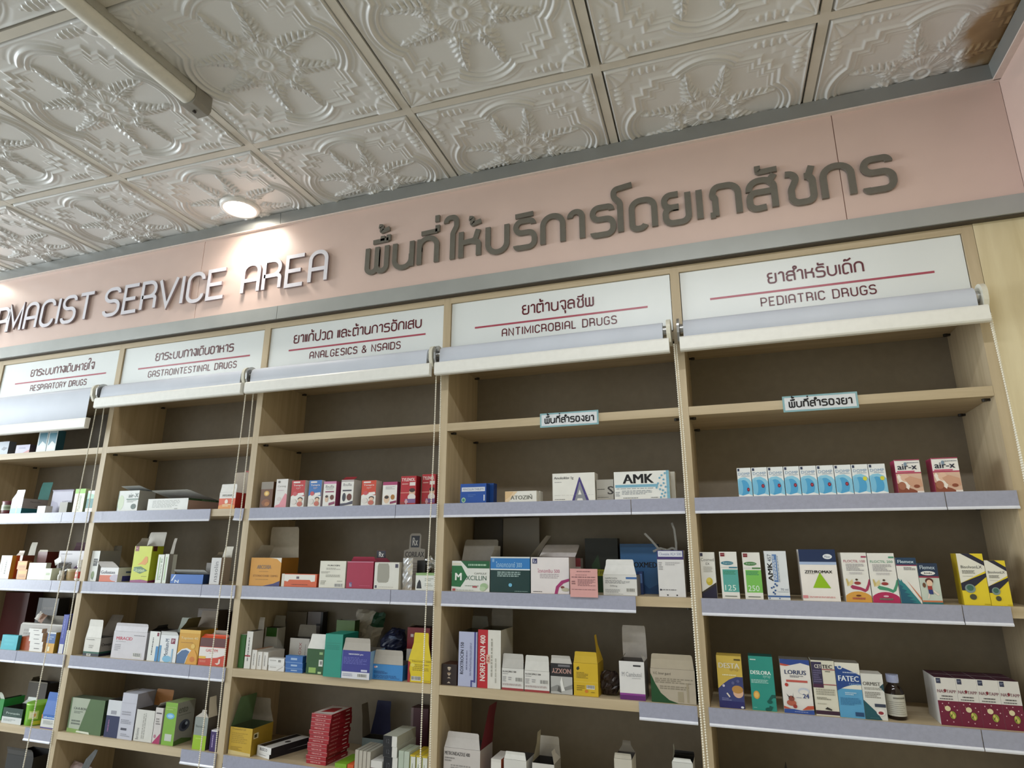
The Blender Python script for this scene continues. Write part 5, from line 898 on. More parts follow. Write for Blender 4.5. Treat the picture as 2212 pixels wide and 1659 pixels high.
carton(1.3496, 0.01, 0.7652, 0.0683, 0.0847, 0.08, '#d9d7d2', '#d9d7d2', '#d9d7d2', 'white carton with rounded raised flap at the bottom edge', op=1, inner='#3a342f', flaps=(('f', 0.0203, -6, 0.9, '#dedcd7', '#8d877d'),))
carton(1.434, 0.01, 0.7652, 0.0649, 0.0839, 0.07, '#d4d0ca', '#8f8b84', '#d4d0ca', 'white open carton with purple circle and tall back flap', op=1, inner='#2a2622', art=(('r', 0.08, 0.05, 0.12, 0.8, '#4a4744'), ('e', 0.75, 0.7, 0.17, 0.12, '#7a5a7e'), ('e', 0.75, 0.7, 0.1, 0.07, '#d4d0ca')), flaps=(('b', 0.0553, -6, 0.95, '#8f8b84', '#9d968b'), ('r', 0.0296, -25, 0.5, '#bdb7ad', '#cfcac2'), ('l', 0.0747, -8, 0.5, '#b9b2a2', '#a59c86')))
carton(1.6613, 0.01, 0.7652, 0.0483, 0.1183, 0.07, '#c9c3b6', '#c9c3b6', '#c9c3b6', 'small pale carton with thin raised flap at the bottom edge', op=1, inner='#3a342f', flaps=(('f', 0.0136, -4, 0.95, '#b9b2a4', '#8d877d'), ('b', 0.028, 0, 0.5, '#c9c3b6', '#6f675b')))
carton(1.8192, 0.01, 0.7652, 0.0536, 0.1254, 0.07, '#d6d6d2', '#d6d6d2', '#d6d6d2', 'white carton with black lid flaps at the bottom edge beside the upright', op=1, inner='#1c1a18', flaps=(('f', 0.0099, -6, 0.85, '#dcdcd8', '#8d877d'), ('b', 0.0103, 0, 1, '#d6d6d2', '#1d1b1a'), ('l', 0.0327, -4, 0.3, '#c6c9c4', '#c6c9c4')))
carton(0.3691, 0.01, 1.5811, 0.0547, 0.096, 0.0304, '#6b4327', '#54371f', '#6b4327', 'brown carton with a golden seed picture, first in the syrup row', art=(('r', 0.0, 0.72, 1, 1, '#8f8578'), ('e', 0.5, 0.55, 0.22, 0.1, '#d9a94e'), ('e', 0.5, 0.55, 0.12, 0.06, '#f0d48a'), ('e', 0.5, 0.2, 0.36, 0.14, '#8a4f22'), ('e', 0.6, 0.15, 0.2, 0.08, '#b06f34')))
carton(0.4347, 0.01, 1.5811, 0.0516, 0.1041, 0.0337, '#e2dedb', '#a89d98', '#e2dedb', 'white carton with a pink slanted foot in the syrup row', art=(('p', ((0, 0.0), (1, 0), (1, 0.45), (0.85, 0.5), (0.4, 0.12), (0.1, 0.08)), '#e0909c'), ('t', 'Cereng', 0.15, 0.7, 0.85, 0.78, '#77726e'), ('l', 0.15, 0.58, 0.85, 0.61, 1, '#b9a'), ('e', 0.35, 0.3, 0.18, 0.07, '#d8cfcc'), ('e', 0.25, 0.9, 0.1, 0.04, '#66625e')))
carton(0.5083, 0.01, 1.5811, 0.0586, 0.0966, 0.0266, '#e9e7e2', '#c9beb8', '#e9e7e2', 'red and white carton with a child picture, left of the blue carton', group='small syrup cartons with child pictures', art=(('p', ((0.0, 1), (1, 1), (1, 0.4), (0.7, 0.42), (0.4, 0.5), (0.1, 0.44), (0, 0.4)), '#bf2d2f'), ('r', 0.12, 0.9, 0.62, 0.96, '#e6dcd8'), ('t', 'Tempra', 0.14, 0.77, 0.86, 0.85, '#ecdcd8', 1), ('t', 'syr', 0.36, 0.66, 0.7, 0.73, '#e0c4c0'), ('e', 0.3, 0.5, 0.16, 0.08, '#c9545a'), ('p', ((0.5, 0.52), (0.95, 0.54), (0.98, 0.44), (0.55, 0.4)), '#eee8e4'), ('e', 0.72, 0.3, 0.18, 0.07, '#3a2a24'), ('e', 0.72, 0.26, 0.15, 0.07, '#e3bfa4'), ('e', 0.7, 0.12, 0.2, 0.09, '#c46a5a'), ('e', 0.25, 0.2, 0.2, 0.1, '#ded8d2')))
carton(0.5823, 0.01, 1.5811, 0.0534, 0.095, 0.02, '#e9e7e2', '#cfd0d2', '#e9e7e2', 'blue and white carton with a child picture in the syrup row', group='small syrup cartons with child pictures', art=(('p', ((0.0, 1), (1, 1), (1, 0.4), (0.7, 0.42), (0.4, 0.5), (0.1, 0.44), (0, 0.4)), '#3a74b8'), ('r', 0.12, 0.9, 0.62, 0.96, '#e6dcd8'), ('t', 'Tempra', 0.14, 0.77, 0.86, 0.85, '#ecdcd8', 1), ('t', 'syr', 0.36, 0.66, 0.7, 0.73, '#e0c4c0'), ('e', 0.3, 0.5, 0.16, 0.08, '#c9545a'), ('p', ((0.5, 0.52), (0.95, 0.54), (0.98, 0.44), (0.55, 0.4)), '#eee8e4'), ('e', 0.72, 0.3, 0.18, 0.07, '#3a2a24'), ('e', 0.72, 0.26, 0.15, 0.07, '#e3bfa4'), ('e', 0.7, 0.12, 0.2, 0.09, '#c46a5a'), ('e', 0.25, 0.2, 0.2, 0.1, '#ded8d2')))
carton(0.6451, 0.01, 1.5811, 0.0525, 0.0888, 0.0309, '#e9e7e2', '#8a3a5e', '#b06a92', 'white carton with magenta lid and nut picture', art=(('r', 0, 0.9, 1, 1, '#c97fa8'), ('t', 'Ibulla', 0.16, 0.74, 0.84, 0.85, '#66626a'), ('l', 0.2, 0.66, 0.8, 0.71, 1, '#a5a0a6'), ('r', 0.16, 0.56, 0.86, 0.61, '#8f3f62'), ('e', 0.72, 0.36, 0.16, 0.1, '#6a3a2a'), ('e', 0.3, 0.3, 0.13, 0.13, '#d9b9a0'), ('e', 0.3, 0.4, 0.12, 0.05, '#4a342a'), ('p', ((0.5, 0.04), (0.96, 0.1), (0.96, 0.2), (0.5, 0.14)), '#8f3f62')))
carton(0.7182, 0.01, 1.5811, 0.0513, 0.0922, 0.0469, '#e9e7e2', '#bdb8b4', '#8d2a34', 'white carton with dark red open lid and brown nut picture', op=1, inner='#4a2a26', art=(('r', 0, 0.92, 1, 1, '#b7adab'), ('t', 'Ibulla', 0.16, 0.76, 0.84, 0.87, '#77727a'), ('r', 0.14, 0.56, 0.86, 0.62, '#55525a'), ('e', 0.7, 0.34, 0.2, 0.13, '#6a3428'), ('e', 0.28, 0.34, 0.14, 0.16, '#3a3a44'), ('p', ((0.0, 0.0), (1, 0.08), (1, 0.2), (0.5, 0.12), (0, 0.1)), '#4a4656')), flaps=(('f', 0.0234, -60, 1, '#a0323c', '#7a2630'),))
carton(0.8063, 0.01, 1.5811, 0.0574, 0.0868, 0.0367, '#e9e7e2', '#c4bab2', '#e9e7e2', 'orange-red and white carton with a child picture, right of the nut cartons', group='small syrup cartons with child pictures', art=(('p', ((0.0, 1), (1, 1), (1, 0.4), (0.7, 0.42), (0.4, 0.5), (0.1, 0.44), (0, 0.4)), '#cc4429'), ('r', 0.12, 0.9, 0.62, 0.96, '#e6dcd8'), ('t', 'Tempra', 0.14, 0.77, 0.86, 0.85, '#ecdcd8', 1), ('t', 'syr', 0.36, 0.66, 0.7, 0.73, '#e0c4c0'), ('e', 0.3, 0.5, 0.16, 0.08, '#c9545a'), ('p', ((0.5, 0.52), (0.95, 0.54), (0.98, 0.44), (0.55, 0.4)), '#eee8e4'), ('e', 0.72, 0.3, 0.18, 0.07, '#3a2a24'), ('e', 0.72, 0.26, 0.15, 0.07, '#e3bfa4'), ('e', 0.7, 0.12, 0.2, 0.09, '#c46a5a'), ('e', 0.25, 0.2, 0.2, 0.1, '#ded8d2')))
carton(0.8905, 0.01, 1.5811, 0.056, 0.0793, 0.0223, '#e9e7e2', '#7a3050', '#a63a68', 'white carton with magenta top and two round nuts', art=(('r', 0, 0.86, 1, 1, '#a63c6a'), ('l', 0.2, 0.66, 0.85, 0.8, 3, '#b3aeb2'), ('e', 0.3, 0.26, 0.2, 0.18, '#dfc2a6'), ('e', 0.3, 0.34, 0.15, 0.07, '#3a2a20'), ('e', 0.72, 0.34, 0.14, 0.11, '#a8732e'), ('p', ((0.55, 0.05), (0.98, 0.1), (0.98, 0.2), (0.55, 0.14)), '#8f3058')))
carton(0.9619, 0.01, 1.5811, 0.0583, 0.0967, 0.0369, '#b3202a', '#7d151f', '#b3202a', 'tall red carton with a white-clothed baby, the fuller of two', group='tall red cartons with a baby', art=(('t', 'TYLENOL', 0.04, 0.82, 0.92, 0.93, '#eedcd8', 1), ('r', 0.58, 0.66, 0.95, 0.78, '#e3dcd8'), ('e', 0.76, 0.42, 0.2, 0.13, '#d9b49a'), ('e', 0.76, 0.5, 0.19, 0.07, '#3a201a'), ('e', 0.74, 0.26, 0.26, 0.12, '#e2d8d4'), ('r', 0.0, 0.4, 0.55, 0.43, '#d98a80'), ('r', 0.3, 0.06, 1, 0.2, '#7d5a8a'), ('p', ((0.28, 0.1), (0.4, 0.22), (0.52, 0.1), (0.4, 0.0)), '#c9a0a8'), ('l', 0.08, 0.68, 0.5, 0.74, 1, '#e0a8a0'), ('r', 0.02, 0.0, 0.3, 0.1, '#9c3a30')))
carton(1.0285, 0.03, 1.5811, 0.0505, 0.1029, 0.05, '#b3202a', '#7d151f', '#b3202a', 'tall red carton with a white-clothed baby, behind the bead chain by the upright', group='tall red cartons with a baby', art=(('t', 'TYLENOL', 0.04, 0.82, 0.92, 0.93, '#eedcd8', 1), ('r', 0.58, 0.66, 0.95, 0.78, '#e3dcd8'), ('e', 0.76, 0.42, 0.2, 0.13, '#d9b49a'), ('e', 0.76, 0.5, 0.19, 0.07, '#3a201a'), ('e', 0.74, 0.26, 0.26, 0.12, '#e2d8d4'), ('r', 0.0, 0.4, 0.55, 0.43, '#d98a80'), ('r', 0.3, 0.06, 1, 0.2, '#7d5a8a'), ('p', ((0.28, 0.1), (0.4, 0.22), (0.52, 0.1), (0.4, 0.0)), '#c9a0a8'), ('l', 0.08, 0.68, 0.5, 0.74, 1, '#e0a8a0'), ('r', 0.02, 0.0, 0.3, 0.1, '#9c3a30')))
carton(0.3985, 0.01, 1.3072, 0.1341, 0.0969, 0.0938, '#d3942a', '#8d5f1e', '#d3942a', 'large orange open carton with a tall grey back flap', op=1, inner='#a3998a', art=(('p', ((0.62, 1), (0.85, 0.96), (1, 0.82), (1, 1)), '#ded6c8'), ('p', ((0.45, 0), (1, 0), (1, 0.19), (0.8, 0.09)), '#33306e'), ('t', 'ARCOXIA', 0.22, 0.6, 0.68, 0.74, '#7d6a5a', 1), ('l', 0.3, 0.49, 0.6, 0.52, 1, '#a8772a'), ('t', 'ETORICOXIB 120MG', 0.12, 0.32, 0.92, 0.39, '#8a5a20'), ('l', 0.2, 0.2, 0.8, 0.24, 1, '#b5822a')), flaps=(('b', 0.1111, -4, 0.98, '#8d5f1e', '#b3a896'), ('l', 0.0519, -32, 0.8, '#a3998a', '#b3a896')))
carton(0.5474, 0.01, 1.3072, 0.1478, 0.0432, 0.02, '#cf5a2a', '#a33a20', '#cf5a2a', 'low orange and white tray carton beside the big orange one', art=(('p', ((0.08, 0.95), (0.95, 0.95), (0.95, 0.45), (0.85, 0.4), (0.8, 0.55), (0.22, 0.55), (0.18, 0.4), (0.08, 0.45)), '#e6e2da'), ('r', 0, 0, 0.08, 1, '#d9d4c8'), ('r', 0.42, 0.62, 0.5, 0.8, '#6a5a64'), ('l', 0.3, 0.1, 0.75, 0.2, 1, '#8a3a1a')))
carton(0.6831, 0.01, 1.3072, 0.1045, 0.0881, 0.02, '#e0ddd0', '#c9c5b6', '#e0ddd0', 'cream carton with printed text, left of the crimson carton', art=(('t', 'FUROSIN', 0.3, 0.8, 0.76, 0.86, '#4a4842', 1), ('l', 0.25, 0.66, 0.8, 0.74, 2, '#a19d92'), ('l', 0.06, 0.52, 0.4, 0.6, 2, '#a19d92'), ('l', 0.25, 0.38, 0.8, 0.48, 2, '#a19d92'), ('l', 0.06, 0.1, 0.3, 0.26, 3, '#a9a598'), ('b', 0.6, 0.02, 0.92, 0.16), ('l', 0.7, 0.22, 0.9, 0.26, 1, '#a19d92')))
carton(0.7923, 0.01, 1.3072, 0.1029, 0.0875, 0.02, '#a31c40', '#7d1430', '#b5637e', 'crimson carton with a dark flap behind it', op=1, inner='#5a0f24', art=(('r', 0.12, 0.05, 0.22, 0.22, '#6f5a86'), ('t', 'Rx', 0.13, 0.07, 0.21, 0.18, '#d9cfe0'), ('l', 0.5, 0.08, 0.9, 0.12, 1, '#c0506e'), ('r', 0.0, 0.96, 1, 1, '#bf7088')), flaps=(('b', 0.015, -2, 0.85, '#8d1836', '#8d1836'),))
carton(0.8953, 0.01, 1.3072, 0.0926, 0.0855, 0.0372, '#dcdad2', '#bfbbb0', '#dcdad2', 'white carton with a grey oval cut-out window', art=(('p', ((0.12, 0.85), (0.16, 0.96), (0.55, 0.96), (0.6, 0.85), (0.62, 0.45), (0.58, 0.28), (0.5, 0.24), (0.18, 0.24), (0.12, 0.32)), '#9d9a8e'), ('r', 0.84, 0.8, 0.96, 0.94, '#4a4658'), ('r', 0.04, 0.04, 0.12, 0.14, '#4a4658'), ('l', 0.2, 0.06, 0.8, 0.09, 1, '#b3afa4')))
carton(1.0381, 0.01, 1.3072, 0.0668, 0.0535, 0.05, '#dfe0da', '#dfe0da', '#6d8f52', 'white carton with green top edge and a dark figure', art=(('r', 0, 0.86, 1, 1, '#8fae74'), ('p', ((0.06, 0.1), (0.1, 0.4), (0.2, 0.62), (0.28, 0.5), (0.34, 0.1)), '#26262c'), ('l', 0.5, 0.5, 0.95, 0.7, 2, '#b0b3aa'), ('l', 0.5, 0.2, 0.95, 0.4, 2, '#b9bcb4')))
carton(0.3287, 0.015, 1.0328, 0.0222, 0.1086, 0.07, '#d9d7d2', '#3f7a2f', '#d9d7d2', 'slim green-sided white carton with open top at the left', art=(('r', 0, 0, 1, 1, '#2f6a24'),))
carton(0.3614, 0.01, 1.0328, 0.026, 0.1213, 0.053, '#dfdcd6', '#a8a39c', '#dfdcd6', 'white carton front with sideways text beside the green one', op=1, inner='#4a443e', art=(('l', 0.4, 0.2, 0.65, 0.85, 1, '#66625e', 90), ('r', 0, 0.32, 0.9, 0.36, '#a3323c')), flaps=(('b', 0.0413, 4, 0.9, '#a8a39c', '#9a948a'),))
carton(0.387, 0.012, 1.0328, 0.0208, 0.0618, 0.085, '#e0dcd6', '#c9c3bb', '#b98a6a', 'thin white carton stood on edge, left of three in the analgesics bay', group='thin white cartons stood on edge', art=(('l', 0.4, 0.2, 0.65, 0.8, 1, '#77726e', 90),))
carton(0.4085, 0.014, 1.0328, 0.0217, 0.0567, 0.085, '#e0dcd6', '#c9c3bb', '#d3cdc4', 'thin white carton stood on edge, middle of three in the analgesics bay', group='thin white cartons stood on edge', art=(('l', 0.4, 0.2, 0.65, 0.8, 1, '#77726e', 90),))
carton(0.4309, 0.016, 1.0328, 0.0226, 0.0561, 0.085, '#e0dcd6', '#c9c3bb', '#d3cdc4', 'thin white carton stood on edge, right of three in the analgesics bay', group='thin white cartons stood on edge', art=(('l', 0.4, 0.2, 0.65, 0.8, 1, '#77726e', 90),))
carton(0.4859, 0.01, 1.0328, 0.0655, 0.0173, 0.02, '#e0dedb', '#c9c6c1', '#e0dedb', 'lower small white carton of a stacked pair beside the blue stack', art=(('l', 0.1, 0.55, 0.5, 0.75, 2, '#a19d99'), ('p', ((0.5, 0.1), (0.9, 0.9), (0.95, 0.85), (0.6, 0.1)), '#b9b5b0')))
carton(0.4837, 0.01, 1.0503, 0.0656, 0.0229, 0.02, '#e4e2df', '#c9c6c1', '#e0dedb', 'upper small white carton of a stacked pair beside the blue stack', art=(('l', 0.1, 0.55, 0.5, 0.75, 2, '#a19d99'), ('b', 0.62, 0.4, 0.8, 0.8)))
carton(0.5592, 0.01, 1.0328, 0.0697, 0.0115, 0.02, '#2f66ad', '#234f88', '#4a86c4', 'blue flat carton at the bottom of the stack of three', group='stack of three blue cartons', art=(('r', 0.32, 0.4, 0.68, 0.7, '#9fb8d8'), ('r', 0, 0, 1, 0.06, '#8fb0d8')))
carton(0.5578, 0.01, 1.0445, 0.0698, 0.0184, 0.02, '#2f66ad', '#234f88', '#4a86c4', 'blue flat carton at the middle of the stack of three', group='stack of three blue cartons', art=(('r', 0.32, 0.4, 0.68, 0.7, '#9fb8d8'), ('r', 0, 0, 1, 0.06, '#8fb0d8')))
carton(0.5557, 0.01, 1.063, 0.07, 0.0214, 0.02, '#2f66ad', '#234f88', '#4a86c4', 'blue flat carton at the top of the stack of three', group='stack of three blue cartons', art=(('r', 0.32, 0.4, 0.68, 0.7, '#9fb8d8'), ('r', 0, 0, 1, 0.06, '#8fb0d8')))
carton(0.641, 0.01, 1.0328, 0.0679, 0.078, 0.09, '#234f1f', '#1a3a18', '#234f1f', 'dark green carton with a white flap folded up', op=1, inner='#3a342f', art=(('r', 0.72, 0.78, 0.92, 0.88, '#8fae74'), ('r', 0.72, 0.32, 0.95, 0.58, '#e0e0d8'), ('b', 0.78, 0.36, 0.92, 0.54), ('r', 0.16, 0.05, 0.58, 0.26, '#8fb25a'), ('r', 0.7, 0.03, 0.9, 0.11, '#b7cf98')), flaps=(('f', 0.0464, -14, 0.9, '#d9d7d1', '#b9b4aa'),))
carton(0.7232, -0.01, 1.0328, 0.0675, 0.1304, 0.09, '#1f8f7c', '#176e60', '#1f8f7c', 'tall teal carton jutting over the shelf edge', art=(('r', 0.06, 0.78, 0.9, 0.79, '#1a7a6a'), ('l', 0.08, 0.62, 0.85, 0.74, 3, '#1c8070')))
carton(0.8113, -0.01, 1.0328, 0.1053, 0.0838, 0.09, '#34368c', '#7fa6cf', '#34368c', 'navy and white carton with grey flap, jutting over the shelf edge', op=1, inner='#6d675f', art=(('r', 0, 0, 1, 0.24, '#dcdce2'), ('r', 0.0, 0, 0.02, 1, '#5a8fc0'), ('t', 'NAXODEX pro', 0.24, 0.83, 0.75, 0.9, '#dfe0ee', 1), ('l', 0.06, 0.5, 0.9, 0.76, 5, '#5d60ae'), ('r', 0.7, 0.27, 0.92, 0.34, '#c9cbe2'), ('b', 0.58, 0.06, 0.9, 0.19), ('l', 0.06, 0.06, 0.4, 0.18, 2, '#a9abc0')), flaps=(('f', 0.0379, -4, 0.93, '#aca59b', '#8d877d'),))
carton(0.918, 0.01, 1.0328, 0.1091, 0.0454, 0.09, '#3a86c8', '#2a669c', '#3a86c8', 'sky blue carton with a wide grey flap', op=1, inner='#5a544c', art=(('e', 0.08, 0.8, 0.04, 0.07, '#d9a0a0'), ('e', 0.13, 0.82, 0.03, 0.06, '#e0e6ee'), ('l', 0.04, 0.36, 0.5, 0.56, 3, '#1d4a86'), ('l', 0.04, 0.06, 0.8, 0.3, 3, '#1d5a9c'), ('l', 0.6, 0.08, 0.9, 0.14, 1, '#1d5a9c')), flaps=(('f', 0.0427, -4, 0.95, '#b0a99f', '#8d877d'),))
carton(1.0311, 0.01, 1.0328, 0.0809, 0.0641, 0.08, '#dcc31c', '#8d1c22', '#dcc31c', 'bright yellow carton with a tapered raised flap', op=1, inner='#5a4a1a', art=(('t', 'Naxomen 500', 0.18, 0.92, 0.98, 0.985, '#8f7a1c', 1), ('l', 0.2, 0.5, 0.9, 0.82, 4, '#a8921c'), ('e', 0.2, 0.78, 0.1, 0.08, '#e0d05a'), ('b', 0.16, 0.08, 0.58, 0.28), ('r', 0.7, 0.05, 0.95, 0.12, '#c4ac1a'), ('p', ((-0.001, 0), (0.1, 0), (0.12, 0.3), (0.05, 0.6), (0.1, 0.9), (0.0, 0.96)), '#9a2024')), flaps=(('f', 0.0806, -4, 0.66, '#dcc31c', '#a8921c'), ('r', 0.1029, -2, 0.25, '#d6bd1c', '#d6bd1c')))
carton(0.4969, 0.11, 1.0328, 0.0831, 0.0929, 0.04, '#cfcac3', '#8f8a82', '#cfcac3', 'white carton with sideways red letters behind the thin cartons', op=1, inner='#4a443e', art=(('t', 'BI-OXX', 0.48, 0.2, 0.62, 0.85, '#a8555a', 0, 90), ('l', 0.8, 0.4, 0.86, 0.8, 1, '#99948e', 90)), flaps=(('b', 0.0412, 2, 0.9, '#8f8a82', '#8a8378'),))
carton(0.382, 0.23, 1.0328, 0.0931, 0.1683, 0.0015, '#7d7468', '#7d7468', '#7d7468', 'tall grey-brown board standing at the back of the analgesics bay', cat='card', name='cardboard_sheet')
carton(0.4781, 0.215, 1.0328, 0.0677, 0.1728, 0.03, '#7f7778', '#1f1c1c', '#7f7778', 'tall pale carton with a black edge standing at the back', art=(('r', 0.86, 0, 1, 1, '#1c1a1a'), ('r', 0.6, 0.72, 0.88, 0.76, '#2a2626')))
carton(0.3617, 0.12, 1.0328, 0.0578, 0.1221, 0.04, '#b9b5ac', '#b9b5ac', '#b9b5ac', 'white and green carton behind the thin cartons', op=1, inner='#4a443e', art=(('r', 0.1, 0.75, 0.9, 1, '#3a6a2c'),), flaps=(('b', 0.0384, 6, 0.85, '#b9b5ac', '#8a8478'),))
carton(0.6822, 0.112, 1.0328, 0.0749, 0.1605, 0.03, '#4a6a24', '#2f4a1c', '#4a6a24', 'olive green open carton at the back behind the teal carton', op=1, inner='#8d877d', art=(('e', 0.5, 0.6, 0.2, 0.06, '#8fae5a'),))
carton(0.976, 0.1, 1.0328, 0.0834, 0.1494, 0.06, '#7d1a20', '#4a1014', '#7d1a20', 'dark red carton at the back behind the yellow carton', op=1, inner='#3a2420', art=(('r', 0.15, 0.8, 0.28, 0.86, '#d9c9c4'), ('r', 0, 0, 1, 0.55, '#cfc9c2')), flaps=(('l', 0.008, -8, 0.3, '#c9c0b8', '#c9c0b8'),))
carton(0.3675, 0.01, 0.7652, 0.0933, 0.0837, 0.1017, '#c9a42c', '#9a7d26', '#c9a42c', 'mustard yellow open carton with a green flap', op=1, inner='#3f4a2c', art=(('t', 'Tramadol 50', 0.08, 0.9, 0.7, 0.96, '#94781f', 1), ('l', 0.1, 0.4, 0.8, 0.8, 6, '#b08f24'), ('p', ((0, 0), (1, 0), (1, 0.1), (0, 0.16)), '#d9c58a'), ('l', 0.1, 0.15, 0.6, 0.3, 3, '#a88822')), sart=(('r', 0.08, 0.6, 0.3, 0.8, '#d9cfa8'), ('r', 0.11, 0.64, 0.24, 0.76, '#4a4428')), flaps=(('l', 0.0922, -12, 0.85, '#4a6a3a', '#56704a'), ('b', 0.0752, -6, 0.75, '#9a7d26', '#8a7f70')))
carton(0.4576, 0.02, 0.7652, 0.0701, 0.0128, 0.16, '#d9d6d2', '#17171f', '#d0cdc9', 'lower white and black flat carton of a crossing pair', yaw=-16, art=(('l', 0.2, 0.4, 0.75, 0.6, 1, '#5a585a'),))
carton(0.4606, 0.02, 0.7782, 0.072, 0.0192, 0.16, '#dcd9d5', '#17171f', '#d0cdc9', 'upper white and black flat carton of a crossing pair', yaw=-13, art=(('t', 'BUSCO', 0.2, 0.3, 0.72, 0.75, '#4a484c', 1),), tart=(('r', 0.05, 0.02, 0.45, 0.98, '#1c1a1e'), ('e', 0.75, 0.5, 0.12, 0.07, '#3a3638')))
carton(0.6655, 0.023, 0.7652, 0.0771, 0.0119, 0.115, '#a01c26', '#7d141e', '#b02a30', 'red flat carton, bottom of the leaning stack', yaw=-2.349485044344282, group='leaning stack of red flat cartons', art=(('t', 'NEOTA 20', 0.22, 0.3, 0.72, 0.62, '#d9a8a4', 1), ('r', 0, 0.93, 1, 1, '#d9c0bc')), sart=(('t', 'NEOTA 20', 0.1, 0.3, 0.42, 0.62, '#c08a88'), ('r', 0.7, 0.4, 0.9, 0.62, '#c9b0ac')))
carton(0.6636, 0.0234, 0.7775, 0.0771, 0.0119, 0.115, '#a01c26', '#7d141e', '#b02a30', 'red flat carton, second from the bottom of the leaning stack', yaw=-0.8393916765028981, group='leaning stack of red flat cartons', art=(('t', 'NEOTA 20', 0.22, 0.3, 0.72, 0.62, '#d9a8a4', 1), ('r', 0, 0.93, 1, 1, '#d9c0bc')), sart=(('t', 'NEOTA 20', 0.1, 0.3, 0.42, 0.62, '#c08a88'), ('r', 0.7, 0.4, 0.9, 0.62, '#c9b0ac')))
carton(0.6678, 0.0238, 0.7899, 0.0771, 0.0119, 0.115, '#a01c26', '#7d141e', '#b02a30', 'red flat carton, third from the bottom of the leaning stack', yaw=-3.951173982002042, group='leaning stack of red flat cartons', art=(('t', 'NEOTA 20', 0.22, 0.3, 0.72, 0.62, '#d9a8a4', 1), ('r', 0, 0.93, 1, 1, '#d9c0bc')), sart=(('t', 'NEOTA 20', 0.1, 0.3, 0.42, 0.62, '#c08a88'), ('r', 0.7, 0.4, 0.9, 0.62, '#c9b0ac')))
carton(0.6659, 0.0222, 0.8022, 0.0771, 0.0119, 0.115, '#a01c26', '#7d141e', '#b02a30', 'red flat carton, fourth from the bottom of the leaning stack', yaw=-2.5721972671884514, group='leaning stack of red flat cartons', art=(('t', 'NEOTA 20', 0.22, 0.3, 0.72, 0.62, '#d9a8a4', 1), ('r', 0, 0.93, 1, 1, '#d9c0bc')), sart=(('t', 'NEOTA 20', 0.1, 0.3, 0.42, 0.62, '#c08a88'), ('r', 0.7, 0.4, 0.9, 0.62, '#c9b0ac')))
carton(0.6669, 0.0204, 0.8145, 0.0771, 0.0119, 0.115, '#a01c26', '#7d141e', '#b02a30', 'red flat carton, fifth from the bottom of the leaning stack', yaw=-2.457343732513004, group='leaning stack of red flat cartons', art=(('t', 'NEOTA 20', 0.22, 0.3, 0.72, 0.62, '#d9a8a4', 1), ('r', 0, 0.93, 1, 1, '#d9c0bc')), sart=(('t', 'NEOTA 20', 0.1, 0.3, 0.42, 0.62, '#c08a88'), ('r', 0.7, 0.4, 0.9, 0.62, '#c9b0ac')))
carton(0.6694, 0.023, 0.8269, 0.0771, 0.0119, 0.115, '#a01c26', '#7d141e', '#b02a30', 'red flat carton, sixth from the bottom of the leaning stack', yaw=-0.7011483115109347, group='leaning stack of red flat cartons', art=(('t', 'NEOTA 20', 0.22, 0.3, 0.72, 0.62, '#d9a8a4', 1), ('r', 0, 0.93, 1, 1, '#d9c0bc')), sart=(('t', 'NEOTA 20', 0.1, 0.3, 0.42, 0.62, '#c08a88'), ('r', 0.7, 0.4, 0.9, 0.62, '#c9b0ac')))
carton(0.671, 0.0233, 0.8392, 0.0771, 0.0119, 0.115, '#a01c26', '#7d141e', '#b02a30', 'red flat carton, seventh from the bottom of the leaning stack', yaw=-2.0658476371038406, group='leaning stack of red flat cartons', art=(('t', 'NEOTA 20', 0.22, 0.3, 0.72, 0.62, '#d9a8a4', 1), ('r', 0, 0.93, 1, 1, '#d9c0bc')), sart=(('t', 'NEOTA 20', 0.1, 0.3, 0.42, 0.62, '#c08a88'), ('r', 0.7, 0.4, 0.9, 0.62, '#c9b0ac')))
carton(0.6701, 0.0206, 0.8515, 0.0771, 0.0119, 0.115, '#a01c26', '#7d141e', '#b02a30', 'red flat carton, eighth from the bottom of the leaning stack', yaw=-1.3358883186246433, group='leaning stack of red flat cartons', art=(('t', 'NEOTA 20', 0.22, 0.3, 0.72, 0.62, '#d9a8a4', 1), ('r', 0, 0.93, 1, 1, '#d9c0bc')), sart=(('t', 'NEOTA 20', 0.1, 0.3, 0.42, 0.62, '#c08a88'), ('r', 0.7, 0.4, 0.9, 0.62, '#c9b0ac')))
carton(0.6707, 0.0238, 0.8639, 0.0771, 0.0119, 0.115, '#a01c26', '#7d141e', '#b02a30', 'red flat carton, ninth from the bottom of the leaning stack', yaw=-3.644144045936218, group='leaning stack of red flat cartons', art=(('t', 'NEOTA 20', 0.22, 0.3, 0.72, 0.62, '#d9a8a4', 1), ('r', 0, 0.93, 1, 1, '#d9c0bc')), sart=(('t', 'NEOTA 20', 0.1, 0.3, 0.42, 0.62, '#c08a88'), ('r', 0.7, 0.4, 0.9, 0.62, '#c9b0ac')))
carton(0.6726, 0.0215, 0.8762, 0.0771, 0.0119, 0.115, '#a01c26', '#7d141e', '#b02a30', 'red flat carton, tenth from the bottom of the leaning stack', yaw=-3.590426584936397, group='leaning stack of red flat cartons', art=(('t', 'NEOTA 20', 0.22, 0.3, 0.72, 0.62, '#d9a8a4', 1), ('r', 0, 0.93, 1, 1, '#d9c0bc')), sart=(('t', 'NEOTA 20', 0.1, 0.3, 0.42, 0.62, '#c08a88'), ('r', 0.7, 0.4, 0.9, 0.62, '#c9b0ac')))
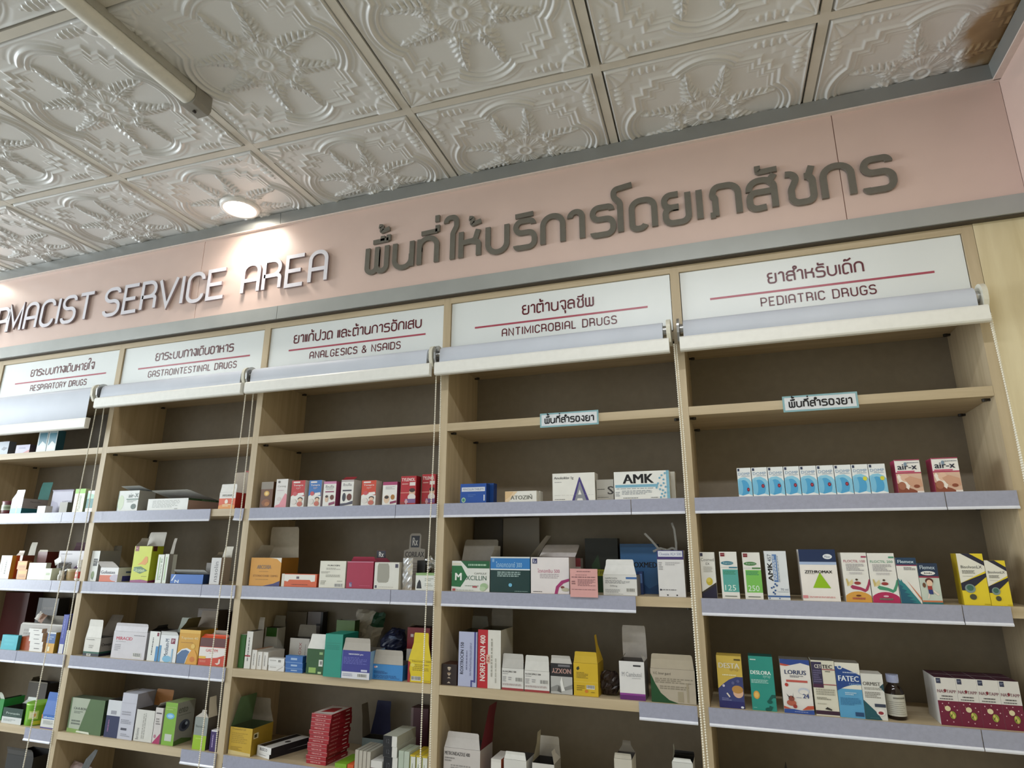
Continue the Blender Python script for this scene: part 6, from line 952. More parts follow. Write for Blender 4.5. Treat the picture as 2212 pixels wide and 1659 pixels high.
carton(0.674, 0.0217, 0.8885, 0.0771, 0.0119, 0.115, '#a01c26', '#7d141e', '#b02a30', 'red flat carton, eleventh from the bottom of the leaning stack', yaw=-1.6563982750083301, group='leaning stack of red flat cartons', art=(('t', 'NEOTA 20', 0.22, 0.3, 0.72, 0.62, '#d9a8a4', 1), ('r', 0, 0.93, 1, 1, '#d9c0bc')), sart=(('t', 'NEOTA 20', 0.1, 0.3, 0.42, 0.62, '#c08a88'), ('r', 0.7, 0.4, 0.9, 0.62, '#c9b0ac')))
carton(0.6745, 0.0222, 0.9009, 0.0771, 0.0119, 0.115, '#a01c26', '#7d141e', '#b02a30', 'red flat carton, top of the leaning stack', yaw=-0.13347343029559067, group='leaning stack of red flat cartons', art=(('t', 'NEOTA 20', 0.22, 0.3, 0.72, 0.62, '#d9a8a4', 1), ('r', 0, 0.93, 1, 1, '#d9c0bc')), sart=(('t', 'NEOTA 20', 0.1, 0.3, 0.42, 0.62, '#c08a88'), ('r', 0.7, 0.4, 0.9, 0.62, '#c9b0ac')), tart=(('r', 0.03, 0.05, 0.97, 0.97, '#d6cfca'), ('p', ((0.2, 0.2), (0.8, 0.3), (0.75, 0.8), (0.3, 0.7)), '#9c1c26')))
carton(0.8175, 0.02, 0.7652, 0.0125, 0.0571, 0.09, '#b9b2a6', '#a39c90', '#a9a69a', 'thin grey-white carton on edge, first of four beside the red stack', group='thin grey cartons on edge')
carton(0.8319, 0.02, 0.7652, 0.0124, 0.0565, 0.09, '#b9b2a6', '#a39c90', '#a9a69a', 'thin grey-white carton on edge, second of four beside the red stack', group='thin grey cartons on edge')
carton(0.8463, 0.02, 0.7652, 0.0124, 0.056, 0.09, '#b9b2a6', '#a39c90', '#a9a69a', 'thin grey-white carton on edge, third of four beside the red stack', group='thin grey cartons on edge')
carton(0.8607, 0.02, 0.7652, 0.0123, 0.0554, 0.09, '#b9b2a6', '#a39c90', '#a9a69a', 'thin grey-white carton on edge, fourth of four beside the red stack', group='thin grey cartons on edge')
carton(0.8945, 0.012, 0.7652, 0.0393, 0.0358, 0.06, '#d9d6d2', '#d9d6d2', '#d9d6d2', 'small white and maroon carton below the black and white stack', art=(('r', 0, 0, 1, 0.45, '#6a2038'),))
carton(0.9444, 0.01, 0.7652, 0.0483, 0.0515, 0.122, '#d6d4cd', '#a5a69c', '#b7b9ac', 'black and white carton at the bottom of its stack of three', group='stack of black and white cartons', art=(('r', 0, 0, 0.64, 1, '#141316'), ('t', '12', 0.24, 0.3, 0.46, 0.7, '#5a585c'), ('r', 0.64, 0, 1, 0.95, '#dedcd6')))
carton(0.9411, 0.01, 0.8169, 0.0487, 0.0286, 0.122, '#d6d4cd', '#a5a69c', '#b7b9ac', 'black and white carton at the middle of its stack of three', group='stack of black and white cartons', art=(('r', 0, 0, 0.64, 1, '#141316'), ('t', '12', 0.24, 0.3, 0.46, 0.7, '#5a585c'), ('r', 0.64, 0, 1, 0.95, '#dedcd6')))
carton(0.9393, 0.01, 0.8458, 0.0489, 0.0292, 0.122, '#d6d4cd', '#a5a69c', '#b7b9ac', 'black and white carton at the top of its stack of three', group='stack of black and white cartons', art=(('r', 0, 0, 0.64, 1, '#141316'), ('t', '12', 0.24, 0.3, 0.46, 0.7, '#5a585c'), ('r', 0.64, 0, 1, 0.95, '#dedcd6')))
carton(0.9805, 0.01, 0.7652, 0.0175, 0.0728, 0.07, '#b4bfae', '#b4bfae', '#b4bfae', 'pale green carton on edge beside the black and white stack, left one', group='pale green cartons on edge')
carton(0.9995, 0.01, 0.7652, 0.0174, 0.0721, 0.07, '#b9c3b3', '#b9c3b3', '#b9c3b3', 'pale green carton on edge beside the yellow-topped cartons, right one', group='pale green cartons on edge')
carton(1.0203, 0.01, 0.7652, 0.018, 0.0654, 0.09, '#dedfd6', '#b9b6a0', '#c9b02a', 'white carton with yellow top, first from the left of three near the upright', group='white cartons with yellow tops', art=(('r', 0.0, 0.0, 0.14, 1, '#9a9a3a'), ('l', 0.4, 0.1, 0.6, 0.7, 1, '#6a7a5a', 90), ('r', 0.0, 0.93, 1, 1, '#c9b02a')))
carton(1.0407, 0.01, 0.7652, 0.0179, 0.0655, 0.09, '#dedfd6', '#b9b6a0', '#c9b02a', 'white carton with yellow top, second from the left of three near the upright', group='white cartons with yellow tops', art=(('r', 0.0, 0.0, 0.14, 1, '#9a9a3a'), ('l', 0.4, 0.1, 0.6, 0.7, 1, '#6a7a5a', 90), ('r', 0.0, 0.93, 1, 1, '#c9b02a')))
carton(1.0608, 0.01, 0.7652, 0.0178, 0.0656, 0.09, '#dedfd6', '#b9b6a0', '#c9b02a', 'white carton with yellow top, third from the left of three near the upright', group='white cartons with yellow tops', art=(('r', 0.0, 0.0, 0.14, 1, '#9a9a3a'), ('l', 0.4, 0.1, 0.6, 0.7, 1, '#6a7a5a', 90), ('r', 0.0, 0.93, 1, 1, '#c9b02a')))
carton(0.7999, 0.14, 0.7652, 0.0814, 0.0575, 0.05, '#6d7a7c', '#4a5456', '#6d7a7c', 'grey-blue open carton behind the black and white stack, with a navy lid', op=1, inner='#2a2622', flaps=(('b', 0.1038, 8, 0.72, '#4a5456', '#171a40'), ('l', 0.0999, 8, 0.8, '#6a6258', '#6a6258')))
carton(0.9404, 0.2, 0.7652, 0.0657, 0.1488, 0.05, '#4a1a26', '#38121c', '#4a1a26', 'tall maroon carton at the back near the upright', art=(('r', 0, 0, 0.14, 1, '#7d6a68'),))
carton(0.7595, 0.022, 0.7652, 0.043, 0.0116, 0.1, '#7fae2c', '#7fae2c', '#86b52e', 'lime green flat packet on the shelf beside the red stack')
carton(0.7968, 0.02, 0.7652, 0.0221, 0.0134, 0.07, '#cf5a2a', '#cf5a2a', '#d9622e', 'orange flat packet on the shelf next to the lime packet')
carton(-0.3243, 0.01, 1.5811, 0.1116, 0.0825, 0.0764, '#dcdedb', '#a8aaa5', '#dcdedb', 'white and green open carton with its lid propped up, at the left', op=1, inner='#5a5a50', art=(('r', 0, 0, 0.03, 1, '#2f5a3a'), ('e', 0.16, 0.42, 0.15, 0.36, '#c9d6b8'), ('t', 'air-X', 0.5, 0.66, 0.97, 0.86, '#4a5a54', 1), ('r', 0.42, 0.55, 1, 0.6, '#2f5a44'), ('l', 0.45, 0.4, 0.9, 0.52, 2, '#a5a9a4'), ('e', 0.8, 0.22, 0.12, 0.13, '#2f4a3c')), flaps=(('b', 0.0787, -76, 1, '#1f3a2a', '#eef0ec'),))
carton(-0.1096, 0.01, 1.5811, 0.2086, 0.0457, 0.1559, '#e2e3e0', '#a08a7e', '#e2e3e0', 'long white carton with dark green upper edge and raised lid', op=1, inner='#4a4a40', art=(('l', 0.12, 0.2, 0.8, 0.85, 6, '#b4b6b2'), ('r', 0.68, 0.08, 0.76, 0.16, '#a5a7a3')), sart=(('r', 0, 0.84, 1, 1.0, '#234a2c'), ('t', 'Antacil', 0.42, 0.86, 0.88, 0.98, '#6a8a6a')), flaps=(('b', 0.1605, -78, 1, '#1f4a28', '#eef0ec'),))
carton(0.1866, 0.01, 1.5811, 0.0775, 0.0615, 0.073, '#d9582a', '#9a1f1c', '#d9582a', 'orange and white open carton beside a red one', op=1, inner='#b3a198', art=(('r', 0, 0.64, 1, 1, '#e2ded9'), ('r', 0.16, 0.74, 0.84, 0.9, '#c9c4be'), ('t', 'MYLANE', 0.2, 0.77, 0.78, 0.87, '#6a6662', 1), ('e', 0.46, 0.44, 0.1, 0.14, '#efe0d4'), ('p', ((0, 0), (1, 0), (1, 0.2), (0.5, 0.34), (0, 0.2)), '#e0913a'), ('l', 0.25, 0.12, 0.75, 0.28, 2, '#f0d9b0')), flaps=(('f', 0.0317, -5, 0.98, '#e0ddd8', '#b3a198'), ('b', 0.0837, -10, 0.9, '#a8201e', '#b3a697')))
carton(0.1701, 0.12, 1.5811, 0.0343, 0.1581, 0.06, '#a5201e', '#8d1a1a', '#a5201e', 'tall red carton standing behind the orange carton by the upright', art=(('r', 0, 0.6, 1, 0.63, '#cf9a90'), ('r', 0, 0.0, 1, 0.1, '#b06a60')))
carton(-0.452, 0.01, 1.3072, 0.0437, 0.118, 0.0942, '#dedfda', '#8f8b84', '#dedfda', 'slim white carton with black squares beside the left upright', op=1, inner='#57514a', art=(('r', 0.35, 0.5, 0.85, 0.74, '#23221f'), ('l', 0.4, 0.55, 0.8, 0.7, 2, '#a09d96'), ('e', 0.5, 0.2, 0.2, 0.13, '#7d8f5a'), ('e', 0.55, 0.1, 0.08, 0.05, '#4a5a3a')), flaps=(('b', 0.0208, 2, 1, '#8f8b84', '#8a8478'),))
carton(-0.3634, 0.01, 1.3072, 0.0979, 0.0541, 0.0678, '#e3e2e2', '#dcdade', '#e3e2e2', 'white carton with orange and blue blocks and a lid half open', op=1, inner='#3a3430', art=(('r', 0, 0, 0.9, 0.46, '#cf5a22'), ('e', 0.88, 0.28, 0.3, 0.24, '#b9b0c0'), ('t', 'Gofenten', 0.05, 0.55, 0.82, 0.78, '#4a485a', 1)), sart=(('r', 0.3, 0.02, 1, 0.4, '#3a3a8a'), ('r', 0.5, 0.6, 1, 0.72, '#4a5a8a')), flaps=(('f', 0.0359, 50, 0.94, '#e9e6e4', '#c9c4be'),))
carton(-0.2, 0.01, 1.3072, 0.0913, 0.1365, 0.053, '#c6cf1c', '#959c16', '#c6cf1c', 'tall yellow-green open carton with a white back flap', op=1, inner='#bdb8ae', art=(('r', 0.05, 0.86, 0.26, 1, '#7d1a22'), ('l', 0.08, 0.91, 0.23, 0.95, 1, '#d9a8a8'), ('p', ((0.28, 0.48), (0.5, 0.56), (0.7, 0.72), (0.82, 0.7), (0.86, 0.56), (0.72, 0.48), (0.5, 0.5)), '#d9912a'), ('p', ((0.1, 0.32), (0.5, 0.24), (0.9, 0.33), (0.5, 0.44), (0.12, 0.42)), '#3a6a3a'), ('t', 'Ucoten', 0.14, 0.29, 0.74, 0.39, '#c9d9a8', 1), ('p', ((0, 0), (1, 0), (1, 0.05), (0.6, 0.085), (0, 0.06)), '#8d2a6a'), ('l', 0.6, 0.15, 0.9, 0.18, 1, '#9a9a2a')), sart=(('r', 0.1, 0.86, 0.45, 1, '#4a1a12'), ('p', ((0, 0), (1, 0), (1, 0.09), (0, 0.05)), '#6d1f4a')), flaps=(('b', 0.0552, 8, 1, '#8a901a', '#d6d2ca'), ('l', 0.0355, -30, 0.7, '#bdb8ae', '#bdb8ae')))
carton(-0.1013, 0.01, 1.3072, 0.0304, 0.1054, 0.06, '#dfe3da', '#dfe3da', '#dfe3da', 'slim white and pale green carton with vertical name, left of two', art=(('t', 'Mirastric 80', 0.5, 0.12, 0.8, 0.85, '#5a7a4a', 0, 90), ('r', 0.25, 0.1, 0.42, 0.9, '#9fbf8a')))
carton(-0.0721, 0.01, 1.3072, 0.0186, 0.1073, 0.02, '#dbe0d6', '#8f8b86', '#dbe0d6', 'slim white and pale green carton edge, right of two', op=1, inner='#4a443e', art=(('r', 0.3, 0.1, 0.6, 0.9, '#a8c494'),), flaps=(('b', 0.0602, 10, 0.8, '#8f8b86', '#aaa49a'),))
carton(0.039, 0.01, 1.3072, 0.1576, 0.0338, 0.0332, '#2a66b8', '#1a335e', '#2a66b8', 'low blue carton with a white lid propped open', op=1, inner='#2a2622', art=(('p', ((0.02, 0.3), (0.12, 0.95), (0.15, 0.95), (0.06, 0.28)), '#dce4ee'), ('t', 'N', 0.14, 0.08, 0.26, 0.4, '#dce4ee', 1)), flaps=(('b', 0.0316, -58, 1, '#2a5a9a', '#e4e4e2'),))
carton(0.1713, 0.01, 1.3072, 0.0456, 0.0952, 0.0503, '#cfcdcd', '#8d7f74', '#cfcdcd', 'tall white carton with sideways italic name near the right upright', op=1, inner='#8a8074', art=(('t', 'nasolin', 0.34, 0.1, 0.75, 0.85, '#6a686c', 0, 90),), flaps=(('b', 0.0413, 12, 0.9, '#8d7f74', '#d9d4c8'), ('l', 0.0243, -35, 0.5, '#a0988c', '#a0988c')))
carton(0.0887, 0.06, 1.3072, 0.0247, 0.0754, 0.05, '#7d7770', '#7d7770', '#7d7770', 'grey rounded carton between the blue and tall white cartons')
carton(-0.39, 0.01, 1.0328, 0.0842, 0.0655, 0.0623, '#dddad2', '#8f8b86', '#dddad2', 'white carton with dark green and black bands and a raised front flap', op=1, inner='#4a443e', art=(('r', 0, 0.14, 1, 0.24, '#1f5a48'), ('r', 0, 0, 1, 0.14, '#16182a'), ('r', 0.24, 0.01, 0.5, 0.13, '#d9d7d0'), ('b', 0.27, 0.02, 0.48, 0.12), ('t', 'Omeprazole', 0.08, 0.86, 0.6, 0.94, '#55525a'), ('l', 0.3, 0.4, 0.6, 0.6, 2, '#b9b5ae')), sart=(('r', 0, 0, 1, 0.14, '#16182a'), ('r', 0, 0.14, 1, 0.24, '#1f4a3e'), ('t', 'Omepr', 0.1, 0.5, 0.8, 0.7, '#3a3434', 1)), flaps=(('f', 0.0661, -2, 0.9, '#dddad2', '#a8a296'), ('b', 0.0819, 22, 0.8, '#8f8b86', '#6a6054')))
carton(-0.2001, 0.01, 1.0328, 0.1693, 0.0956, 0.0465, '#cfcbd0', '#a29ea2', '#cfcbd0', 'big pale carton with red capitals and a barcode', op=1, inner='#77726e', art=(('t', 'MIRACID', 0.1, 0.68, 0.58, 0.8, '#c0304a', 1), ('l', 0.1, 0.6, 0.48, 0.63, 1, '#8d898f'), ('l', 0.62, 0.84, 0.95, 0.88, 1, '#77747a'), ('l', 0.08, 0.26, 0.26, 0.52, 4, '#b0acb2'), ('b', 0.66, 0.08, 0.9, 0.24)), flaps=(('f', 0.0298, -3, 0.99, '#c6c2c7', '#99959a'),))
carton(-0.0767, 0.01, 1.0328, 0.05, 0.1025, 0.08, '#dfe0dc', '#b9bcc0', '#dfe0dc', 'white carton with vertical grey name, left one of the blue and white pair', op=1, inner='#2a2622', art=(('l', 0.35, 0.2, 0.5, 0.85, 1, '#55585c', 90), ('r', 0.75, 0.0, 1, 0.5, '#3f86bd'), ('r', 0.72, 0.84, 0.9, 0.96, '#7d1f3a')), flaps=(('l', 0.0232, -40, 0.6, '#2a2826', '#2a2826'),))
carton(-0.0049, 0.01, 1.0328, 0.0846, 0.0928, 0.07, '#e0e2e4', '#b4b7ba', '#e0e2e4', 'white carton with blue water drop and raised white flap', op=1, inner='#4a443e', art=(('t', 'Motilium-M', 0.3, 0.2, 0.52, 0.85, '#45566a', 1, 90), ('r', 0.62, 0.68, 0.86, 0.88, '#7d1f3a'), ('t', 'P', 0.68, 0.72, 0.8, 0.84, '#e4d9dc'), ('r', 0.0, 0.0, 0.12, 0.6, '#4a90c0'), ('e', 0.5, 0.12, 0.25, 0.12, '#7fb8d8'), ('r', 0.72, 0.0, 0.8, 0.5, '#8fb4cf')), flaps=(('f', 0.0148, 30, 0.92, '#e6e8e8', '#e6e8e8'), ('b', 0.0534, 4, 0.7, '#b4b7ba', '#9aa096')))
carton(0.0905, 0.01, 1.0328, 0.0975, 0.1145, 0.08, '#cf9a2a', '#a87a22', '#d9b04a', 'amber yellow carton with a blue arc and human figure', op=1, inner='#6a5a3a', art=(('r', 0, 0.9, 1, 1, '#ddb04a'), ('p', ((0, 0), (0.42, 0), (0.5, 0.2), (0.66, 0.4), (0.44, 0.46), (0.2, 0.42), (0, 0.28)), '#dfe2e6'), ('p', ((0, 0), (0.4, 0), (0.46, 0.18), (0.58, 0.36), (0.4, 0.41), (0.2, 0.38), (0, 0.24)), '#4a6a94'), ('t', 'Topiset-40', 0.1, 0.7, 0.92, 0.79, '#e6cf98', 1), ('l', 0.12, 0.6, 0.7, 0.63, 1, '#a8772a'), ('e', 0.72, 0.52, 0.1, 0.07, '#e0b85a'), ('p', ((0.5, 0), (0.52, 0.26), (0.68, 0.42), (0.82, 0.42), (0.96, 0.26), (0.98, 0)), '#d99a34'), ('e', 0.75, 0.14, 0.12, 0.08, '#c9762a')), flaps=(('b', 0.0593, 6, 0.85, '#a87a22', '#7d7062'), ('l', 0.0435, -30, 0.8, '#5a4f2c', '#5a4f2c')))
carton(0.2012, 0.01, 1.0328, 0.1154, 0.0911, 0.033, '#c9442a', '#a8391f', '#c9442a', 'red and white carton with a stomach drawing, right side of the gastro shelf', op=1, inner='#8a6a5a', art=(('r', 0, 0.68, 1, 1, '#5a2420'), ('p', ((0, 0.3), (0.3, 0.26), (0.7, 0.3), (1, 0.4), (1, 0.66), (0, 0.66)), '#e6dfda'), ('t', 'GASZYM', 0.26, 0.5, 0.72, 0.6, '#c9605a', 1), ('l', 0.4, 0.43, 0.66, 0.46, 1, '#b9a09a'), ('r', 0, 0.24, 0.28, 0.33, '#e0b03a'), ('p', ((0.66, 0.1), (0.78, 0.12), (0.8, 0.26), (0.86, 0.26), (0.86, 0.1), (0.76, 0.04)), '#e6cfc4'), ('l', 0.06, 0.1, 0.3, 0.18, 2, '#e0907a')), flaps=(('f', 0.0169, -50, 1, '#d6502f', '#d6502f'), ('b', 0.023, -4, 0.5, '#a8391f', '#a8978a')))
carton(0.0253, 0.15, 1.0328, 0.1005, 0.1698, 0.05, '#6d6054', '#4f463c', '#6d6054', 'tall grey-brown open carton at the back behind the amber carton', op=1, inner='#5a5044', flaps=(('f', 0.008, 20, 1.1, '#7d7062', '#7d7062'),))
carton(0.0788, 0.205, 1.0328, 0.0685, 0.1602, 0.04, '#3a2420', '#3a2420', '#3a2420', 'dark brown carton at the back by the right upright of the gastro shelf')
carton(-0.3611, 0.01, 0.7652, 0.1758, 0.1186, 0.045, '#4f6a3f', '#3a4a34', '#566250', 'olive green carton with a grey label, at the left', art=(('p', ((0.04, 0.02), (0.04, 1), (0.56, 1), (0.34, 0.05)), '#aab29f'), ('t', 'CA-R-BON', 0.12, 0.66, 0.48, 0.73, '#3a423a', 1), ('l', 0.14, 0.54, 0.4, 0.62, 2, '#6d756a'), ('l', 0.1, 0.2, 0.36, 0.36, 2, '#6d756a'), ('p', ((0.0, 0.0), (0.4, 0.0), (0.36, 0.1), (0, 0.12)), '#7d9a4a'), ('p', ((0.28, 0.02), (0.68, 0.0), (0.66, 0.06), (0.3, 0.07)), '#d9dccb')))
carton(-0.2232, 0.01, 0.7652, 0.0672, 0.1241, 0.07, '#d3d5da', '#3a3a4e', '#d3d5da', 'white and dark navy carton with a raised flap', op=1, inner='#4a443e', art=(('r', 0, 0, 1, 0.58, '#1c2450'), ('l', 0.2, 0.15, 0.34, 0.5, 1, '#8a5a86', 90), ('r', 0.3, 0.62, 0.7, 0.72, '#9a9aa4')), flaps=(('r', 0.0324, 8, 0.8, '#c9c5bd', '#d9d5cd'),))
carton(-0.1533, 0.01, 0.7652, 0.0727, 0.1526, 0.08, '#c3c3cf', '#9a9aa6', '#c3c3cf', 'tall pale lavender carton with small text', art=(('r', 0.16, 0.19, 0.56, 0.24, '#4a4a58'), ('l', 0.1, 0.32, 0.8, 0.42, 3, '#8f8f9c'), ('l', 0.1, 0.5, 0.7, 0.6, 2, '#a3a3ae'), ('r', 0, 0.78, 1, 0.785, '#a9a9b5'), ('l', 0.2, 0.05, 0.8, 0.12, 2, '#a3a3ae')))
carton(-0.067, 0.01, 0.7652, 0.0864, 0.1036, 0.07, '#d3d1cb', '#22201f', '#d3d1cb', 'white open carton with sideways text and brown flap behind', op=1, inner='#57514a', art=(('t', 'Berclomine', 0.1, 0.06, 0.26, 0.42, '#4a4848', 0, 90), ('l', 0.4, 0.1, 0.6, 0.9, 2, '#aaa8a2', 90)), flaps=(('b', 0.0549, 6, 1, '#8a5a24', '#94602a'), ('r', 0.0149, -40, 0.6, '#cfccc4', '#cfccc4')))
carton(-0.0042, 0.01, 0.7652, 0.0348, 0.1161, 0.06, '#d1cbc8', '#b0aaa6', '#d1cbc8', 'white and magenta carton leaning against the green-edged carton', op=1, inner='#4a443e', art=(('p', ((0, 0.0), (1, 0), (1, 0.3)), '#a82a5e'), ('l', 0.15, 0.8, 0.85, 0.86, 1, '#4a4648'), ('l', 0.2, 0.5, 0.8, 0.7, 3, '#9a9492'), ('e', 0.3, 0.2, 0.15, 0.05, '#b57a8a')), flaps=(('l', 0.0143, -30, 0.8, '#cfcac4', '#cfcac4'),))
carton(0.0496, 0.01, 0.7652, 0.0556, 0.1369, 0.0797, '#7fae3a', '#8f9088', '#8d9a6a', 'green-edged carton with an eye picture on its grey side', art=(('e', 0.5, 0.68, 0.34, 0.07, '#6aaedb'), ('e', 0.5, 0.68, 0.22, 0.04, '#9fd0ec'), ('r', 0.24, 0.1, 0.8, 0.26, '#c3c9c0'), ('l', 0.1, 0.8, 0.9, 0.9, 2, '#a4c46a')), sart=(('t', 'ento', 0.1, 0.74, 0.6, 0.88, '#55584f', 1), ('l', 0.1, 0.66, 0.8, 0.7, 1, '#6d7068'), ('e', 0.5, 0.42, 0.3, 0.14, '#4a5060'), ('e', 0.5, 0.42, 0.16, 0.09, '#23283a'), ('e', 0.6, 0.46, 0.07, 0.04, '#a9b6c6'), ('p', ((0, 0), (1, 0.0), (1, 0.06), (0.4, 0.14), (0, 0.1)), '#4f6a34')))
carton(0.1921, 0.01, 0.7652, 0.0574, 0.1006, 0.0416, '#8d9490', '#4a453f', '#8d9490', 'grey and lime carton with a house-shaped open top', op=1, inner='#6a6258', art=(('r', 0, 0, 1, 0.44, '#9abf22'), ('t', 'Buscopan', 0.12, 0.66, 0.8, 0.76, '#4f5856'), ('l', 0.2, 0.3, 0.7, 0.36, 1, '#b9d65a')), flaps=(('f', 0.0237, -22, 0.35, '#a39a8e', '#a39a8e'), ('r', 0.065, -8, 0.8, '#b9b2a4', '#c9c2b4')))
carton(0.2541, 0.01, 0.7652, 0.0302, 0.0653, 0.06, '#3a2460', '#2a1a44', '#d9d6de', 'small purple and white carton by the right upright, left one', group='small purple cartons', art=(('l', 0.3, 0.2, 0.5, 0.8, 1, '#b9a8d0', 90), ('r', 0.1, 0.94, 1, 1, '#dfdce4')))
carton(0.2172, 0.075, 0.7652, 0.0145, 0.0379, 0.03, '#2f1f58', '#2f1f58', '#2f1f58', 'small purple and white carton by the right upright, right one', group='small purple cartons', art=(('r', 0, 0.0, 0.3, 1, '#c9c5d6'),))
carton(-1.1572, 0.01, 1.8507, 0.0663, 0.0608, 0.0301, '#8f9aa8', '#6d7480', '#8f9aa8', 'grey-blue carton at the left edge, under the low blind', art=(('p', ((0.3, 0.4), (0.5, 0.6), (0.9, 0.5), (0.6, 0.3)), '#3a4250'),))
carton(-1.0252, 0.01, 1.8507, 0.0918, 0.0387, 0.03, '#a9a3bf', '#6d5a62', '#a9a3bf', 'small lilac carton with a red patch, under the low blind', art=(('p', ((0.5, 0), (1, 0), (1, 0.4)), '#b5605a'), ('l', 0.2, 0.5, 0.7, 0.7, 2, '#7d7a9a')))
carton(-0.9036, 0.01, 1.8507, 0.061, 0.0978, 0.05, '#cdd6d6', '#1f4f5e', '#cdd6d6', 'pale carton with a blue sky panel, left of a like pair', group='pair of blue sky panel cartons', art=(('r', 0.12, 0.3, 0.92, 0.88, '#2f7f96'), ('p', ((0.1, 0.12), (0.9, 0.12), (0.9, 0.35), (0.5, 0.5), (0.2, 0.3)), '#dfe6e4'), ('r', 0.1, 0.9, 0.9, 0.97, '#9fb9c0')))
carton(-0.8415, 0.01, 1.8507, 0.0572, 0.0941, 0.0353, '#cdd6d6', '#1f4f5e', '#cdd6d6', 'pale carton with a blue sky panel, right of a like pair', group='pair of blue sky panel cartons', art=(('r', 0.12, 0.3, 0.92, 0.88, '#2f7f96'), ('p', ((0.1, 0.12), (0.9, 0.12), (0.9, 0.35), (0.5, 0.5), (0.2, 0.3)), '#dfe6e4'), ('r', 0.1, 0.9, 0.9, 0.97, '#9fb9c0')))
carton(-0.9875, 0.01, 1.5811, 0.0717, 0.0661, 0.1083, '#dfe6ea', '#a59fa0', '#dfe6ea', 'open white carton with turquoise foot and green-blue back lid', op=1, inner='#8a8488', art=(('r', 0, 0, 1, 0.36, '#6fbfd9'), ('r', 0.5, 0, 0.62, 0.5, '#a8d08a')), sart=(('r', 0, 0, 1, 0.36, '#1f6a78'), ('t', 'Nasolin', 0.3, 0.75, 0.7, 0.86, '#5a565a'), ('l', 0.5, 0.42, 0.9, 0.48, 1, '#4a464a')), flaps=(('f', 0.0395, -12, 0.75, '#e9edf0', '#cfcfd2'), ('b', 0.0828, 6, 1, '#1f6a6a', '#256a62')))
carton(-0.8218, 0.008, 1.5811, 0.0488, 0.0305, 0.03, '#dcdfe2', '#dcdfe2', '#dcdfe2', 'small white carton in front of the turquoise one')
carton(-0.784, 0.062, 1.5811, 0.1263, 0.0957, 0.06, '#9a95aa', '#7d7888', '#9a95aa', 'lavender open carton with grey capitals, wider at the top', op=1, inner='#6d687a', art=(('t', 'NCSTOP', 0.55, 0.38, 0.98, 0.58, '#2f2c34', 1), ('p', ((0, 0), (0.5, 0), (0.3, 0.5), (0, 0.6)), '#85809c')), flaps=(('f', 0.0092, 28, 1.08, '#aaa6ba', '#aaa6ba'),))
carton(-0.689, 0.008, 1.5811, 0.0361, 0.0435, 0.0241, '#dfdfdb', '#6a6f70', '#dfdfdb', 'tiny white carton turned at an angle before the lavender one', yaw=12)
carton(-0.6052, 0.01, 1.5811, 0.0599, 0.098, 0.02, '#dfe0cc', '#b5bd98', '#8fcf1c', 'tall cream carton with a lime green cap', art=(('r', 0, 0.8, 1, 1, '#86c81c'), ('t', 'Mucosolvan', 0.42, 0.06, 0.72, 0.72, '#77806a', 0, 90)))
carton(-0.539, 0.01, 1.5811, 0.0402, 0.0884, 0.06, '#dde6e2', '#0f5a5c', '#dde6e2', 'white and teal carton by the right upright of the respiratory shelf', art=(('r', 0, 0.18, 1, 0.62, '#1f7a78'), ('r', 0, 0.0, 1, 0.18, '#e6ecea'), ('p', ((0, 0.62), (1, 0.62), (1, 0.8), (0, 0.9)), '#9fd0b8')))
carton(-0.9794, 0.01, 1.3072, 0.0675, 0.0967, 0.0319, '#dfdcd2', '#d9922a', '#dfdcd2', 'white carton with orange side at the left edge', art=(('l', 0.5, 0.2, 0.7, 0.8, 1, '#77736a', 90), ('l', 0.2, 0.3, 0.3, 0.7, 1, '#99958a', 90)), sart=(('r', 0.55, 0, 1, 1, '#d95a22'),))
carton(-0.8651, 0.01, 1.3072, 0.0571, 0.0406, 0.02, '#c98a22', '#8a5a1c', '#c98a22', 'golden carton, lower of a stacked pair', group='stacked golden cartons', art=(('r', 0.1, 0.55, 0.9, 0.85, '#e0b04a'), ('r', 0.2, 0.2, 0.8, 0.4, '#b87a22')))
carton(-0.8747, 0.01, 1.348, 0.0574, 0.0336, 0.02, '#c98a22', '#8a5a1c', '#c98a22', 'golden carton, upper of a stacked pair', group='stacked golden cartons', art=(('r', 0.1, 0.55, 0.9, 0.85, '#e0b04a'), ('r', 0.2, 0.2, 0.8, 0.4, '#b87a22')))
carton(-0.9943, 0.07, 1.3072, 0.0446, 0.0964, 0.05, '#d9d0c4', '#8a4a34', '#d9d0c4', 'tall open white carton with a red edge behind the golden pair', op=1, inner='#8a5a3a', flaps=(('b', 0.0565, 6, 0.9, '#8a4a34', '#e0dcd0'), ('f', 0.021, -20, 0.8, '#d3c6ba', '#d3c6ba')))
carton(-0.8942, 0.1, 1.3072, 0.0583, 0.1126, 0.05, '#6a2a1c', '#6a2a1c', '#6a2a1c', 'small brown and white open carton at the back left', op=1, inner='#4a3a30', flaps=(('f', 0.008, -10, 0.9, '#dcd6c8', '#dcd6c8'),))
carton(-0.7792, 0.01, 1.3072, 0.1034, 0.0679, 0.02, '#dfe0d4', '#b3b4a8', '#dfe0d4', 'plain white square carton in the middle of the respiratory shelf')
carton(-0.7083, 0.01, 1.3072, 0.0384, 0.0463, 0.04, '#d9e0cc', '#d9e0cc', '#d9e0cc', 'small white and pale green carton beside the plain white one', art=(('l', 0.2, 0.4, 0.8, 0.6, 2, '#8fa86a'),))
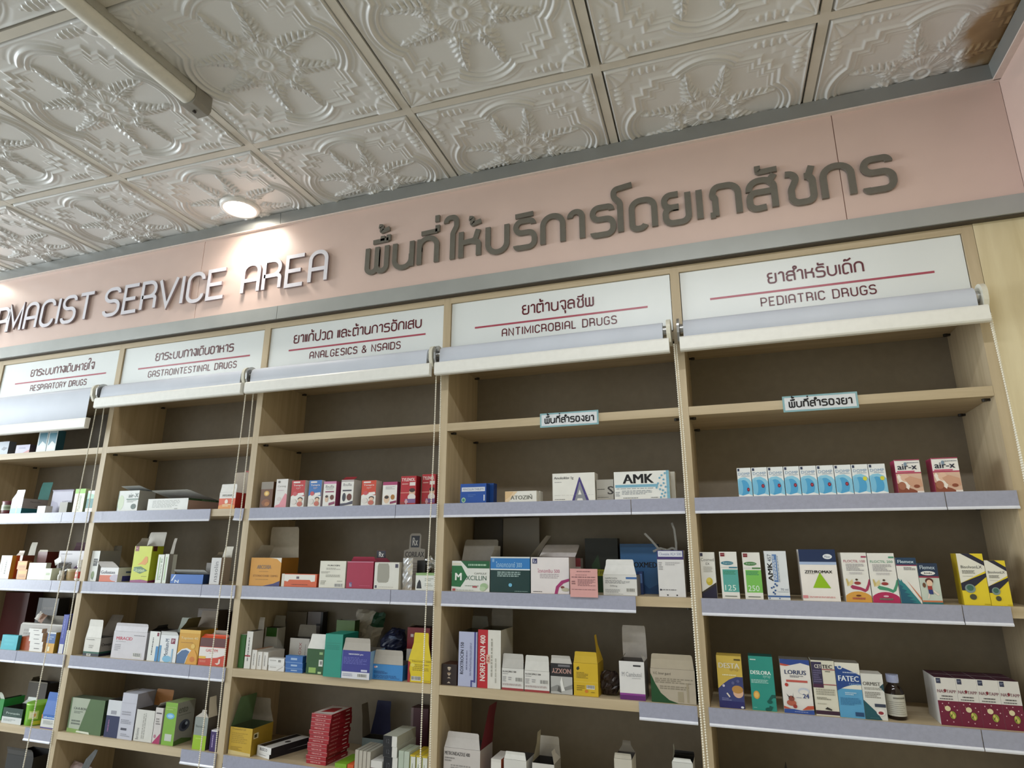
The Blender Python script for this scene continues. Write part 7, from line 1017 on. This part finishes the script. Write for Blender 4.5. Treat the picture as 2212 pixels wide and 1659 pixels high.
carton(-0.7042, 0.1, 1.3072, 0.1726, 0.1172, 0.06, '#c9c5c9', '#4a1f4a', '#c9c5c9', 'white and purple carton with a domed dark lid, at the back', op=1, inner='#3a1a3a', art=(('p', ((0.42, 0), (0.6, 0.4), (0.8, 0.6), (1, 0.7), (1, 0)), '#5a2460'), ('t', 'Omega', 0.05, 0.45, 0.5, 0.65, '#3a343c', 1), ('l', 0.08, 0.85, 0.5, 0.9, 1, '#77727a')), flaps=(('b', 0.0363, -10, 0.8, '#3a1426', '#4a1a2a'),))
carton(-0.8495, 0.004, 1.0328, 0.0949, 0.0558, 0.014, '#3ab0bf', '#1f7f8a', '#3ab0bf', 'turquoise carton leaning forward at the left', art=(('l', 0.2, 0.2, 0.8, 0.7, 2, '#4abcca'),))
carton(-0.7815, 0.02, 1.0328, 0.0743, 0.0499, 0.05, '#a84a1c', '#7d3414', '#a84a1c', 'orange-brown carton beside the turquoise one')
carton(-0.697, 0.01, 1.0328, 0.0752, 0.0201, 0.02, '#e0deda', '#c4a898', '#e0deda', 'small white carton, bottom of the stack of five', group='stack of five small white cartons', art=(('l', 0.35, 0.35, 0.75, 0.65, 1, '#6d6a6c'),))
carton(-0.699, 0.01, 1.0531, 0.0754, 0.0169, 0.02, '#e0deda', '#c4a898', '#e0deda', 'small white carton, second from the bottom of the stack of five', group='stack of five small white cartons', art=(('l', 0.35, 0.35, 0.75, 0.65, 1, '#6d6a6c'),))
carton(-0.708, 0.01, 1.0702, 0.0756, 0.016, 0.02, '#e0deda', '#c4a898', '#e0deda', 'small white carton, third from the bottom of the stack of five', group='stack of five small white cartons', art=(('l', 0.35, 0.35, 0.75, 0.65, 1, '#6d6a6c'),))
carton(-0.7087, 0.01, 1.0864, 0.0757, 0.0164, 0.02, '#e0deda', '#c4a898', '#e0deda', 'small white carton, fourth from the bottom of the stack of five', group='stack of five small white cartons', art=(('l', 0.35, 0.35, 0.75, 0.65, 1, '#6d6a6c'),))
carton(-0.7177, 0.01, 1.103, 0.076, 0.0153, 0.02, '#e0deda', '#c4a898', '#e0deda', 'small white carton, top of the stack of five', group='stack of five small white cartons', art=(('l', 0.35, 0.35, 0.75, 0.65, 1, '#6d6a6c'),))
carton(-0.614, 0.006, 1.0328, 0.0473, 0.0765, 0.035, '#3a5f9a', '#a8862a', '#cfd3d6', 'blue and yellow carton with a white cap line', art=(('r', 0, 0, 1, 0.46, '#d3a03a'), ('r', 0, 0.93, 1, 1, '#d9dcdc'), ('l', 0.2, 0.6, 0.8, 0.8, 2, '#9fb4d4'), ('r', 0.2, 0.08, 0.5, 0.3, '#e6dcb8')))
carton(-0.5557, 0.01, 1.0328, 0.0285, 0.1445, 0.06, '#26389a', '#1a2460', '#26389a', 'tall dark blue carton with a white label near the right upright', art=(('r', 0.1, 0.0, 0.9, 0.24, '#cfd0d4'), ('l', 0.3, 0.4, 0.5, 0.9, 1, '#8a94cc', 90)))
carton(-0.5261, 0.01, 1.0328, 0.0257, 0.0867, 0.06, '#d9d4bc', '#3a1f14', '#d9d4bc', 'cream carton tucked against the right upright')
carton(-0.7791, 0.075, 1.0328, 0.2552, 0.089, 0.07, '#a8a39c', '#8a858a', '#a8a39c', 'wide grey-white open carton behind the small stacks', op=1, inner='#5a544c', art=(('l', 0.1, 0.5, 0.5, 0.8, 2, '#8f8a84'),), flaps=(('f', 0.008, -8, 0.98, '#b3aea6', '#b3aea6'), ('b', 0.0336, -16, 0.96, '#8a858a', '#9a948a')))
carton(-0.9009, 0.17, 1.0328, 0.1277, 0.1883, 0.05, '#4a4644', '#1c1a1a', '#4a4644', 'dark grey and black carton standing at the back', art=(('l', 0.3, 0.7, 0.8, 0.8, 1, '#77726e'), ('r', 0, 0, 0.2, 1, '#1f1d1d')))
carton(-1.1094, 0.17, 1.0328, 0.1586, 0.2067, 0.06, '#4a161a', '#38100f', '#4a161a', 'dark red carton at the back left edge')
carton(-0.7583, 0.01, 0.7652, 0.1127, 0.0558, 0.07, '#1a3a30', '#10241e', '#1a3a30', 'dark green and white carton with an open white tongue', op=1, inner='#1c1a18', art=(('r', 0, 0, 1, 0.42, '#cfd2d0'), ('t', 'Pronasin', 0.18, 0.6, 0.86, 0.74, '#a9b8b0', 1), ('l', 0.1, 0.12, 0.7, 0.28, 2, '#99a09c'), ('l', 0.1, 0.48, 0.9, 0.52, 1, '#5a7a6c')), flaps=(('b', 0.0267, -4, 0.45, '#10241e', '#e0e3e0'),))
carton(-0.8619, 0.03, 0.7652, 0.0249, 0.0776, 0.08, '#1f8a3a', '#1f8a3a', '#1f8a3a', 'bright green open carton cut by the left edge', op=1, inner='#2a3a2a', flaps=(('f', 0.0317, 30, 1, '#d9e0d6', '#d9e0d6'),))
carton(-0.5519, 0.01, 0.7652, 0.0812, 0.0476, 0.06, '#d9d9d4', '#b9794a', '#d9d9d4', 'blue and white carton with orange edges and a slanted top', op=1, inner='#5a544c', art=(('r', 0, 0, 1, 0.1, '#5a4f8a'), ('r', 0.06, 0.7, 0.94, 1, '#2a66b8'), ('r', 0, 0.7, 0.06, 1, '#cf7a4a'), ('r', 0.94, 0.7, 1, 1, '#cf7a4a'), ('t', 'abena', 0.12, 0.76, 0.86, 0.9, '#cfe0f0', 1), ('l', 0.15, 0.3, 0.8, 0.6, 5, '#a9aca8')), flaps=(('f', 0.0787, -6, 0.9, '#2a60b0', '#8a8a84'),))
carton(-0.8984, 0.19, 0.7652, 0.1145, 0.1056, 0.05, '#57524c', '#2a2624', '#57524c', 'grey and black open carton at the back behind the lime tub', op=1, inner='#1f1c1a', flaps=(('f', 0.008, 25, 1.0, '#8a857c', '#8a857c'), ('l', 0.018, -6, 0.6, '#6a645a', '#6a645a')))

# ------------------------------------------------------------------ bottles, tubs, foil, bags and cards
def decal_cyl(mb, r, z0, z1, a0, a1, m, n=20):
    vs = []
    for i in range(n + 1):
        a = a0 + (a1 - a0) * i / n
        vs += [(r * math.cos(a), r * math.sin(a), z0), (r * math.cos(a), r * math.sin(a), z1)]
    mb.add(vs, [(2 * i, 2 * i + 2, 2 * i + 3, 2 * i + 1) for i in range(n)], m, True)
def bottle(x, y, z, r, h, body, label, capcol, papers, caph=.16, neck=.45, name='medicine_bottle'):
    o = empty(name, (x, y + r, z + .0003)); tag(o, label, 'bottle')
    mb = MB(); hb = h * (1 - caph)
    mb.lathe([(r * .9, 0), (r, .003), (r, hb * .66), (r * .93, hb * .74), (r * .72, hb * .84), (r * neck, hb * .90), (r * neck, hb)], body, 36); mb.build('bottle_body', o)
    mb = MB(); rc = r * (neck + .12)
    prof = [(rc * 1.02, 0), (rc * 1.02, h * .02), (rc, h * .025), (rc, h * caph * .92), (rc * .93, h * caph), (0.0003, h * caph)]
    mb.lathe([(a, b + hb - .004) for a, b in prof], capcol, 30)
    for k in range(30):
        a = 2 * math.pi * k / 30
        mb.box(rc * math.cos(a) - .0004, rc * math.cos(a) + .0004, rc * math.sin(a) - .0004, rc * math.sin(a) + .0004, hb - .001, hb + h * caph * .85, capcol)
    mb.build('cap', o)
    mb = MB()
    for z0, z1, a0, a1, c, off in papers:
        decal_cyl(mb, r + .0004 + off, hb * z0, hb * z1, R(a0), R(a1), ink(c))
    mb.build('paper_label', o)
    return o
AMBER = mat('#1d0d08', .08, var=.1)
bottle(2.345, .022, LEVELS[4], .0215, .104, AMBER, 'small dark brown medicine bottle with pale blue cap beside the white and teal carton', mat('#aab2d2', .35),
       [(.10, .66, -190, 10, '#c9c8c0', 0)] + [(.16 + .05 * k, .17 + .05 * k, -150, -40 - 9 * (k % 3), '#8f8d86', .0002) for k in range(7)] + [(.55, .59, -110, -30, '#77756e', .0002)], neck=.50)
bottle(-.5455, .012, LEVELS[3], .022, .086, mat('#d9d5d0', .3), 'white bottle with a red label and white cap, beside the upright of the respiratory bay', mat('#e4e1dc', .35),
       [(.08, .95 * .66, -200, 20, '#c43a2c', 0), (.08, .16, -200, 20, '#e2dcd6', .0002), (.3, .46, -110, -70, '#e0b0a4', .0002)], caph=.34, neck=.8)
bottle(-.6476, .012, LEVELS[3], .012, .040, mat('#dcdad2', .3), 'tiny white bottle in front of the plastic-wrapped packet', mat('#e6e4de', .35), [(.2, .6, -170, -10, '#c3c0b6', 0)], caph=.25, neck=.6)
def tub(x, y, z, r, h, m, label, rim, papers, name):
    o = empty(name, (x, y + r, z + .0003)); tag(o, label, 'tub')
    mb = MB(); mb.lathe([(r * .94, 0), (r * .97, .002), (r, h * .9), (r, h * .93)], m, 44); mb.build('tub_body', o)
    mb = MB(); mb.lathe([(r * 1.02, h * .91), (r * 1.03, h * .95), (r * 1.01, h), (r * .9, h), (.0005, h)], rim, 44); mb.build('tub_lid', o)
    mb = MB()
    for z0, z1, a0, a1, c, off in papers: decal_cyl(mb, r + .0005 + off, h * z0, h * z1, R(a0), R(a1), ink(c))
    mb.build('paper_label', o)
tub(-.674, .010, LEVELS[5], .043, .078, mat('#6fae22', .3), 'lime green round tub between the dark green and blue cartons', mat('#86bf3a', .35),
    [(.30, .68, -80, -35, '#b9d86a', 0), (.36, .62, -74, -42, '#e0e6b8', .0003), (.42, .56, -58, -46, '#cf9a2c', .0006), (.05, .22, -60, -20, '#b5bf2c', 0)], 'round_tub')
tub(-.617, .030, LEVELS[3], .030, .045, mat('#c9b990', .35), 'low beige jar beside the red-labelled bottle', mat('#dad3c0', .4), [(.15, .75, -180, 0, '#b59a6c', 0)], 'round_jar')
tub(-1.082, .016, LEVELS[2], .044, .058, mat('#5f1a24', .35), 'dark red round tub at the left edge of the respiratory shelf', mat('#6f2230', .4), [(.3, .7, -150, -20, '#9aa58c', 0), (.42, .58, -150, -20, '#6d7a5a', .0003)], 'round_tub')

def crumple(mb, nx, nz, w, h, t, m, seed, amp, pinch=None, m2=None, stripe=None):
    """sheet-like sealed packet: front and back skins with random creases"""
    rnd = random.Random(seed)
    P = [[(rnd.uniform(-1, 1), rnd.uniform(-1, 1)) for _ in range(nz + 1)] for _ in range(nx + 1)]
    for sgn in (-1, 1):
        vs = []
        for i in range(nx + 1):
            for j in range(nz + 1):
                u, v = i / nx, j / nz
                k = 1.0 if pinch is None else pinch(v)
                b = math.sin(math.pi * u) ** .6 * math.sin(math.pi * min(1, v * .97 + .015)) ** .5
                vs.append(((u - .5) * w * k + amp * .4 * P[i][j][0], sgn * (t / 2 * b) + amp * P[i][j][1], v * h + (amp * .5 * P[i][j][0] if 0 < j else 0)))
        for i in range(nx):
            for j in range(nz):
                a = i * (nz + 1) + j
                f = (a, a + nz + 1, a + nz + 2, a + 1)
                mm = m2 if (m2 and stripe and stripe(i / nx, j / nz)) else m
                mb.add([vs[q] for q in f], [(0, 1, 2, 3)], mm)
FOIL = mat('#e0e1e4', .24, metal=.7, var=.05)
mb = MB(); crumple(mb, 5, 12, .034, .100, .010, FOIL, 5, .0022); tag(mb.build('foil_strip', loc=(.966, .024, LEVELS[3]), rz=R(6)), 'crinkled silver foil strip standing upright beside the white window carton', 'foil strip')
mb = MB(); crumple(mb, 5, 8, .040, .052, .008, FOIL, 9, .004); o = mb.build('foil_sachet', loc=(.992, .075, LEVELS[3] + .062)); o.rotation_euler = (R(-10), R(52), R(15)); tag(o, 'torn silver foil sachet sticking out behind the foil strip', 'foil strip')
carton(.996, .060, LEVELS[3], .030, .092, .05, '#1d1b1a', '#151413', '#1d1b1a', 'dark open carton behind the silver foil strip', op=1, inner='#141210')
# pharmacy show card with a tab, and the small dark tab behind the crimson carton
mb = MB()
mb.prism([(-.043, 0), (.043, 0), (.040, .128), (.022, .131), (.022, .176), (.016, .183), (-.018, .183), (-.024, .176), (-.024, .129), (-.043, .124)], 'y', 0, .0014, mat('#a59c90', .55))
print_art(mb, [('t', 'CORILAX', .07, .555, .93, .655, '#3a302c', 1), ('r', .30, .735, .68, .955, '#2a2a36'), ('t', 'Rx', .37, .77, .61, .92, '#cfcac4', 1), ('l', .1, .2, .9, .45, 5, '#8a8176')],
          lambda u, v, l: (-.043 + .086 * u, -LAY * l, .183 * v))
o = mb.build('display_card', loc=(.923, .140, LEVELS[3] + .001)); o.rotation_euler = (R(-4), 0, 0); tag(o, 'grey show card with bold name and a dark prescription tab', 'card')
mb = MB()
mb.prism([(-.033, 0), (.036, 0), (.036, .088), (.024, .098), (.018, .099), (.018, .124), (-.018, .124), (-.018, .099), (-.026, .096), (-.033, .086)], 'y', 0, .0014, mat('#7d1730', .5))
print_art(mb, [('r', .22, .80, .74, .995, '#20202c'), ('t', 'Rx', .36, .825, .62, .965, '#d9d4d0', 1)], lambda u, v, l: (-.033 + .069 * u, -LAY * l, .124 * v))
tag(mb.build('display_card', loc=(.832, .074, LEVELS[3])), 'crimson card with a black prescription tab rising behind the crimson carton', 'card')
# crumpled dark sachet, sacks and pouches
mb = MB(); crumple(mb, 8, 8, .050, .060, .035, mat('#2e211c', .35, var=.2), 21, .005, lambda v: .75 + .5 * math.sin(v * 3)); tag(mb.build('paper_bag', loc=(1.626, .045, LEVELS[4] + .005)), 'crumpled dark brown bag on the shelf right of the yellow carton', 'bag')
mb = MB(); crumple(mb, 9, 10, .115, .125, .05, mat('#b5ada0', .55, var=.08), 33, .006, lambda v: .8 + .3 * v, mat('#1f4a34', .5), lambda u, v: u > .66 and v > .55); o = mb.build('paper_bag', loc=(.722, .175, LEVELS[4] + .064)); o.rotation_euler = (R(-10), R(6), 0)
tag(o, 'crumpled white and green paper bag lying over the cartons at the back', 'bag')
carton(.722, .150, LEVELS[4], .105, .044, .05, '#57504a', '#3f3933', '#57504a', 'low grey carton under the crumpled paper bag', op=0)
mb = MB(); crumple(mb, 9, 9, .100, .075, .04, mat('#1d2448', .4, var=.1), 41, .004, lambda v: .55 + .5 * math.sin(math.pi * min(1, v + .15)), mat('#6a7a9a', .4), lambda u, v: .25 < u < .75 and .35 < v < .5); o = mb.build('pouch', loc=(.846, .148, LEVELS[4] + .066)); o.rotation_euler = (R(-25), R(8), 0)
tag(o, 'navy rounded pouch with a pale name band lying behind the sky blue carton', 'pouch')
carton(.850, .120, LEVELS[4], .085, .064, .06, '#3f4a46', '#2a332f', '#46504c', 'dark green-grey carton under the navy pouch', op=0)
# clear wrapped packet and its tag
mb = MB(); crumple(mb, 8, 7, .075, .062, .03, mat('#8f8b88', .12, var=.15, trans=.35), 51, .004); o = mb.build('plastic_packet', loc=(-.690, .062, LEVELS[3] + .0045)); tag(o, 'clear plastic-wrapped packet with a white tag, in the respiratory bay', 'packet')
mb = MB(); mb.box(-.019, .019, -.0006, 0, -.012, .012, mat('#e4e3de', .5)); q = mb.build('paper_tag', o); q.location = (-.012, -.024, .072); q.rotation_euler = (0, R(-28), 0)
# rolled leaflets in the wide grey carton
for i, (x, z, rz_, lab) in enumerate(((-.862, LEVELS[4] + .112, 20, 'pink-brown folded leaflet poking out of the grey carton, left one'), (-.645, LEVELS[4] + .104, -18, 'pink and white folded leaflet poking out by the dark blue carton'))):
    mb = MB(); crumple(mb, 6, 4, .052, .034, .012, mat('#b5907c', .6, var=.12), 60 + i, .003, None, mat('#cfc8bf', .6), lambda u, v: u < .4)
    o = mb.build('leaflet', loc=(x, .112, z - .012)); o.rotation_euler = (R(-20), R(rz_), 0); tag(o, lab, 'leaflet')
# torn clear wrapping above the tall white carton by the right upright of the antimicrobial bay
mb = MB()
for pts in ([(-.052, .058), (-.035, .040), (-.012, .012), (.0, .0)], [(.028, .088), (.034, .070), (.037, .030), (.036, .0)], [(-.030, .006), (-.01, .016), (.012, .010), (.030, .020), (.036, .002)]):
    mb.ribbon(fillet(pts, .01), .006, 0, .0012, mat('#8d8b86', .15, var=.1, trans=.3))
o = mb.build('plastic_wrapper', loc=(1.800, .030, LEVELS[3] + .118)); tag(o, 'torn clear plastic curling above the tall white carton', 'wrapper')
# silver blister strips peeping out of the green and white carton
mb = MB(); mb.box(-.030, .030, -.02, .02, 0, .0006, FOIL)
for k in range(5): mb.lathe([(.0045, .0006), (.0042, .003), (.0025, .0045), (.0003, .005)], FOIL, 12, (-.024 + .012 * k, 0, 0))
o = mb.build('blister_strip', loc=(1.160, .03, LEVELS[3] + .0655)); o.rotation_euler = (R(30), 0, 0); tag(o, 'silver blister strip peeping out of the open green and white carton', 'blister')
# bottom shelf: only the tops show
mb = MB(); mb.prism([(-.044, .08), (-.03, .09), (.035, .20), (.043, .22), (.030, .222), (-.01, .185), (-.035, .13)], 'y', 0, .0012, mat('#57595a', .25, var=.15)); o = mb.build('plastic_sheet', loc=(-.340, .03, LEVELS[6] - .006)); tag(o, 'dark leaf-shaped plastic flap rising from the lowest visible shelf of the gastro bay', 'plastic')
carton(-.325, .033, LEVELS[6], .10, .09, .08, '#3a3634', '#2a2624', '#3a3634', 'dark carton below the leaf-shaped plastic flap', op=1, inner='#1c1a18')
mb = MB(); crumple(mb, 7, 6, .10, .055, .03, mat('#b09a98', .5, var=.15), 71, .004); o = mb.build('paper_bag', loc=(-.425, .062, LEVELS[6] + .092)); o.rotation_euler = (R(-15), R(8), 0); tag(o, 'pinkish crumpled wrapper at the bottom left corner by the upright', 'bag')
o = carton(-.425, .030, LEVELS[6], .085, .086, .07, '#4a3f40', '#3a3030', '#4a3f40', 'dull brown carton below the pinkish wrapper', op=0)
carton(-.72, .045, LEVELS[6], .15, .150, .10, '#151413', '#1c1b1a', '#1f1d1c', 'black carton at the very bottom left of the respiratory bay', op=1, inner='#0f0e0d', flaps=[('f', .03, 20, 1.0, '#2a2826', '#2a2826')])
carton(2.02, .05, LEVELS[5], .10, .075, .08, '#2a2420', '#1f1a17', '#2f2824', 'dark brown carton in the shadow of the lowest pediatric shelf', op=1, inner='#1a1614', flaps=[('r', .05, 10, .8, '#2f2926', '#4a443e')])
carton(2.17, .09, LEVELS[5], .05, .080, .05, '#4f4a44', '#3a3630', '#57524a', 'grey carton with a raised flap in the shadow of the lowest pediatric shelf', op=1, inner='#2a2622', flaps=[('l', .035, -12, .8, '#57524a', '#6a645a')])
# brown marks on the back wall of the shelves: folded dividers standing at the back
